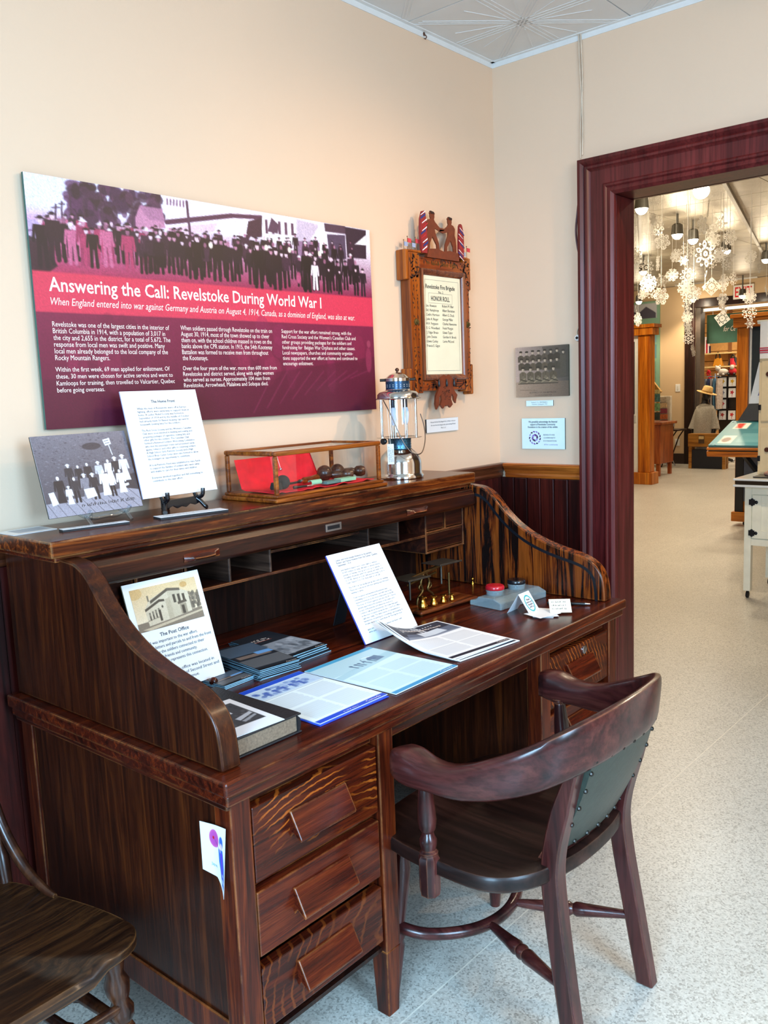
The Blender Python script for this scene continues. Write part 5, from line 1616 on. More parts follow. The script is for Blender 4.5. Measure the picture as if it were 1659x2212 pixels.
# blue brochures
pc = Pic(150, 200, .222 / .296, 'e4f0f2'); A_ = .75
pc.rect(0, 0, A_, .075, '1747c4'); pc.rect(0, .945, A_, 1, '1747c4')
pc.rect(.02, .085, A_, .30, 'bcd2e6')
for _ in range(70): pc.ell(r_.uniform(.12, .66), r_.uniform(.12, .26), .025, .022, r_.choice(['5a78b8', '8aa4d0', '3a56a0', 'a9bfe0']), .55)
for k in range(5): figure(pc, .2 + .09 * k, .27, .12, '4a66b0', '9ab0d8', None, '3c58a4')
pc.line(.02, .315, A_ - .02, .315, .006, '8a9ab8')
for x0, x1 in ((.05, .36), (.39, .70)): greek(pc, x0, x1, .35, .60, .012, '8e9eb4'); greek(pc, x0, x1, .64, .91, .012, '8e9eb4')
t, T = brochure('blue_brochure', 'white and royal blue printed brochure lying on the desk near the old book', 'brochure', -1.958, -.812, .0, .222, .296, ZW + .0026, pc)
text('brochure_lettering', ['Canada'], T, .155, .205, .004, .004, .008, ink_w, t, off=.0022, res=1); marks('brochure_lettering', T, .08, .13, [.004], .005, ink_w, t, off=.0022)
pc = Pic(8, 8, 1, '1747c4')
brochure('blue_brochure', 'second royal blue brochure just peeking out under the first', 'brochure', -1.963, -.818, -.012, .222, .296, ZW + .0006, pc, edge=plain('royal_blue', '1747c4', .4))
# teal brochure
pc = Pic(160, 200, .25 / .305, 'cfe9ee'); A_ = .82
pc.rect(0, 0, A_, .06, '4a9fc8'); pc.rect(0, .95, A_, 1, '3f94c4')
pc.rect(0, .06, A_, .34, 'b4d4de'); pc.poly([(0, .36), (A_, .22), (A_, .34), (0, .44)], '9cc4d2', .7)
for x in (.30, .36, .40, .47, .53): pc.line(x, .27, x + .01, .33, .018, '4a6a86'); pc.ell(x, .255, .016, .018, '4a6a86')
pc.poly([(.55, .22), (.66, .20), (.68, .31), (.56, .33)], '5c7894'); pc.ell(.58, .24, .05, .04, '4a6688'); pc.line(.44, .28, .48, .20, .010, '4a6a86'); pc.line(.52, .18, .60, .20, .012, 'e8f4f6')
for x0, x1 in ((.06, .40), (.44, .77)): greek(pc, x0, x1, .46, .64, .012, '8fb4be'); greek(pc, x0, x1, .67, .92, .012, '8fb4be')
t, T = brochure('teal_brochure', 'pale teal printed brochure in the middle of the desk front edge', 'brochure', -1.722, -.826, .015, .250, .300, ZW + .0006, pc, th=.002)
text('brochure_lettering', ['Canada'], T, .185, .235, .004, .004, .008, ink_w, t, off=.003, res=1)
# black and white brochures, fanned, left edge riding up on the sign
def bw_pic():
    pc = Pic(150, 180, .245 / .30, 'e8eaee'); A_ = .817
    pc.rect(.025, .02, A_ - .02, .34, '2c3040'); pc.poly([(.025, .28), (A_ - .02, .20), (A_ - .02, .36), (.025, .40)], '6a7488', .8)
    pc.poly([(.30, .24), (.62, .20), (.64, .32), (.30, .36)], 'c8d0da'); pc.line(.40, .06, .40, .26, .02, 'd8dee6'); pc.line(.45, .05, .45, .25, .02, 'd8dee6')
    for k in range(13): pc.ell(.14 + .042 * k, .155 - .006 * k, .009, .009, 'e8ecf2')
    pc.rect(.03, .40, A_ - .02, .90, 'eceef0')
    for x0, x1 in ((.06, .40), (.43, .77)): greek(pc, x0, x1, .43, .64, .011, '8a8e98'); greek(pc, x0, x1, .67, .89, .011, '8a8e98')
    pc.rect(.02, .93, A_ - .02, .98, '14182c')
    return pc


for k, (a, lab) in enumerate(((-.115, 'lowest black and white brochure of the fan beside the postal scale'), (-.085, 'middle black and white brochure of the fan beside the postal scale'), (-.135, 'topmost black and white brochure with dark memorial picture beside the postal scale'))):
    z = ZW + .0008 + .0025 * k
    T = rot_frame(-1.452 + .006 * (2 - k), -.790 - .008 * (2 - k), z, a - .0)
    t = thing('memorial_brochure', lab, 'brochure', T @ Vector((.12, .15, 0)), 'black and white brochures fanned on the desk')
    W_, Hh = .245, .300
    pc = bw_pic()
    me_rows = []
    # gentle curl: the top-left corner lifts
    def cz(x, y): return .055 * max(0, (1 - x / W_ * 1.7)) ** 1.6 * max(0, (y / Hh - .35) / .65) ** 1.4 + .0012
    rows = [[(W_ * i / 14, Hh * j / 14, cz(W_ * i / 14, Hh * j / 14)) for i in range(15)] for j in range(15)]
    MB(T).sheet(rows, .0012, (0, 0, 1)).build('sheet', paper, t, smooth=60)
    o = pc.build('printed_face', Matrix.Identity(4), W_, Hh, t)
    for v in o.data.vertices:
        x, y = v.co.x, v.co.y
        v.co = T @ Vector((x, y, cz(x, y) + .0004))
    if k == 2:
        tt = text('brochure_lettering', ['The Canadian Virtual War Memorial'], Matrix.Identity(4), .05, .21, .248, .248, .010, ink_w, t, res=1, bold=.01)
        for v in tt.data.vertices: v.co = T @ Vector((v.co.x, v.co.y, cz(v.co.x, v.co.y) + .0010))
        tt = text('brochure_lettering', ['Canada'], Matrix.Identity(4), .19, .232, .010, .010, .008, ink_w, t, res=1)
        for v in tt.data.vertices: v.co = T @ Vector((v.co.x, v.co.y, cz(v.co.x, v.co.y) + .0010))

# booklet piles
bk_edge = plain('blue_grey_page_edge', '8fc0d6', .5, var=.1)
bk_cov = plain('charcoal_cover', '23262e', .4)


def booklet_pic(kind):
    pc = Pic(64, 110, .5, '20242c')
    if kind == 0:
        pc.rect(0, .42, .5, .92, '8d939c')
        for _ in range(60): pc.ell(r_.uniform(0, .5), r_.uniform(.46, .9), .03, .05, r_.choice(['6a7078', 'b4bac2', '4a5058', '9ea4ac']), .6)
        pc.line(.06, .30, .32, .30, .012, 'a04a3c')
    else:
        pc.rect(0, .05, .5, .42, '4a5a6c'); pc.rect(.05, .45, .45, .55, '7a6a62'); pc.rect(0, .60, .5, .90, '5a5c60'); pc.rect(.3, .4, .5, .5, '6aa0d8')
    pc.rect(0, .95, .5, 1, '14161c')
    return pc


def pile(n, x, y, a, w, h, th, z0, lab_n, lab_top, group, kind, jit):
    src = None
    for k in range(n):
        top = k == n - 1
        T = rot_frame(x + r_.uniform(-jit, jit), y + r_.uniform(-jit, jit) * 1.4, z0 + k * th, a + r_.uniform(-.03, .03))
        od = ['lowest', 'second from the bottom', 'third from the bottom', 'fourth from the bottom', 'fifth from the bottom', 'sixth from the bottom', 'seventh from the bottom', 'eighth from the bottom', 'ninth from the bottom']
        t = thing('booklet', lab_top if top else f'{lab_n}, {od[k]}', 'booklet', T @ Vector((w / 2, h / 2, 0)), group)
        MB(T).box(.0005, w - .0005, .0005, h - .0005, .0004, th - .0006).build('pages', bk_edge, t)
        MB(T).box(0, w, 0, h, th - .0006, th - .0001).build('cover', bk_cov, t)
        if top:
            booklet_pic(kind).build('printed_face', T @ Matrix.Translation((0, 0, th)), w, h, t)
            if kind == 0: marks('booklet_lettering', T, .012, .085, (.185, .172), .009, ink_w, t, off=th + .0008)
            text('booklet_lettering', ['Canada'], T, w - .04, w - .008, .003, .003, .006, ink_w, t, off=th + .0008, res=1)


pile(10, -1.836, -.478, -.10, .125, .235, .0026, ZW, 'blue-edged booklet inside the taller left pile behind the blue brochure', 'grey-covered topmost booklet of the taller left pile', 'booklets in the left pile', 1, .005)
pile(7, -1.695, -.452, .02, .135, .245, .0030, ZW, 'dark booklet inside the lower pile behind the teal brochure', 'dark topmost booklet with ribbed grey photograph on its cover', 'booklets in the right pile', 0, .006)
pile(3, -1.930, -.462, .05, .10, .082, .0034, ZW, 'small striped booklet in front of the post office sign', 'topmost small dark booklet with two cream stripes in front of the post office sign', 'small booklets by the sign', 2, .002)
# thick old book with a loose photograph on it
ob = thing('old_book', 'thick old book bound in black leather behind the left curved side', 'book', (-2.095, -.66, ZW))
T = rot_frame(-2.186, -.803, ZW, -.01)
pgs = plain('aged_page_edge', '7a6652', .8, var=.3, scale=200)
lth = plain('black_grained_leather', '16171b', .5, var=.3, scale=220, bmp=.6)
MB(T).box(.0, .182, 0, .285, 0, .004).build('cover', lth, ob, bevel=.0015)
MB(T).box(.003, .172, .004, .281, .004, .038).build('pages', pgs, ob, bevel=.002)
MB(T).box(.0, .182, 0, .285, .038, .042).build('cover', lth, ob, bevel=.0015)
MB(T).prism([(.172, .004), (.178, .010), (.180, .021), (.178, .032), (.172, .038)], 'Y', .0, .285).build('spine', lth, ob, smooth=50)
pc = Pic(100, 120, .15 / .19, 'e9e9ec')
pc.rect(.10, .12, .70, .78, '3a3c40'); pc.poly([(.10, .12), (.45, .12), (.30, .45), (.10, .5)], '24262a')
for _ in range(60): pc.ell(r_.uniform(.12, .68), r_.uniform(.15, .75), .02, .03, r_.choice(['6a6c70', '1c1e22', '8c8e92', '55575c']), .6)
pc.rect(.42, .28, .50, .42, 'd8dade'); pc.poly([(.40, .58), (.68, .50), (.68, .56), (.42, .66)], 'b8bcc4'); pc.poly([(.42, .68), (.68, .60), (.68, .64), (.44, .73)], '9a9ea6')
t = thing('loose_photograph', 'white-bordered black and white photograph lying on the old book', 'photograph', (-2.11, -.70, ZW + .042))
T = rot_frame(-2.186, -.797, ZW + .0422, -.06)
MB(T).box(.001, .135, 0, .190, 0, .0008).build('sheet', paper, t)
pc.build('printed_face', T @ Matrix.Translation((.001, 0, .0008)), .134, .190, t)

# --- postal scale with weights
brass = plain('aged_brass', '6a5230', .42, 1.0, .25, 60)
brass2 = plain('bright_brass', 'd0963a', .18, 1.0, .08, 20)
gun = plain('dull_tray_metal', '5a544c', .4, .9, .2, 80)
a0 = -.10
TS_ = rot_frame(-1.150, -.450, ZW, a0)
ps = thing('postal_scale', 'brass letter scale with two trays on a brown wooden base', 'scale', TS_ @ Vector((.13, .06, 0)))
MB(TS_).box(0, .275, 0, .115, .006, .018).build('base', wood('scale_base_wood', '3a1608', '6a3012', '8a4a20', 'X', 2, .3), ps, bevel=.006)
for x in (.02, .255):
    for y in (.02, .095): MB(TS_).lathe([(.008, 0), (.009, .003), (.007, .006)], (x, y, 0), 12).build('foot', brass, ps, smooth=40)
for e in (-1, 1):   # lyre-shaped frame
    MB(TS_).tube(catmull([(.100 + e * .040, .075, .018), (.100 + e * .034, .075, .040), (.100 + e * .012, .075, .060), (.100 + e * .020, .075, .085), (.100 + e * .006, .075, .115)], 4), .0045, 8).build('frame_scroll', brass, ps, smooth=60)
    MB(TS_).tube(catmull([(.100 + e * .012, .075, .060), (.100 + e * .028, .075, .068), (.100 + e * .024, .075, .080), (.100 + e * .014, .075, .076)], 4), .003, 8).build('frame_curl', brass, ps, smooth=60)
MB(TS_).obox((.100, .075, .118), (.150, .008, .010), Matrix.Rotation(-.14, 3, 'Y')).build('beam', brass, ps, bevel=.002)
MB(TS_).obox((.100, .090, .095), (.140, .005, .006), Matrix.Rotation(-.14, 3, 'Y')).build('lower_link', brass, ps, bevel=.001)
for x, z, sx in ((.030, .112, .100), (.178, .138, .105)):
    MB(TS_).cyl((x, .075, z - .072), (x, .075, z), .0035, n=10).build('tray_stem', gun, ps, smooth=60)
    MB(TS_).box(x - sx / 2, x + sx / 2, .030, .115, z, z + .002).box(x - sx / 2, x + sx / 2, .029, .031, z, z + .006).build('tray', gun, ps, bevel=.001)
MB(TS_).cyl((.225, .085, .018), (.225, .085, .095), .004, n=10).build('guide_post', brass, ps, smooth=60)
wl_ = [(.012, .036, 'largest brass weight at the left of the row of four'), (.062, .030, 'second largest brass weight in the row of four'), (.107, .026, 'third brass weight in the row of four'), (.148, .021, 'smallest brass weight at the right of the row of four')]
for x, hgt, lab in wl_:
    p_ = TS_ @ Vector((x + .022, .024, .0185))
    t = thing('brass_weight', lab, 'weight', p_, 'brass weights on the scale base')
    r = hgt * .42
    MB().lathe([(r * .80, 0), (r * 1.0, hgt * .10), (r * .98, hgt * .30), (r * .62, hgt * .62), (r * .42, hgt * .84), (r * .45, hgt * .92)], p_, 24).build('weight_body', brass2, t, smooth=60)
    MB().lathe([(r * .45, hgt * .92), (r * .88, hgt * .95), (r * .92, hgt * 1.04), (r * .80, hgt * 1.08), (.001, hgt * 1.09)], p_, 24).build('weight_rim', brass2, t, smooth=50)

# --- glass inkstand
gi, nt, p = newmat('moulded_glass')
p.inputs['Base Color'].default_value = lin('9fb4ba'); p.inputs['Roughness'].default_value = .08; p.inputs['Alpha'].default_value = .38; p.inputs['Coat Weight'].default_value = .6
TI = rot_frame(-.948, -.610, ZW, -.12)
ik = thing('inkstand', 'clear glass inkstand with a red lid and a black lid', 'inkstand', TI @ Vector((.12, .06, 0)))
m = MB(TI).prism([(.0, .0), (.13, 0), (.13, .016), (.105, .020), (.095, .032), (.03, .034), (.0, .022)], 'X', 0, .235)
m.build('glass_body', gi, ik, bevel=.003)
for k in range(3): MB(TI).box(.01, .225, .008 + k * .010, .013 + k * .010, .0215 + .001 * k, .0225 + .001 * k).build('pen_groove', gi, ik, bevel=.001)
for x, c, nm in ((.062, 'b01524', 'red_lid'), (.172, '121318', 'black_lid')):
    MB(TI).lathe([(.026, .030), (.028, .034), (.028, .042), (.030, .044), (.030, .048)], (x, .075, 0), 24).build('ink_well', gi, ik, smooth=40)
    MB(TI).lathe([(.030, .049), (.031, .051), (.031, .058), (.028, .062), (.010, .063), (.001, .063)], (x, .075, 0), 28).build(nm, plain(nm + '_bakelite', c, .25, coat=.3), ik, smooth=40)

# --- tent card, notes, pen
tc_ = thing('tent_card', 'small folded white tent card with a teal circle stamp', 'card', (-.905, -.685, ZW))
B0 = Vector((-.958, -.640, ZW)); B1 = Vector((-.945, -.715, ZW)); B2 = Vector((-.880, -.712, ZW))
ex = (B2 - B1)
B3 = B0 + ex
dv = Vector((0, 0, .062)) + (B0 - B1) * .5
rows = [[B1, B1 + ex], [B1 + dv, B1 + ex + dv], [B0, B0 + ex]]
MB().sheet(rows, .0006, (0, 0, 1)).build('folded_card', paper, tc_)
TC = frame(B1, ex, dv)
cw_, ch_ = ex.length, dv.length
rg = MB(TC); ring = []
for rr in (.019, .0225):
    ring.append([(cw_ / 2 + rr * math.cos(2 * math.pi * k / 36), ch_ * .48 + rr * 1.25 * math.sin(2 * math.pi * k / 36), .0012) for k in range(36)])
rg.grid(ring, True).build('stamp_ring', plain('teal_ink', '3aa6a8', .5), tc_, recalc=False)
text('card_lettering', ['Please', 'share your', 'thoughts', 'with us.'], TC, cw_ / 2 - .017, cw_ / 2 + .017, ch_ * .62, ch_ * .28, .006, ink_b, tc_, align='C', off=.0016, res=1, bold=.01)
for k, (x, y, a, w, h, lab) in enumerate(((-.935, -.790, .45, .080, .062, 'lowest white note slip fanned beside the tent card'), (-.900, -.782, .62, .075, .055, 'second white note slip in the fan beside the tent card'), (-.918, -.800, .80, .075, .055, 'third white note slip in the fan beside the tent card'), (-.975, -.768, -.25, .090, .070, 'front white note slip sticking out toward the desk edge'))):
    T = rot_frame(x, y, ZW + .0004 + k * .0016, a)
    t = thing('note_slip', lab, 'paper', T @ Vector((w / 2, h / 2, 0)), 'note slips beside the tent card')
    MB(T).sheet([[(w * i / 6, h * j / 3, .004 * (j / 3) ** 2 * (1 if k == 1 else .2)) for i in range(7)] for j in range(4)], .0004, (0, 0, 1)).build('slip', paper, t, smooth=60)
T = frame((-.905, -.762, ZW + .006), (.6, -.8, 0), (.45, .34, .45))
t = thing('note_slip', 'propped-up cream note slip with handwriting behind the flat notes', 'paper', (-.88, -.78, ZW), 'note slips beside the tent card')
MB(T).box(0, .066, 0, .052, -.0004, 0).build('slip', plain('cream_note', 'e6e4cc', .5, var=.03), t)
marks('handwriting', T, .008, .052, (.038, .025, .012), .006, ink_g, t)
pen = thing('ballpoint_pen', 'black and silver pen lying behind the note slips', 'pen', (-.77, -.75, ZW))
pa, pb = Vector((-.800, -.690, ZW + .0052)), Vector((-.742, -.812, ZW + .0052))
MB().turned(pa, pa.lerp(pb, .42), [(.003, 0), (.0048, .05), (.0050, 1)], 12).build('pen_cap', black_m, pen, smooth=50)
MB().turned(pa.lerp(pb, .42), pa.lerp(pb, .48), [(.0052, 0), (.0052, 1)], 12).build('pen_ring', steel, pen, smooth=50)
MB().turned(pa.lerp(pb, .48), pa.lerp(pb, .88), [(.0048, 0), (.0045, 1)], 12).build('pen_barrel', black_m, pen, smooth=50)
MB().turned(pa.lerp(pb, .88), pb, [(.0045, 0), (.003, .6), (.001, 1)], 12).build('pen_tip', steel, pen, smooth=50)
kn = thing('brass_finial', 'tiny brass finial standing in the back corner of the writing surface', 'ornament', (-.735, -.345, ZW))
MB().lathe([(.006, 0), (.006, .004), (.0025, .008), (.0025, .014), (.0055, .018), (.0055, .022), (.002, .026)], U(1021, 1262, Z=ZW), 14).build('knob_body', brass2, kn, smooth=50)

# --- paper stuck to the desk's left side, curling away
st = thing('sticker_sheet', 'white paper with a parasol figure drawing curling off the desk side', 'paper', (-2.25, -.80, .54))
def curl(u, v):
    """u across (0 left .. 1 right), v up"""
    y = -.756 - .086 * u
    out = .006 + .020 * max(0, u - .45) ** 1.5 * (1.6 - v) + (.018 * max(0, u - .5) ** 2 * (1 - v))
    return Vector((-2.2362 - out, y + .010 * max(0, u - .7) * (1 - v), .552 + .100 * v - .028 * max(0, u - .55) * (1 - v) * 2.0 + .012 * u * v))
rows = [[curl(i / 16, j / 16) for i in range(17)] for j in range(17)]
MB().sheet(rows, .0004, (-1, 0, 0)).build('sheet', paper, st, smooth=60)
pc = Pic(70, 84, .83, 'f0f4f6')
pc.ell(.42, .26, .15, .17, 'c85aa8'); pc.ell(.42, .26, .11, .13, 'b04aa8', .6); pc.ell(.40, .25, .03, .03, 'c02030'); pc.line(.44, .28, .58, .40, .012, '5a3a8c')
pc.poly([(.55, .40), (.72, .36), (.80, .60), (.80, .92), (.68, .92), (.56, .62)], '2f6ac8'); pc.poly([(.62, .42), (.70, .42), (.74, .8), (.68, .8)], '6a3ac8')
pc.ell(.66, .26, .07, .10, '3a6ac0'); pc.ell(.66, .32, .045, .05, 'e2c4d0'); pc.ell(.72, .84, .04, .03, 'd8e4f4'); pc.ell(.72, .75, .03, .02, 'd8e4f4')
pc.line(.60, .38, .62, .42, .03, 'e2c4d0')
o = pc.build('printed_face', Matrix.Identity(4), 1, 1, st)
for v in o.data.vertices: v.co = curl(v.co.x, v.co.y) + Vector((-.0004, 0, 0))
tt = text('sheet_lettering', ['Japan'], Matrix.Identity(4), .36, .58, .20, .20, .06, plain('teal_pencil', '4a9ab0', .6), st, res=1)
for v in tt.data.vertices: v.co = curl(v.co.x, v.co.y) + Vector((-.0009, 0, 0))
# ================================================================== hall beyond the doorway
XF = 11.75
fo = [(XF, 3.68, 7.0, 0, H2), (XF, -4.6, 1.62, 0, H2), (XF, 1.62, 3.68, 2.66, H2)]
m = MB()
for x, y0, y1, z0, z1 in fo: m.box(x, x + .2, y0, y1, z0, z1)
struct(m.build('wall_far', tan))
struct(MB().box(.14, XF, 6.6, 6.8, 0, H2).build('wall_hall_left', tan))
struct(MB().box(.14, XF, -4.6, -4.4, 0, H2).build('wall_hall_right', tan))
struct(MB().box(.0, .14, .15, 6.6, 0, H2).build('wall_hall_near', tan))
dkb = plain('dark_baseboard', '2a1a14', .45)
struct(MB().box(XF - .02, XF, 3.86, 6.6, 0, .18).build('baseboard_far', dkb))
# tin-like ceiling tiles
tin, nt, p = newmat('satin_ceiling_tile')
v = mapping(nt, (1, 1, 1))
nt.links.new(ramp(nt, noise(nt, v, 3, 3), [(.3, lin('a8a090')), (.7, lin('c4bcaa'))]), p.inputs['Base Color'])
p.inputs['Metallic'].default_value = .35; p.inputs['Roughness'].default_value = .38
nt.links.new(bump(nt, noise(nt, mapping(nt, (30, 30, 30)), 1, 4, .6, 1.5), .5, .01), p.inputs['Normal'])
ch = struct(MB().box(.14, XF + .1, -4.6, 6.8, H2 + .005, H2 + .12).build('ceiling_hall', joint_m))
src = None
for i in range(17):
    for j in range(6):
        if src is None:
            o = MB().box(.004, .606, .004, 1.216, 0, .005).build('ceiling_tile', tin, ch); src = o
        else:
            o = src.copy(); COL.objects.link(o)
        o.location = (1.3 + i * .61, -.9 + j * 1.22, H2)
# track lamps: bulbs that shine
bulb_m = emit('lit_bulb', 'fff0d8', 30)
def hall_lamp(px, py, z, power, label, r=.05, p=None):
    p = p or U(px, py, Z=z)
    t = thing('track_lamp', label, 'lamp', p, 'track lamps in the hall')
    MB().lathe([(.034, .10), (.050, .085), (.056, .02), (.058, -.005), (.054, -.005), (.05, .02), (.03, .08)], p, 16).build('lamp_shade', plain('grey_lamp_metal', '7a7872', .35, .7), t, smooth=40)
    MB().ball(p, r, 8).build('bulb', bulb_m, t, smooth=60)
    MB().cyl((p.x, p.y, p.z + .10), (p.x, p.y, H2), .012, n=8).build('lamp_stem', MATS['grey_lamp_metal'], t)
    l = bpy.data.lights.new('track_lamp_light', 'SPOT'); l.energy = power; l.color = (1, .82, .58); l.shadow_soft_size = .06; l.spot_size = 2.4; l.spot_blend = .5
    o = bpy.data.objects.new('track_lamp_light', l); COL.objects.link(o); o.location = p - Vector((0, 0, .12))
    l = bpy.data.lights.new('track_lamp_glow', 'POINT'); l.energy = power * .13; l.color = (1, .84, .60); l.shadow_soft_size = .05
    o = bpy.data.objects.new('track_lamp_glow', l); COL.objects.link(o); o.location = p - Vector((0, 0, .09))


HL = 62
hall_lamp(1515, 412, 2.86, HL, 'brightest track lamp, just under the door head', .06)
hall_lamp(1386, 450, 2.86, HL, 'track lamp glowing behind the top left paper snowflakes')
hall_lamp(1463, 506, 2.86, HL, 'track lamp left of centre between the snowflake strings')
hall_lamp(1497, 517, 2.86, HL * .6, 'track lamp close beside the left of centre one')
hall_lamp(1568, 541, 2.86, HL, 'track lamp behind the right cluster of snowflakes')
hall_lamp(1390, 586, 2.86, HL, 'small distant track lamp near the left door jamb')
hall_lamp(1655, 560, 2.86, HL, 'track lamp at the right edge of the doorway view')
hall_lamp(1380, 651, 2.78, 45, 'far track lamp above the green poster')
hall_lamp(1497, 646, 2.78, 45, 'far track lamp over the corner of the shop doorway')
hall_lamp(1604, 638, 2.74, 45, 'far track lamp in front of the exit sign')
p_ = Vector((1.25, -.75, 2.84))
hall_lamp(0, 0, 0, HL * 1.2, 'track lamp just inside the hall above the doorway', p=p_)
for a, b in (((3.2, .3, H2 - .02), (8.9, 1.7, H2 - .02)), ((3.6, 1.0, H2 - .02), (11.3, 4.45, H2 - .02)), ((11.4, 3.9, H2 - .02), (11.5, 2.6, H2 - .02))):
    tag(MB().bar(a, b, .03, .025).build('lamp_track', trimw), {3.2: 'right-hand white lamp track on the hall ceiling', 3.6: 'left-hand white lamp track on the hall ceiling', 11.4: 'short white lamp track before the shop doorway'}[a[0]], 'lamp track')

# --- paper snowflakes on threads
flake_m, nt, p = newmat('white_snowflake_paper')
p.inputs['Base Color'].default_value = lin('eeeae2'); p.inputs['Roughness'].default_value = .7
fr2 = nt.nodes.new('ShaderNodeBsdfTranslucent'); fr2.inputs[0].default_value = lin('eeeae2')
mxs = nt.nodes.new('ShaderNodeMixShader'); mxs.inputs[0].default_value = .35
nt.links.new(p.outputs[0], mxs.inputs[1]); nt.links.new(fr2.outputs[0], mxs.inputs[2]); nt.links.new(mxs.outputs[0], nt.nodes['Material Output'].inputs[0])
def flake_mesh(kind):
    """lacy cut paper: rings and sectors with holes left out; lies in local XZ, radius 1"""
    r2 = random.Random(kind + 40)
    n = 48; fold = 6 if kind % 2 == 0 else 8; per = n // fold
    radii = [.06, .2, .36, .52, .68, .84, 1.0]
    holes = [[(r2.random() < .38) for k in range(per // 2 + 1)] for _ in radii]
    def edge(t):
        u = abs(((t * fold / (2 * math.pi)) % 1) - .5) * 2
        if kind == 0: return .80 + .20 * u
        if kind == 1: return .90 + .10 * abs(math.sin(t * fold * 1.5))
        if kind == 2: return .62 + .38 * u ** 1.5
        if kind == 3:                                             # diamond
            return min(1.0, .74 / max(abs(math.cos(t)), abs(math.sin(t)), .01)) * .98 if False else .78 / (abs(math.cos(t)) + abs(math.sin(t)) + 1e-6) * 1.28
        return .88 + .12 * math.cos(t * fold * 2)
    vs = []; fs = []
    for r in radii:
        for k in range(n):
            t = 2 * math.pi * k / n; e = edge(t) if r > .3 else 1
            rr = r * (e if r > .6 else 1 - (1 - e) * r)
            vs.append((rr * math.cos(t), .05 * math.sin(t * 3) * r * r, rr * math.sin(t)))
    for i in range(len(radii) - 1):
        for k in range(n):
            q_ = k % per; q_ = min(q_, per - 1 - q_)
            if holes[i][q_] and i not in (0,) and not (i == len(radii) - 2 and q_ == 0): continue
            fs.append((i * n + k, i * n + (k + 1) % n, (i + 1) * n + (k + 1) % n, (i + 1) * n + k))
    me = bpy.data.meshes.new('paper_cutting'); me.from_pydata(vs, [], fs); me.materials.append(flake_m)
    return me


FM = [flake_mesh(k) for k in range(5)]
th_me = bpy.data.meshes.new('thread')
tb = MB().cyl((0, 0, 0), (0, 0, 1), .0012, n=5); th_me.from_pydata(tb.v, [], tb.f); th_me.materials.append(whitew)
FL = [  # pixel x, y, width, height, kind, where
    (1390, 448, 32, 34, 2), (1411, 474, 22, 28, 1), (1421, 488, 36, 44, 4), (1431, 522, 38, 36, 0), (1460, 552, 18, 30, 1), (1371, 553, 20, 38, 4), (1402, 550, 8, 26, 1), (1421, 569, 18, 34, 1), (1396, 578, 28, 34, 4), (1368, 588, 14, 30, 0),
    (1400, 612, 30, 40, 1), (1430, 606, 34, 34, 2), (1452, 594, 27, 28, 1), (1428, 640, 38, 40, 0), (1406, 628, 24, 34, 4), (1388, 635, 14, 26, 1), (1368, 648, 10, 30, 1), (1374, 668, 10, 34, 4), (1378, 690, 24, 32, 1),
    (1486, 540, 34, 34, 4), (1476, 563, 20, 24, 2), (1484, 572, 26, 32, 0), (1486, 596, 34, 36, 4), (1482, 622, 36, 38, 1), (1490, 640, 30, 36, 4), (1500, 635, 22, 34, 1), (1484, 664, 32, 40, 2), (1485, 685, 22, 26, 1), (1486, 706, 28, 34, 1), (1487, 731, 22, 26, 4), (1497, 757, 18, 28, 1),
    (1530, 450, 16, 40, 1), (1505, 490, 18, 44, 4), (1518, 486, 34, 42, 0), (1554, 484, 38, 38, 2), (1538, 505, 40, 40, 2), (1542, 520, 34, 30, 1), (1577, 512, 36, 38, 0), (1524, 548, 30, 58, 4), (1538, 562, 20, 36, 4), (1556, 550, 26, 34, 1), (1576, 550, 32, 34, 2), (1569, 572, 24, 24, 4),
    (1523, 606, 14, 46, 4), (1537, 619, 36, 40, 3), (1563, 611, 8, 40, 1), (1584, 602, 25, 30, 4), (1561, 645, 22, 24, 0), (1561, 664, 26, 34, 1), (1560, 688, 38, 36, 3), (1622, 555, 16, 30, 1), (1619, 642, 26, 30, 1), (1619, 675, 28, 32, 4), (1620, 699, 24, 24, 2), (1655, 628, 14, 26, 1), (1640, 580, 16, 22, 0)]
places = [('beside the left jamb', 1400), ('in the left cluster', 1470), ('on the long middle string', 1512), ('in the right cluster', 1610), ('near the exit sign', 1700)]
r_ = random.Random(9)
tiers = ['top', 'upper', 'middle', 'lower', 'bottom']
cnt = {}
for px, py, wpx, hpx, kind in FL:
    dep = 8.2 + r_.uniform(-1.0, 1.2)
    d = RGT * ((px - 829.5) / FPX) - UPV * ((py - 1106) / FPX) + FWD
    pos = CAM + d * dep
    R = hpx / 2 * dep / FPX
    wh = next(a for a, lim in places if px < lim)
    tier = tiers[max(0, min(4, int((py - 430) // 66)))]
    shp = ['round six-fold', 'lacy scalloped', 'spiky star-like', 'diamond-shaped', 'large doily-like'][kind]
    slim = 'edge-on ' if wpx < hpx * .55 else ''
    lab = f'{slim}{shp} white paper snowflake {tier} {wh}'
    key = lab; cnt[key] = cnt.get(key, 0) + 1
    if cnt[key] > 1: lab += [' hanging behind another', ' hanging lowest of its kind', ' turned sideways'][min(cnt[key] - 2, 2)]
    t = thing('paper_snowflake', lab, 'snowflake', pos, 'paper snowflakes hung in the hall')
    o = bpy.data.objects.new('paper_cutting', FM[kind]); COL.objects.link(o); o.parent = t
    ratio = min(1, wpx / hpx)
    face = math.atan2(FWD.y, FWD.x) - math.pi / 2
    o.scale = (R, R, R); o.rotation_euler = (r_.uniform(-.15, .15), r_.uniform(-.3, .3), face + r_.choice([-1, 1]) * math.acos(ratio))
    s = bpy.data.objects.new('thread', th_me); COL.objects.link(s); s.parent = t
    s.location = (0, 0, R * .9); s.scale = (1, 1, max(.05, H2 - pos.z - R * .9))

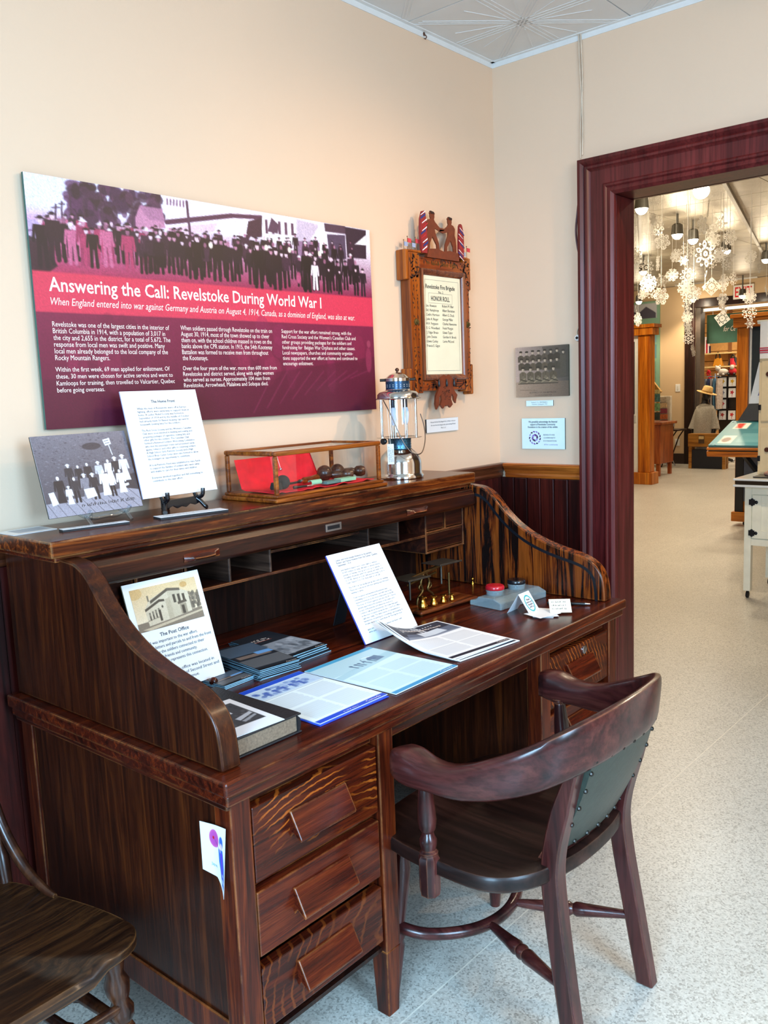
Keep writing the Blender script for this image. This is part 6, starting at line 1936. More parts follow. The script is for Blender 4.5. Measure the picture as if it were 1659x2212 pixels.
# --- far wall things
def facing(x, pxa, pya, pxb, pyb):
    """Y and Z range on the plane X=x of a pixel rectangle: (y left, y right, z bottom, z top)"""
    a = U(pxa, pya, X=x); b = U(pxb, pyb, X=x)
    return a.y, b.y, b.z, a.z


yl, yr, zb, zt = facing(XF - .03, 1364, 655, 1424, 862)
po = thing('green_poster', 'tall green wall poster with a mountain picture and lines of text', 'poster', (XF - .03, yl, zb))
yl = 5.0
T = frame((XF - .03, yl, zb), (0, -1, 0), (0, 0, 1)); w_, h_ = yl - yr, zt - zb
MB(T).box(0, w_, 0, h_, -.025, 0).build('board', plain('poster_green', '6d9a82', .5), po)
pc = Pic(70, 150, w_ / h_, '7fa890'); A_ = w_ / h_
pc.rect(.02, .02, A_ - .03, .17, 'b9bcc4'); pc.poly([(.05, .16), (.12, .09), (.18, .11), (.26, .05), (.34, .10), (A_ - .04, .12), (A_ - .04, .17), (.05, .17)], '4a4858')
pc.rect(.1, .24, A_ - .03, .42, '6f98a0'); pc.rect(.2, .30, .3, .40, '3f4a5c'); pc.rect(.1, .44, A_ - .03, .58, '5f8c92')
pc.rect(.22, .45, .28, .56, 'cfdcdc')
for k in range(16): pc.line(.06, .62 + .015 * k, A_ - .04, .62 + .015 * k, .006, '3c5a50', .8)
pc.rect(0, .88, A_, 1, '5c8474'); pc.build('printed_face', T, w_, h_, po)
for lab, nm, pa, cat in (('white light switch plate on the tan far wall', 'light_switch', (1459, 830, 1469, 846), 'light switch'), ('white power outlet plate low on the tan far wall', 'power_outlet', (1458, 948, 1468, 963), 'outlet')):
    yl, yr, zb, zt = facing(XF - .008, *pa)
    t = thing(nm, lab, cat, (XF, yl, zb))
    MB().box(XF - .008, XF, yr, yl, zb, zt).build('plate', whitew, t, bevel=.003)
    MB().box(XF - .012, XF - .008, (yl + yr) / 2 - .012, (yl + yr) / 2 + .012, zb + .03, zt - .03).build('rocker' if nm[0] == 'l' else 'socket', plain('ivory_plastic', 'd8d4c6', .4), t, bevel=.002)
# shop doorway casing
d2 = bpy.data.objects.new('door_2', None); COL.objects.link(d2); struct(d2)
dkbr = wood('dark_brown_trim', '1c0e0a', '2a1610', '38201a', 'Z', .8, .4)
MB().box(XF - .03, XF, 3.68, 3.86, 0, 2.78).box(XF - .03, XF, 1.44, 1.62, 0, 2.78).build('casing', dkbr, d2, bevel=.006)
MB().box(XF - .035, XF, 1.44, 3.86, 2.66, 2.80).build('casing_head', dkbr, d2, bevel=.006)
MB().box(XF, XF + .2, 3.60, 3.68, 0, 2.66).box(XF, XF + .2, 1.62, 1.70, 0, 2.66).build('jamb', plain('grey_brown_jamb', '4a4038', .5), d2)
yl, yr, zb, zt = facing(XF - .05, 1584, 617, 1628, 643)
ex = thing('exit_sign', 'white exit sign with red letters above the shop doorway', 'sign', (XF - .05, yl, zb))
MB().box(XF - .05, XF, yr, yl, zb, zt).build('sign_box', plain('exit_white', 'e8e4dc', .4, var=.02), ex, bevel=.004)
text('sign_lettering', ['EXIT'], frame((XF - .05, yl, zb), (0, -1, 0), (0, 0, 1)), .03, yl - yr - .03, .035, .035, (zt - zb) - .07, plain('exit_red', 'd01820', .4), ex, bold=.02, off=.002)

# --- display panel with orange posts, left
og = wood('orange_display_oak', '9a4c0c', 'c06a14', 'd6842a', 'Z', .6, .4)
XP = 8.6
lp = thing('display_stand', 'white display stand in an orange oak frame beside the left jamb', 'display stand', (XP, 3.7, 0))
MB().box(XP, XP + .16, 3.105, 3.285, .17, 2.10).build('post', og, lp, bevel=.006)
MB().box(XP - .03, XP + .20, 3.06, 4.5, 2.10, 2.20).box(XP - .05, XP + .22, 3.03, 4.5, 2.20, 2.25).build('cornice', og, lp, bevel=.006)
MB().box(XP - .03, XP + .20, 3.06, 4.5, 0, .17).build('plinth', og, lp, bevel=.006)
MB().box(XP + .03, XP + .09, 3.285, 4.45, .17, 2.10).build('white_panel', whitew, lp)
MB().box(XP + .0, XP + .03, 3.345, 4.1, 1.0, 2.02).build('black_screen', black_m, lp, bevel=.004)
MB().box(XP + .02, XP + .03, 3.33, 3.42, .88, .98).build('small_plate', plain('grey_plate', 'b8b8b4', .4), lp)
# orange-brown cabinet with card rack
cab_m = wood('cabinet_red_oak', '7a3410', 'a04c1c', 'b8642c', 'Z', .8, .4)
cb = thing('wooden_cabinet', 'reddish wooden cabinet on legs behind the orange display post', 'cabinet', (9.9, 3.9, 0))
MB().box(9.65, 10.15, 3.40, 4.3, .19, .79).build('body', cab_m, cb, bevel=.008)
MB().box(9.60, 10.20, 3.36, 4.35, .79, .83).build('top', cab_m, cb, bevel=.008)
for x in (9.67, 10.09):
    for y in (3.42, 4.24): MB().box(x, x + .05, y, y + .05, 0, .19).build('leg', cab_m, cb)
rk = thing('card_rack', 'wire rack of green postcards standing on the wooden cabinet', 'rack', (9.8, 3.7, .83))
for j in range(3):
    for i in range(3):
        y1 = 3.80 - i * .115; z0 = .86 + j * .14
        MB().box(9.79, 9.80, y1 - .10, y1, z0, z0 + .12).build('card', plain(['card_green', 'card_teal', 'card_dark'][(i + j) % 3], ['6f9a6a', '4c7a74', '2c3a34'][(i + j) % 3], .5, var=.5, scale=40), rk)
rkw = MB()
for i in range(5): rkw.cyl((9.81, 3.48 + i * .09, .83), (9.81, 3.48 + i * .09, 1.29), .004, n=6)
for j in range(4): rkw.cyl((9.81, 3.46, .85 + j * .145), (9.81, 3.86, .85 + j * .145), .004, n=6)
rkw.build('wire_frame', steel, rk)
yb_ = rk
yl, yr, zb, zt = facing(9.80, 1412, 842, 1425, 852)
MB().box(9.80, 9.81, yr, yl, zb, zt).build('notice_card', plain('pale_yellow', 'e0cf84', .5), yb_)
marks('notice_lettering', frame((9.80, yl, zb), (0, -1, 0), (0, 0, 1)), .015, yl - yr - .015, ((zt - zb) * .58, (zt - zb) * .18), (zt - zb) * .25, ink_k, yb_)
pk = thing('sloping_handrail', 'honey-coloured sloping wooden handrail above the card rack', 'handrail', (10.5, 3.8, 0))
MB().bar(U(1402, 820, X=10.5), U(1425, 850, X=10.5), .06, .09).build('rail', plain('honey_plank', 'c4923c', .5), pk, bevel=.005)
a = U(1421, 848, X=10.5); MB().box(10.48, 10.52, a.y - .02, a.y + .02, 0, a.z - .02).build('rail_post', MATS['honey_plank'], pk)
# folding table with brochure rack and cup
ft = thing('folding_table', 'small dark folding table with crossed metal legs by the far wall', 'table', (11.2, 3.85, 0))
MB().box(11.0, 11.4, 3.68, 4.25, .615, .64).build('table_top', dkb, ft, bevel=.004)
for x in (11.05, 11.35):
    MB().tube([(x, 3.72, .615), (x, 3.80, .50), (x, 3.98, .0)], .011, 8).build('leg', plain('brown_tube', '3a2a22', .35, .7), ft, smooth=60)
    MB().tube([(x, 4.20, .615), (x, 4.0, .3), (x, 3.86, .0)], .011, 8).build('leg', steel, ft, smooth=60)
br_ = thing('brochure_rack', 'white rack of colourful brochures on the folding table', 'rack', (11.1, 3.95, .64))
MB().box(11.12, 11.2, 3.86, 4.06, .64, 1.20).build('rack_body', plain('rack_white', 'd6ccb8', .5), br_, bevel=.004)
for k, c in enumerate(('7a2a20', 'c46a3a', '8c3a4a', 'd0b48a', 'b8a890')):
    MB().box(11.10, 11.12, 3.90 + .005 * k, 4.04, .72 + .095 * k, .80 + .095 * k).build('brochure', plain('brochure_' + c, c, .5, var=.4, scale=40), br_)
cup = thing('black_cup', 'black cup standing on the folding table', 'cup', (11.05, 3.86, .64))
MB().lathe([(.03, 0), (.04, .14), (.042, .15), (.036, .15), (.03, .02)], (11.06, 3.80, .64), 16).build('cup_body', black_m, cup, smooth=40)
MB().lathe([(.0405, .05), (.0415, .10)], (11.06, 3.80, .64), 16).build('cup_band', plain('grey_band', '8a8a90', .5), cup, smooth=60)

# --- gift shop seen through the far doorway
XB = 14.6
slat_m = plain('slatwall_maple', 'd0a062', .45, var=.1)
ws = struct(MB().box(XB, XB + .1, 1.0, 5.4, 0, 2.95).build('wall_shop_back', plain('slat_groove', '6a4420', .6)))
for k in range(15):
    MB().box(XB - .015, XB, 1.0, 5.4, .10 + k * .19, .10 + k * .19 + .178).build('slat', slat_m, ws, bevel=.003)
for y in (2.55, 3.25, 3.75, 4.05):
    MB().box(XB - .04, XB - .015, y, y + .06, 0, 2.95).build('upright', plain('brown_upright', '8a5a34', .5), ws)
struct(MB().box(XF + .2, XB, 5.4, 5.5, 0, 2.95).build('wall_shop_left', tan))
struct(MB().box(XF + .2, XB, .9, 1.0, 0, 2.95).build('wall_shop_right', tan))
struct(MB().box(XF + .2, XB + .1, .9, 5.5, 2.95, 3.0).build('ceiling_shop', whitew))
l = bpy.data.lights.new('shop_light', 'AREA'); l.energy = 75; l.color = (1, .86, .66); l.size = 1.6
o = bpy.data.objects.new('shop_light', l); COL.objects.link(o); o.location = (13.1, 3.0, 2.9)
XS = 12.15
yl, yr, zb, zt = facing(XS, 1527, 681, 1600, 738)
gs = thing('green_banner', 'dark green hanging banner with white italic lettering in the shop doorway', 'banner', (XS, yl, zb))
yr2 = 1.9
MB().box(XS, XS + .02, yr2, yl, zb, zt).build('banner_cloth', plain('banner_green', '2f5a4a', .6, var=.25, scale=4), gs)
text('banner_lettering', ['for Ce'], frame((XS, yl, zb), (0, -1, 0), (0, 0, 1)), U(1562, 716, X=XS).y * -1 + yl, U(1588, 716, X=XS).y * -1 + yl, U(1562, 716, X=XS).z - zb, U(1562, 716, X=XS).z - zb, .085, ink_w, gs, shear=.25, off=.004)
for y in (yl - .1, yr2 + .1): MB().cyl((XS + .01, y, zt), (XS + .01, y, 2.95), .004, n=6).build('hanging_wire', steel, gs)
bl_ = thing('strip_lamp', 'white fluorescent strip across the top of the shop doorway', 'lamp', (XF + .12, 2.6, 2.6))
MB().box(XF + .06, XF + .14, 1.75, 3.58, 2.585, 2.64).build('lamp_body', trimw, bl_, bevel=.004)
MB().box(XF + .05, XF + .06, 1.8, 3.55, 2.595, 2.63).build('diffuser', emit('strip_glow', 'fff4e0', 2.5), bl_)
# shelves and goods on the slat wall
def shelf(lab, px, z, x, y1):
    y0 = U(px, 700, X=x).y
    return tag(MB().box(x, XB - .016, y1, y0, z - .025, z).build('wall_shelf', plain('pale_shelf', 'e6cf92', .45)), lab, 'shelf')
zA = U(1530, 763, X=14.3).z; zB_ = U(1530, 792, X=14.3).z
shelf('upper pale shelf at the left of the shop wall', 1522, zA, 14.3, 3.95)
shelf('lower pale shelf under the handbags on the shop wall', 1522, zB_, 14.25, 2.9)
fl_ = thing('flag_cloth', 'red and white folded flag cloth on the upper shop shelf', 'cloth', (14.35, 4.2, zA))
yl, yr, _, zt = facing(14.35, 1522, 728, 1533, 760)
for k, c in enumerate(('ece6ea', 'c01c34', 'ece6ea', '2a2038')):
    a = yl + (yr - yl) * k / 4; b = yl + (yr - yl) * (k + 1) / 4
    MB().box(14.35 + .01 * k, 14.42, b, a, zA, zt - .06 * k).build('cloth_fold', plain('cloth_' + c, c, .8), fl_, bevel=.006)
for lab, pxa, pya, pxb, pyb, c in (('yellow handbag with tall black handles on the shop shelf', 1540, 762, 1560, 790, 'd08a1c'), ('dark handbag with a red and white flap on the shop shelf', 1573, 766, 1592, 800, '20202c')):
    yl, yr, zb, zt = facing(14.32, pxa, pya, pxb, pyb)
    t = thing('handbag', lab, 'handbag', (14.32, yl, zB_), 'handbags on the shop shelf')
    MB().add([(14.30, yl, zB_), (14.42, yl, zB_), (14.42, yr, zB_), (14.30, yr, zB_), (14.34, yl - .03, zB_ + .16), (14.38, yl - .03, zB_ + .16), (14.38, yr + .03, zB_ + .16), (14.34, yr + .03, zB_ + .16)],
             [(0, 3, 2, 1), (4, 5, 6, 7), (0, 1, 5, 4), (1, 2, 6, 5), (2, 3, 7, 6), (3, 0, 4, 7)]).build('bag_body', plain('bag_' + c, c, .5), t, bevel=.01)
    ym = (yl + yr) / 2
    MB().tube(catmull([(14.34, yl - .05, zB_ + .15), (14.34, yl - .06, zt - .04), (14.34, ym, zt), (14.34, yr + .06, zt - .04), (14.34, yr + .05, zB_ + .15)], 5), .012, 8).build('bag_handle', black_m, t, smooth=60)
    if c[0] == '2':
        MB().box(14.29, 14.30, yr + .05, yl - .05, zB_ + .02, zB_ + .14).build('flap', plain('flap_red', 'c02438', .6), t)
# card cubby
XC = 13.3
yl, yr, zb, zt = facing(XC, 1553, 813, 1592, 908)
cu = thing('card_cubby', 'black cubby rack of printed white cards in the shop', 'rack', (XC, (yl + yr) / 2, 0))
MB().box(XC + .02, XC + .30, yr, yl, 0, zt).build('carcass', plain('black_brown_laminate', '1a1210', .4), cu, bevel=.006)
nr, nc = 4, 2
cw2 = (yl - yr) / nc; rh = (zt - zb) / nr
MB().box(XC - .05, XC + .02, yr, yl, zt - .012, zt + .008).build('cubby_shelf', MATS['black_brown_laminate'], cu)
for j in range(nr): MB().box(XC - .05, XC + .02, yr, yl, zb + rh * j, zb + rh * j + .012).build('cubby_shelf', MATS['black_brown_laminate'], cu)
for i in range(nc + 1): MB().box(XC - .05, XC + .02, yr + cw2 * i - .006, yr + cw2 * i + .006, zb, zt).build('cubby_divider', MATS['black_brown_laminate'], cu)
motif = ['c8a020', 'c8a020', '6a7090', 'b02a3a', 'b02030', None, 'a03028', 'c02828']
wh = ['top left', 'top right', 'second row left', 'second row right', 'third row left', '', 'bottom left', 'bottom right']
what = ['yellow and black bird', 'yellow butterfly', 'blue dragonfly', 'red maple leaf', 'red tulip', '', 'red-brown squirrel', 'red poppy']
for k in range(8):
    if motif[k] is None: continue
    j, i = divmod(k, 2)
    y1 = yl - cw2 * i - .02; z0 = zt - rh * (j + 1) + .014
    t = thing('printed_card', f'white card with a {what[k]} motif, {wh[k]} in the black cubby rack', 'card', (XC - .03, y1, z0), 'printed cards in the cubby rack')
    MB().box(XC - .035, XC - .025, y1 - cw2 + .04, y1, z0, z0 + rh - .035).build('card_sheet', paper, t)
    T = frame((XC - .0352, y1 - (cw2 - .04) / 2, z0 + (rh - .035) / 2), (0, -1, 0), (0, 0, 1))
    m = MB(T); s = .030
    m.add([(s * (1 + .35 * math.cos(5 * a)) * math.cos(a), s * (1 + .35 * math.cos(5 * a)) * math.sin(a) + .01, .001) for a in [2 * math.pi * q / 20 for q in range(20)]], [tuple(range(20))])
    m.add([(-.004, -.07, .001), (.004, -.07, .001), (.004, -.01, .001), (-.004, -.01, .001)], [(0, 1, 2, 3)])
    m.build('motif', plain('motif_' + motif[k], motif[k], .6), t, recalc=False)
# plush toys on top of the rack
plw = plain('white_plush', 'c8bfb4', .95, var=.15, scale=80, bmp=.5); plr = plain('red_plush', 'b81c28', .9, var=.15, scale=80, bmp=.4)
p1 = thing('plush_bear', 'cream plush bear lying on top of the card rack', 'plush toy', (13.35, 2.95, zt + .008))
yy = U(1562, 805, X=13.35).y
MB().ball((13.35, yy, zt + .075), .068, 8, (.9, 1.5, .95)).build('body', plw, p1, smooth=60)
MB().ball((13.33, yy + .09, zt + .145), .05, 8).ball((13.33, yy + .125, zt + .185), .018, 6).ball((13.33, yy + .055, zt + .19), .018, 6).build('head', plw, p1, smooth=60)
for s in (-.02, .08): MB().ball((13.31, yy + s, zt + .033), .03, 6, (1.4, .8, .8)).build('paw', plw, p1, smooth=60)
p2 = thing('plush_doll', 'red-suited plush doll with white beard sitting on the card rack', 'plush toy', (13.35, 2.75, zt + .008))
yy = U(1583, 800, X=13.35).y
MB().ball((13.35, yy, zt + .078), .07, 8, (.9, 1, 1.0)).build('body', plr, p2, smooth=60)
MB().ball((13.34, yy, zt + .18), .048, 8).build('head', plain('plush_skin', 'd8a890', .9), p2, smooth=60)
MB().ball((13.30, yy, zt + .155), .038, 8, (.6, 1, 1.1)).build('beard', plw, p2, smooth=60)
MB().lathe([(.052, 0), (.045, .03), (.02, .08), (.006, .12)], (13.35, yy, zt + .195), 14).build('hat', plr, p2, smooth=60)
for s in (-1, 1): MB().ball((13.28, yy + .05 * s, zt + .033), .030, 6, (1.3, .8, .9)).build('boot', black_m, p2, smooth=60)
# poinsettia-like red spray
pz = thing('red_flower_spray', 'spray of red artificial flowers left of the card rack', 'flowers', (13.4, 3.45, 0))
q0 = U(1527, 815, X=13.4)
for k in range(16):
    a = r_.uniform(-.10, .10); b = r_.uniform(-.16, .16); ang = r_.uniform(0, 6.28)
    c = Vector((13.4 + r_.uniform(-.04, .04), q0.y + a, q0.z + b))
    u_ = Vector((0, math.cos(ang), math.sin(ang))) * .05; v_ = Vector((-.02, -math.sin(ang), math.cos(ang))) * .022
    MB().add([c - u_, c - v_, c + u_, c + v_, c + Vector((-.015, 0, 0)), c + Vector((.012, 0, 0))], [(0, 1, 4), (1, 2, 4), (2, 3, 4), (3, 0, 4), (1, 0, 5), (2, 1, 5), (3, 2, 5), (0, 3, 5)]).build('petal', plr, pz)
MB().cyl((13.42, q0.y, 0.005), (13.42, q0.y, q0.z - .1), .012, n=8).lathe([(.12, 0), (.12, .02), (.02, .03)], (13.42, q0.y, 0), 16).build('flower_stand', black_m, pz, smooth=40)
# mannequin with straw hat
XM = 11.46
mq = thing('shirt_mannequin', 'dark mannequin wearing a pale striped shirt in the shop doorway', 'mannequin', (XM, 3.4, 0))
ym = U(1523, 900, X=XM).y
zsh = U(1520, 873, X=XM).z - .02
skin = plain('black_mannequin', '17151a', .4)
MB().lathe([(.08, .0), (.11, .05), (.12, .3), (.11, .55), (.125, .85), (.125, 1.0), (.10, 1.10), (.06, 1.15), (.055, 1.24)], (XM, ym, zsh - 1.10), 20).ball((XM - .02, ym - .03, zsh + .17), .082, 8, (1, .85, 1.2)).build('body', skin, mq, smooth=60)
sh_m = plain('striped_shirt', 'a9a294', .9, var=.2, scale=60)
rows = []
for rr, ry, zz in ((.26, .30, .30), (.25, .28, .55), (.22, .25, .85), (.20, .24, 1.0), (.16, .22, 1.08), (.08, .10, 1.13)):
    rows.append([(XM + rr * math.cos(2 * math.pi * k / 20), ym + ry * .62 * math.sin(2 * math.pi * k / 20) * (1 + .04 * math.sin(k * 3)), zsh - 1.10 + zz) for k in range(20)])
MB().grid(rows, True).build('shirt', sh_m, mq, smooth=60, solid=.008)
for s in (-1, 1):
    MB().tube([(XM, ym + .11 * s, zsh - .08), (XM - .02, ym + .16 * s, zsh - .28), (XM - .05, ym + .18 * s, zsh - .40)], [.06, .07, .085], 12).build('sleeve', sh_m, mq, smooth=60)
    MB().tube([(XM - .04, ym + .17 * s, zsh - .38), (XM - .10, ym + .15 * s, zsh - .55), (XM - .18, ym + .05 * s - .06, zsh - .56)], [.045, .038, .030], 10).build('arm', skin, mq, smooth=60)
MB().lathe([(.02, 0), (.02, zsh - 1.10 - .02)], (XM, ym, .02), 10).lathe([(.20, 0), (.20, .015), (.02, .02)], (XM, ym, 0), 20).build('stand', steel, mq, smooth=40)
trm = plain('dark_trousers', '2a2c3c', .85, var=.15)
for s in (-1, 1):
    MB().tube([(XM, ym + .05 * s, zsh - .72), (XM, ym + .06 * s, zsh - .95), (XM, ym + .07 * s, .06)], [.085, .075, .06], 12).build('trouser_leg', trm, mq, smooth=60)
sh_ = thing('straw_hat', 'tan straw hat tilted on the mannequin head', 'hat', (XM, ym - .03, zsh + .3))
Th = Matrix.Translation((XM - .02, ym - .035, zsh + .215)) @ Matrix.Rotation(.28, 4, 'X') @ Matrix.Scale(.76, 4)
straw = plain('tan_straw', 'd2ac6c', .8, var=.2, scale=90, bmp=.3)
MB(Th).lathe([(.0, .145), (.07, .140), (.10, .12), (.115, .02), (.12, .0), (.19, -.015), (.22, -.005), (.22, -.009), (.19, -.02), (.115, -.006), (.108, .02)], (0, 0, 0), 24).build('hat_body', straw, sh_, smooth=50)
MB(Th).lathe([(.1175, .006), (.1150, .035)], (0, 0, 0), 24).build('hat_band', plain('brown_band', 'a07a40', .7), sh_, smooth=60)
# clothes rail next to the mannequin
rl_ = thing('clothes_rail', 'rail of grey and blue garments between mannequin and card rack', 'clothes rail', (13.0, 3.0, 0))
yq = U(1538, 900, X=13.05).y
MB().cyl((13.05, yq - .05, .02), (13.05, yq - .05, 1.55), .015, n=8).cyl((13.05, yq - .16, 1.5), (13.05, yq + .14, 1.5), .012, n=8).lathe([(.2, 0), (.2, .02)], (13.05, yq - .05, 0), 16).build('rail_frame', steel, rl_, smooth=40)
for k, c in enumerate(('6a7484', '2c3a6a', '8c8a90', '3f6a8a', 'a89c94')):
    y = yq + .12 - k * .06
    rows = [[(13.05 + xx * (1 + .12 * math.sin(zz * 9 + k)), y + .012 * math.sin(xx * 20 + k), zz) for xx in (-.12, -.07, -.02, .02, .07, .12)] for zz in (1.46, 1.3, 1.1, .9, .7 + .06 * k)]
    MB().sheet(rows, .03, (0, 1, 0)).build('garment', plain('garment_' + c, c, .9, var=.3, scale=30), rl_, smooth=60)
# low bench and cardboard box at the doorway
bn = thing('low_bench', 'low orange-brown wooden bench at the shop doorway', 'bench', (11.1, 3.0, 0))
yl, yr, zb, zt = facing(11.0, 1486, 937, 1568, 966)
MB().box(11.0, 11.16, yr, yl, zb, zt).build('bench_apron', wood('bench_pine', '8a541c', 'b07830', 'c08a40', 'Y', .8, .45), bn, bevel=.008)
for y in (yl - .06, yr + .01):
    for x in (11.01, 11.10): MB().box(x, x + .05, y, y + .05, 0, zb).build('leg', MATS['bench_pine'], bn)
MB().box(11.02, 11.14, yr + .06, yl - .06, .005, zb - .05).build('dark_base', plain('navy_base', '14161e', .6), bn)
bd = thing('bench_notice', 'small cream notice stuck on the bench front', 'notice', (11.0, 3.0, zb))
yl2, yr2_, zb2, zt2 = facing(10.995, 1509, 941, 1521, 958)
MB().box(10.992, 10.9995, yr2_, yl2, zb2, zt2).build('notice_card', plain('dark_notice', '4a3420', .6), bd)
MB().box(10.989, 10.992, yr2_ + .005, yl2 - .005, zb2 + (zt2 - zb2) * .55, zt2 - .01).build('cream_strip', plain('cream_strip', 'd8bc80', .6), bd)
# black swivel stand legs in front of the bench
sw = thing('swivel_stand', 'black five-legged stand base on the floor before the bench', 'stand', (12.0, 3.3, 0))
c = U(1545, 985, X=12.05); c.y += .1
MB().cyl((12.05, c.y - .1, .03), (12.05, c.y - .1, .34), .03, n=12).build('column', steel, sw, smooth=50)
for k in range(5):
    a = 2 * math.pi * k / 5 + .4
    e = Vector((12.05 + .30 * math.cos(a), c.y - .1 + .30 * math.sin(a), .028))
    MB().tube([(12.05, c.y - .1, .20), Vector((12.05, c.y - .1, .14)).lerp(e, .5), e], .026, 8).build('leg', black_m, sw, smooth=60)
    MB().ball(e + Vector((.02 * math.cos(a), .02 * math.sin(a), 0)), .026, 6).build('leg_tip', steel, sw, smooth=60)

# --- mobile exhibit with orange frame and sloping table, right
XE = 5.6
mx = thing('exhibit_stand', 'orange-framed exhibit stand with sloping teal reading table', 'exhibit stand', (XE, .5, 0))
oy = wood('orange_display_oak_across', '9a4c0c', 'c06a14', 'd6842a', 'Y', .6, .4)
MB().box(XE, XE + .12, .788, .900, .14, 1.94).build('post', og, mx, bevel=.005)
MB().box(XE, XE + .12, -.45, -.34, .14, 1.94).build('post', og, mx, bevel=.005)
MB().box(XE - .03, XE + .15, -.50, .93, 1.94, 2.03).box(XE - .05, XE + .17, -.52, .955, 2.03, 2.07).build('cornice', oy, mx, bevel=.005)
MB().box(XE + .05, XE + .08, -.34, .770, .2, 1.94).build('navy_panel', plain('navy_panel', '14242c', .5), mx)
MB().box(XE + .03, XE + .09, .770, .788, .2, 1.94).build('white_edge', whitew, mx)
MB().box(XE - .05, XE + .15, -.50, .915, .045, .14).build('base_rail', oy, mx, bevel=.005)
for y in (.80, -.40):
    MB().ball((XE + .02, y, .0235), .0225, 8).build('caster', black_m, mx, smooth=60)
    MB().cyl((XE + .02, y, .03), (XE + .02, y, .06), .008, n=8).build('caster_stem', steel, mx)
MB().box(XE - .02, XE - .001, .812, .889, .14, .92).build('leg_board', black_m, mx)
MB().box(XE - .02, XE - .001, -.40, -.32, .14, .92).build('leg_board', black_m, mx)
MB().box(XE - .04, XE - .021, -.31, .800, .25, .76).build('grey_panel', plain('slate_grey', '4c5058', .5), mx)
# sloping table
XT0, zt0 = 4.95, .845
A0 = U(1527, 962, X=XT0); B0_ = Vector((XE - .02, U(1593, 909, X=XE - .02).y, U(1593, 909, X=XE - .02).z))
yl_ = (A0.y + B0_.y) / 2 + .02
up = Vector((XE - .02 - XT0, 0, B0_.z - A0.z))
T = frame((XT0, yl_, A0.z), (0, -1, 0), up)
Lt = up.length; Wt = 1.35
MB(T).box(0, Wt, 0, Lt, -.02, .0).build('table_top', plain('teal_laminate', '2f6f78', .3, coat=.3), mx)
MB(T).box(-.012, Wt, -.02, Lt, -.042, -.0205).build('table_trim', oy, mx, bevel=.003)
MB(T).box(.0, Wt, -.012, Lt, -.055, -.0425).build('table_gap', black_m, mx)
MB(T).box(-.015, Wt, -.022, Lt, -.105, -.0555).build('table_skirt', oy, mx, bevel=.003)
pc = Pic(120, 66, Wt / Lt, '2f707a'); A_ = Wt / Lt
pc.a = np.array(Pic.c('2a6670')) * (1 - pc.y[..., None]) + np.array(Pic.c('3a8a98')) * pc.y[..., None]
pc.rect(.12, .10, .32, .34, 'd8e4d8'); pc.rect(.14, .12, .24, .32, 'c83a2c')
for k in range(6): pc.line(.40, .12 + .04 * k, .9, .12 + .04 * k, .014, '7ab0b4', .6)
pc.rect(.10, .62, .28, .92, 'c8ccc0'); pc.ell(.18, .78, .06, .09, '6a4a3c')
for k in range(7): pc.line(.34, .55 + .05 * k, .95, .55 + .05 * k, .018, 'a8d4d6', .6)
pc.build('printed_face', T @ Matrix.Translation((0, 0, .001)), Wt, Lt, mx)
for x, y in ((.02, .02), (.02, Lt - .03), (.06, .015)): MB(T).lathe([(.008, .001), (.008, .006), (.005, .008)], (x, y, 0), 10).build('bolt', steel, mx, smooth=40)
MB().bar((XT0 + .12, yl_ - .25, A0.z - .04), (XE - .03, yl_ - .25, .55), .03, .05).build('table_bracket', black_m, mx)
# slanted picture board standing at the back of the table
bl0 = U(1594, 909, X=XE - .06); tl0 = U(1640, 782, X=XE - .06); ml0 = U(1618, 872, X=XE - .06)
kz = (ml0.z - bl0.z)
MB().prism([(bl0.y, bl0.z), (ml0.y, ml0.z), (-.40, ml0.z + .01), (-.40, bl0.z)], 'X', XE - .06, XE - .045).build('slate_board', plain('charcoal_board', '33353a', .5), mx)
MB().prism([(ml0.y, ml0.z), (tl0.y, tl0.z), (-.40, tl0.z + .02), (-.40, ml0.z + .01)], 'X', XE - .06, XE - .045).build('mountain_picture', plain('mountain_print', 'c4cede', .4, var=.05), mx)
mm = MB()
for k in range(22):
    z = ml0.z + .02 + r_.random() * (tl0.z - ml0.z - .06); ymax = ml0.y + (tl0.y - ml0.y) * (z - ml0.z) / (tl0.z - ml0.z) - .03
    y = ymax - r_.random() * .35
    mm.add([(XE - .0608, y, z), (XE - .0608, y - .03 - .05 * r_.random(), z + .01), (XE - .0608, y - .02, z + .035 + .03 * r_.random())], [(0, 1, 2)])
mo = mm.build('picture_shading', plain('print_blue', '3a4a98', .5), mx, recalc=False); mo['kind'] = 'stuff'

# --- cream kitchen hutch at the right edge
crm = plain('cream_enamel_paint', 'f0e8d0', .4, var=.06, scale=12)
crm2 = plain('tan_hutch_paint', 'dec69c', .45, var=.08, scale=10)
hng = plain('black_iron_hinge', '17171c', .45, .5)
XH = 2.66; YH0, YH1 = -.165, -1.22
hu = thing('kitchen_hutch', 'cream painted kitchen hutch on casters with black hinges', 'cabinet', (XH + .3, -.7, 0))
for x in (XH, XH + .46):
    for y in (YH0 - .045, YH1):
        MB().box(x, x + .045, y, y + .045, .05, .755).build('leg_post', crm, hu, bevel=.003)
        MB().lathe([(.006, 0), (.022, .004), (.022, .018), (.006, .022)], (x + .022, y + .033, .0225), 14, (0, -1, 0)).build('caster', hng, hu, smooth=40)
        MB().box(x + .016, x + .028, y + .016, y + .028, .024, .052).build('caster_stem', hng, hu)
MB().box(XH + .012, XH + .50, YH1 + .02, YH0 - .01, .36, .75).build('carcass', crm, hu)
MB().box(XH + .002, XH + .012, YH1 + .045, YH0 - .045, .70, .755).box(XH + .002, XH + .012, YH1 + .045, YH0 - .045, .36, .405).build('face_rail', crm, hu, bevel=.002)
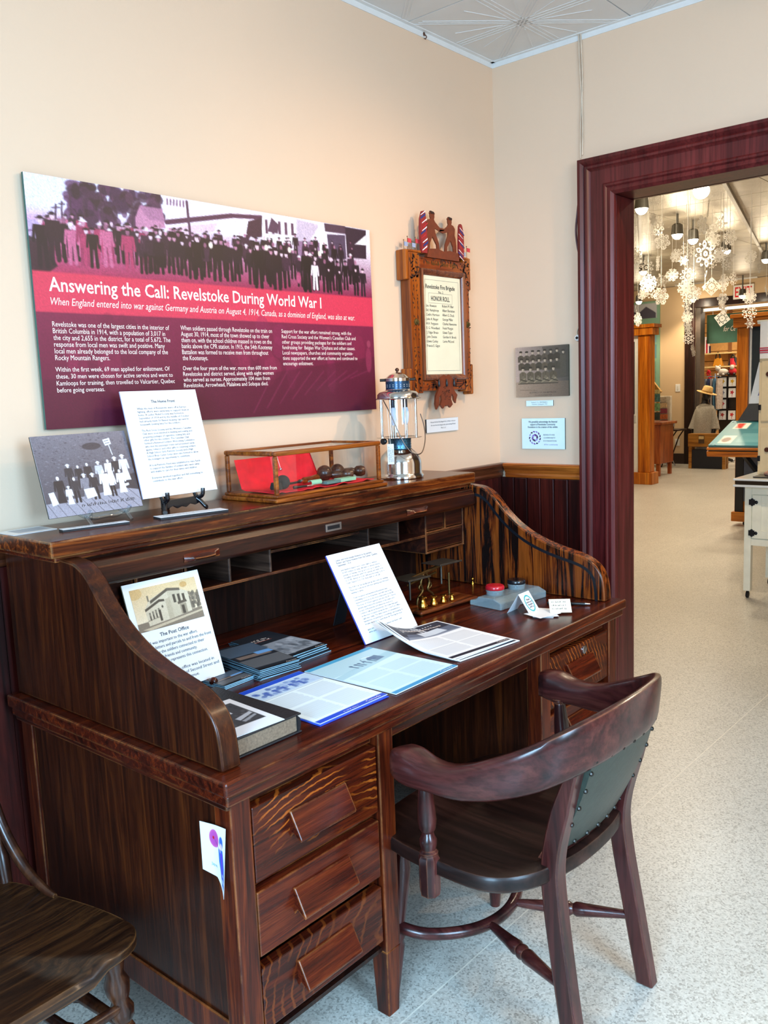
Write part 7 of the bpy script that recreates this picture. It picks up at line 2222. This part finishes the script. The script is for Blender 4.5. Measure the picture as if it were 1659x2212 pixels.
for a, b in ((YH0 - .048, -.685), (-.697, YH1 + .048)):
    dd = MB().box(XH + .003, XH + .012, b + .002, a - .002, .408, .698).build('door', crm, hu, bevel=.002)
    for y0, y1, z0, z1 in ((b + .004, b + .06, .41, .696), (a - .06, a - .004, .41, .696), (b + .06, a - .06, .41, .465), (b + .06, a - .06, .64, .696)):
        MB().box(XH - .004, XH + .003, y0, y1, z0, z1).build('door_frame', crm, dd, bevel=.002)
for z in (.650, .445):
    hh = MB().box(XH - .008, XH - .001, YH0 - .068, YH0 - .030, z - .018, z + .018)
    hh.ball((XH - .004, YH0 - .076, z), .012, 6, (.5, 1, 1)).ball((XH - .004, YH0 - .05, z + .016), .010, 6, (.5, 1, 1)).ball((XH - .004, YH0 - .05, z - .016), .010, 6, (.5, 1, 1))
    hh.build('hinge', hng, hu, smooth=40)
MB().box(XH - .09, XH + .56, YH1 - .03, -.118, .757, .772).build('worktop_lip', plain('white_enamel', 'e2e2de', .2, var=.03, coat=.5), hu, bevel=.004)
MB().box(XH - .075, XH + .55, YH1 - .02, -.128, .772, .798).build('worktop_band', plain('black_enamel', '101216', .2, var=.05, coat=.5), hu, bevel=.002)
MB().box(XH - .09, XH + .56, YH1 - .03, -.118, .798, .812).build('worktop', MATS['white_enamel'], hu, bevel=.004)
XU = XH + .20
yu = U(1637, 900, X=XU).y
zu = U(1641, 700, X=XU).z
MB().box(XU + .012, XU + .32, YH1, yu, .8125, zu).build('upper_cabinet', crm2, hu, bevel=.004)
MB().box(XU - .01, XU + .33, YH1 - .01, yu + .012, zu, zu + .022).build('cornice', plain('pale_cornice', 'e8e2cc', .4), hu, bevel=.004)
zsp = [(.83, 1.13), (1.17, zu - .02)]
for z0, z1 in zsp:
    dd = MB().box(XU + .003, XU + .012, yu - .46, yu - .018, z0, z1).build('door', crm2, hu, bevel=.002)
    for y0, y1, q0, q1 in ((yu - .075, yu - .02, z0, z1), (yu - .46, yu - .405, z0, z1), (yu - .405, yu - .075, z0, z0 + .05), (yu - .405, yu - .075, z1 - .05, z1)):
        MB().box(XU - .005, XU + .003, y0, y1, q0, q1).build('door_frame', crm2, dd, bevel=.002)
    MB().lathe([(.012, 0), (.016, .010), (.010, .018)], (XU - .005, yu - .065, (z0 + z1) / 2), 14, (-1, 0, 0)).build('knob', plain('brown_knob', '4a2018', .3), dd, smooth=50)
for z in (U(1640, 733, X=XU).z, U(1638, 990, X=XU).z, U(1638, 880, X=XU).z):
    MB().box(XU - .012, XU - .005, yu - .022, yu - .004, z - .018, z + .018).build('hinge', hng, hu, bevel=.002)
tw = thing('tea_towel', 'white tea towel with red stripes hanging on the hutch door', 'towel', (XU - .02, yu - .1, 1.6))
ta = U(1643, 695, X=XU - .02); tb_ = U(1643, 775, X=XU - .02)
rows = [[(XU - .022 - .006 * math.sin(k * 1.3), ta.y - .030 * k, z) for k in range(10)] for z in np.linspace(ta.z, tb_.z, 8)]
MB().sheet(rows, .004, (-1, 0, 0)).build('cloth', plain('towel_white', 'efe9e0', .9, var=.04), tw, smooth=60)
H_ = ta.z - tb_.z
for f0, f1 in ((.70, .73), (.755, .80), (.825, .85)):
    rows = [[(XU - .0285 - .006 * math.sin(k * 1.3), ta.y - .030 * k, ta.z - H_ * f) for k in range(10)] for f in (f0, f1)]
    MB().sheet(rows, .0012, (-1, 0, 0)).build('stripe', plain('towel_red', 'c03848', .9), tw, smooth=60)
MB().cyl((XU - .018, ta.y + .02, ta.z + .004), (XU - .018, ta.y - .34, ta.z + .004), .006, n=8).build('hanging_rod', crm, tw, smooth=60)
it = thing('pastry_tray', 'dark tray with pink-brown cloth on the hutch worktop', 'tray', (XH + .05, -.36, .812))
MB().box(XH - .02, XH + .14, -.62, -.22, .8125, .822).build('tray', plain('dark_tray', '2a2622', .4), it, bevel=.004)
MB().ball((XH + .06, -.33, .835), .05, 8, (1, 1.3, .45)).ball((XH + .07, -.42, .832), .045, 8, (1, 1.2, .5)).build('cloth_bundle', plain('dusty_pink_cloth', 'a07868', .9, var=.3, scale=50), it, smooth=60)
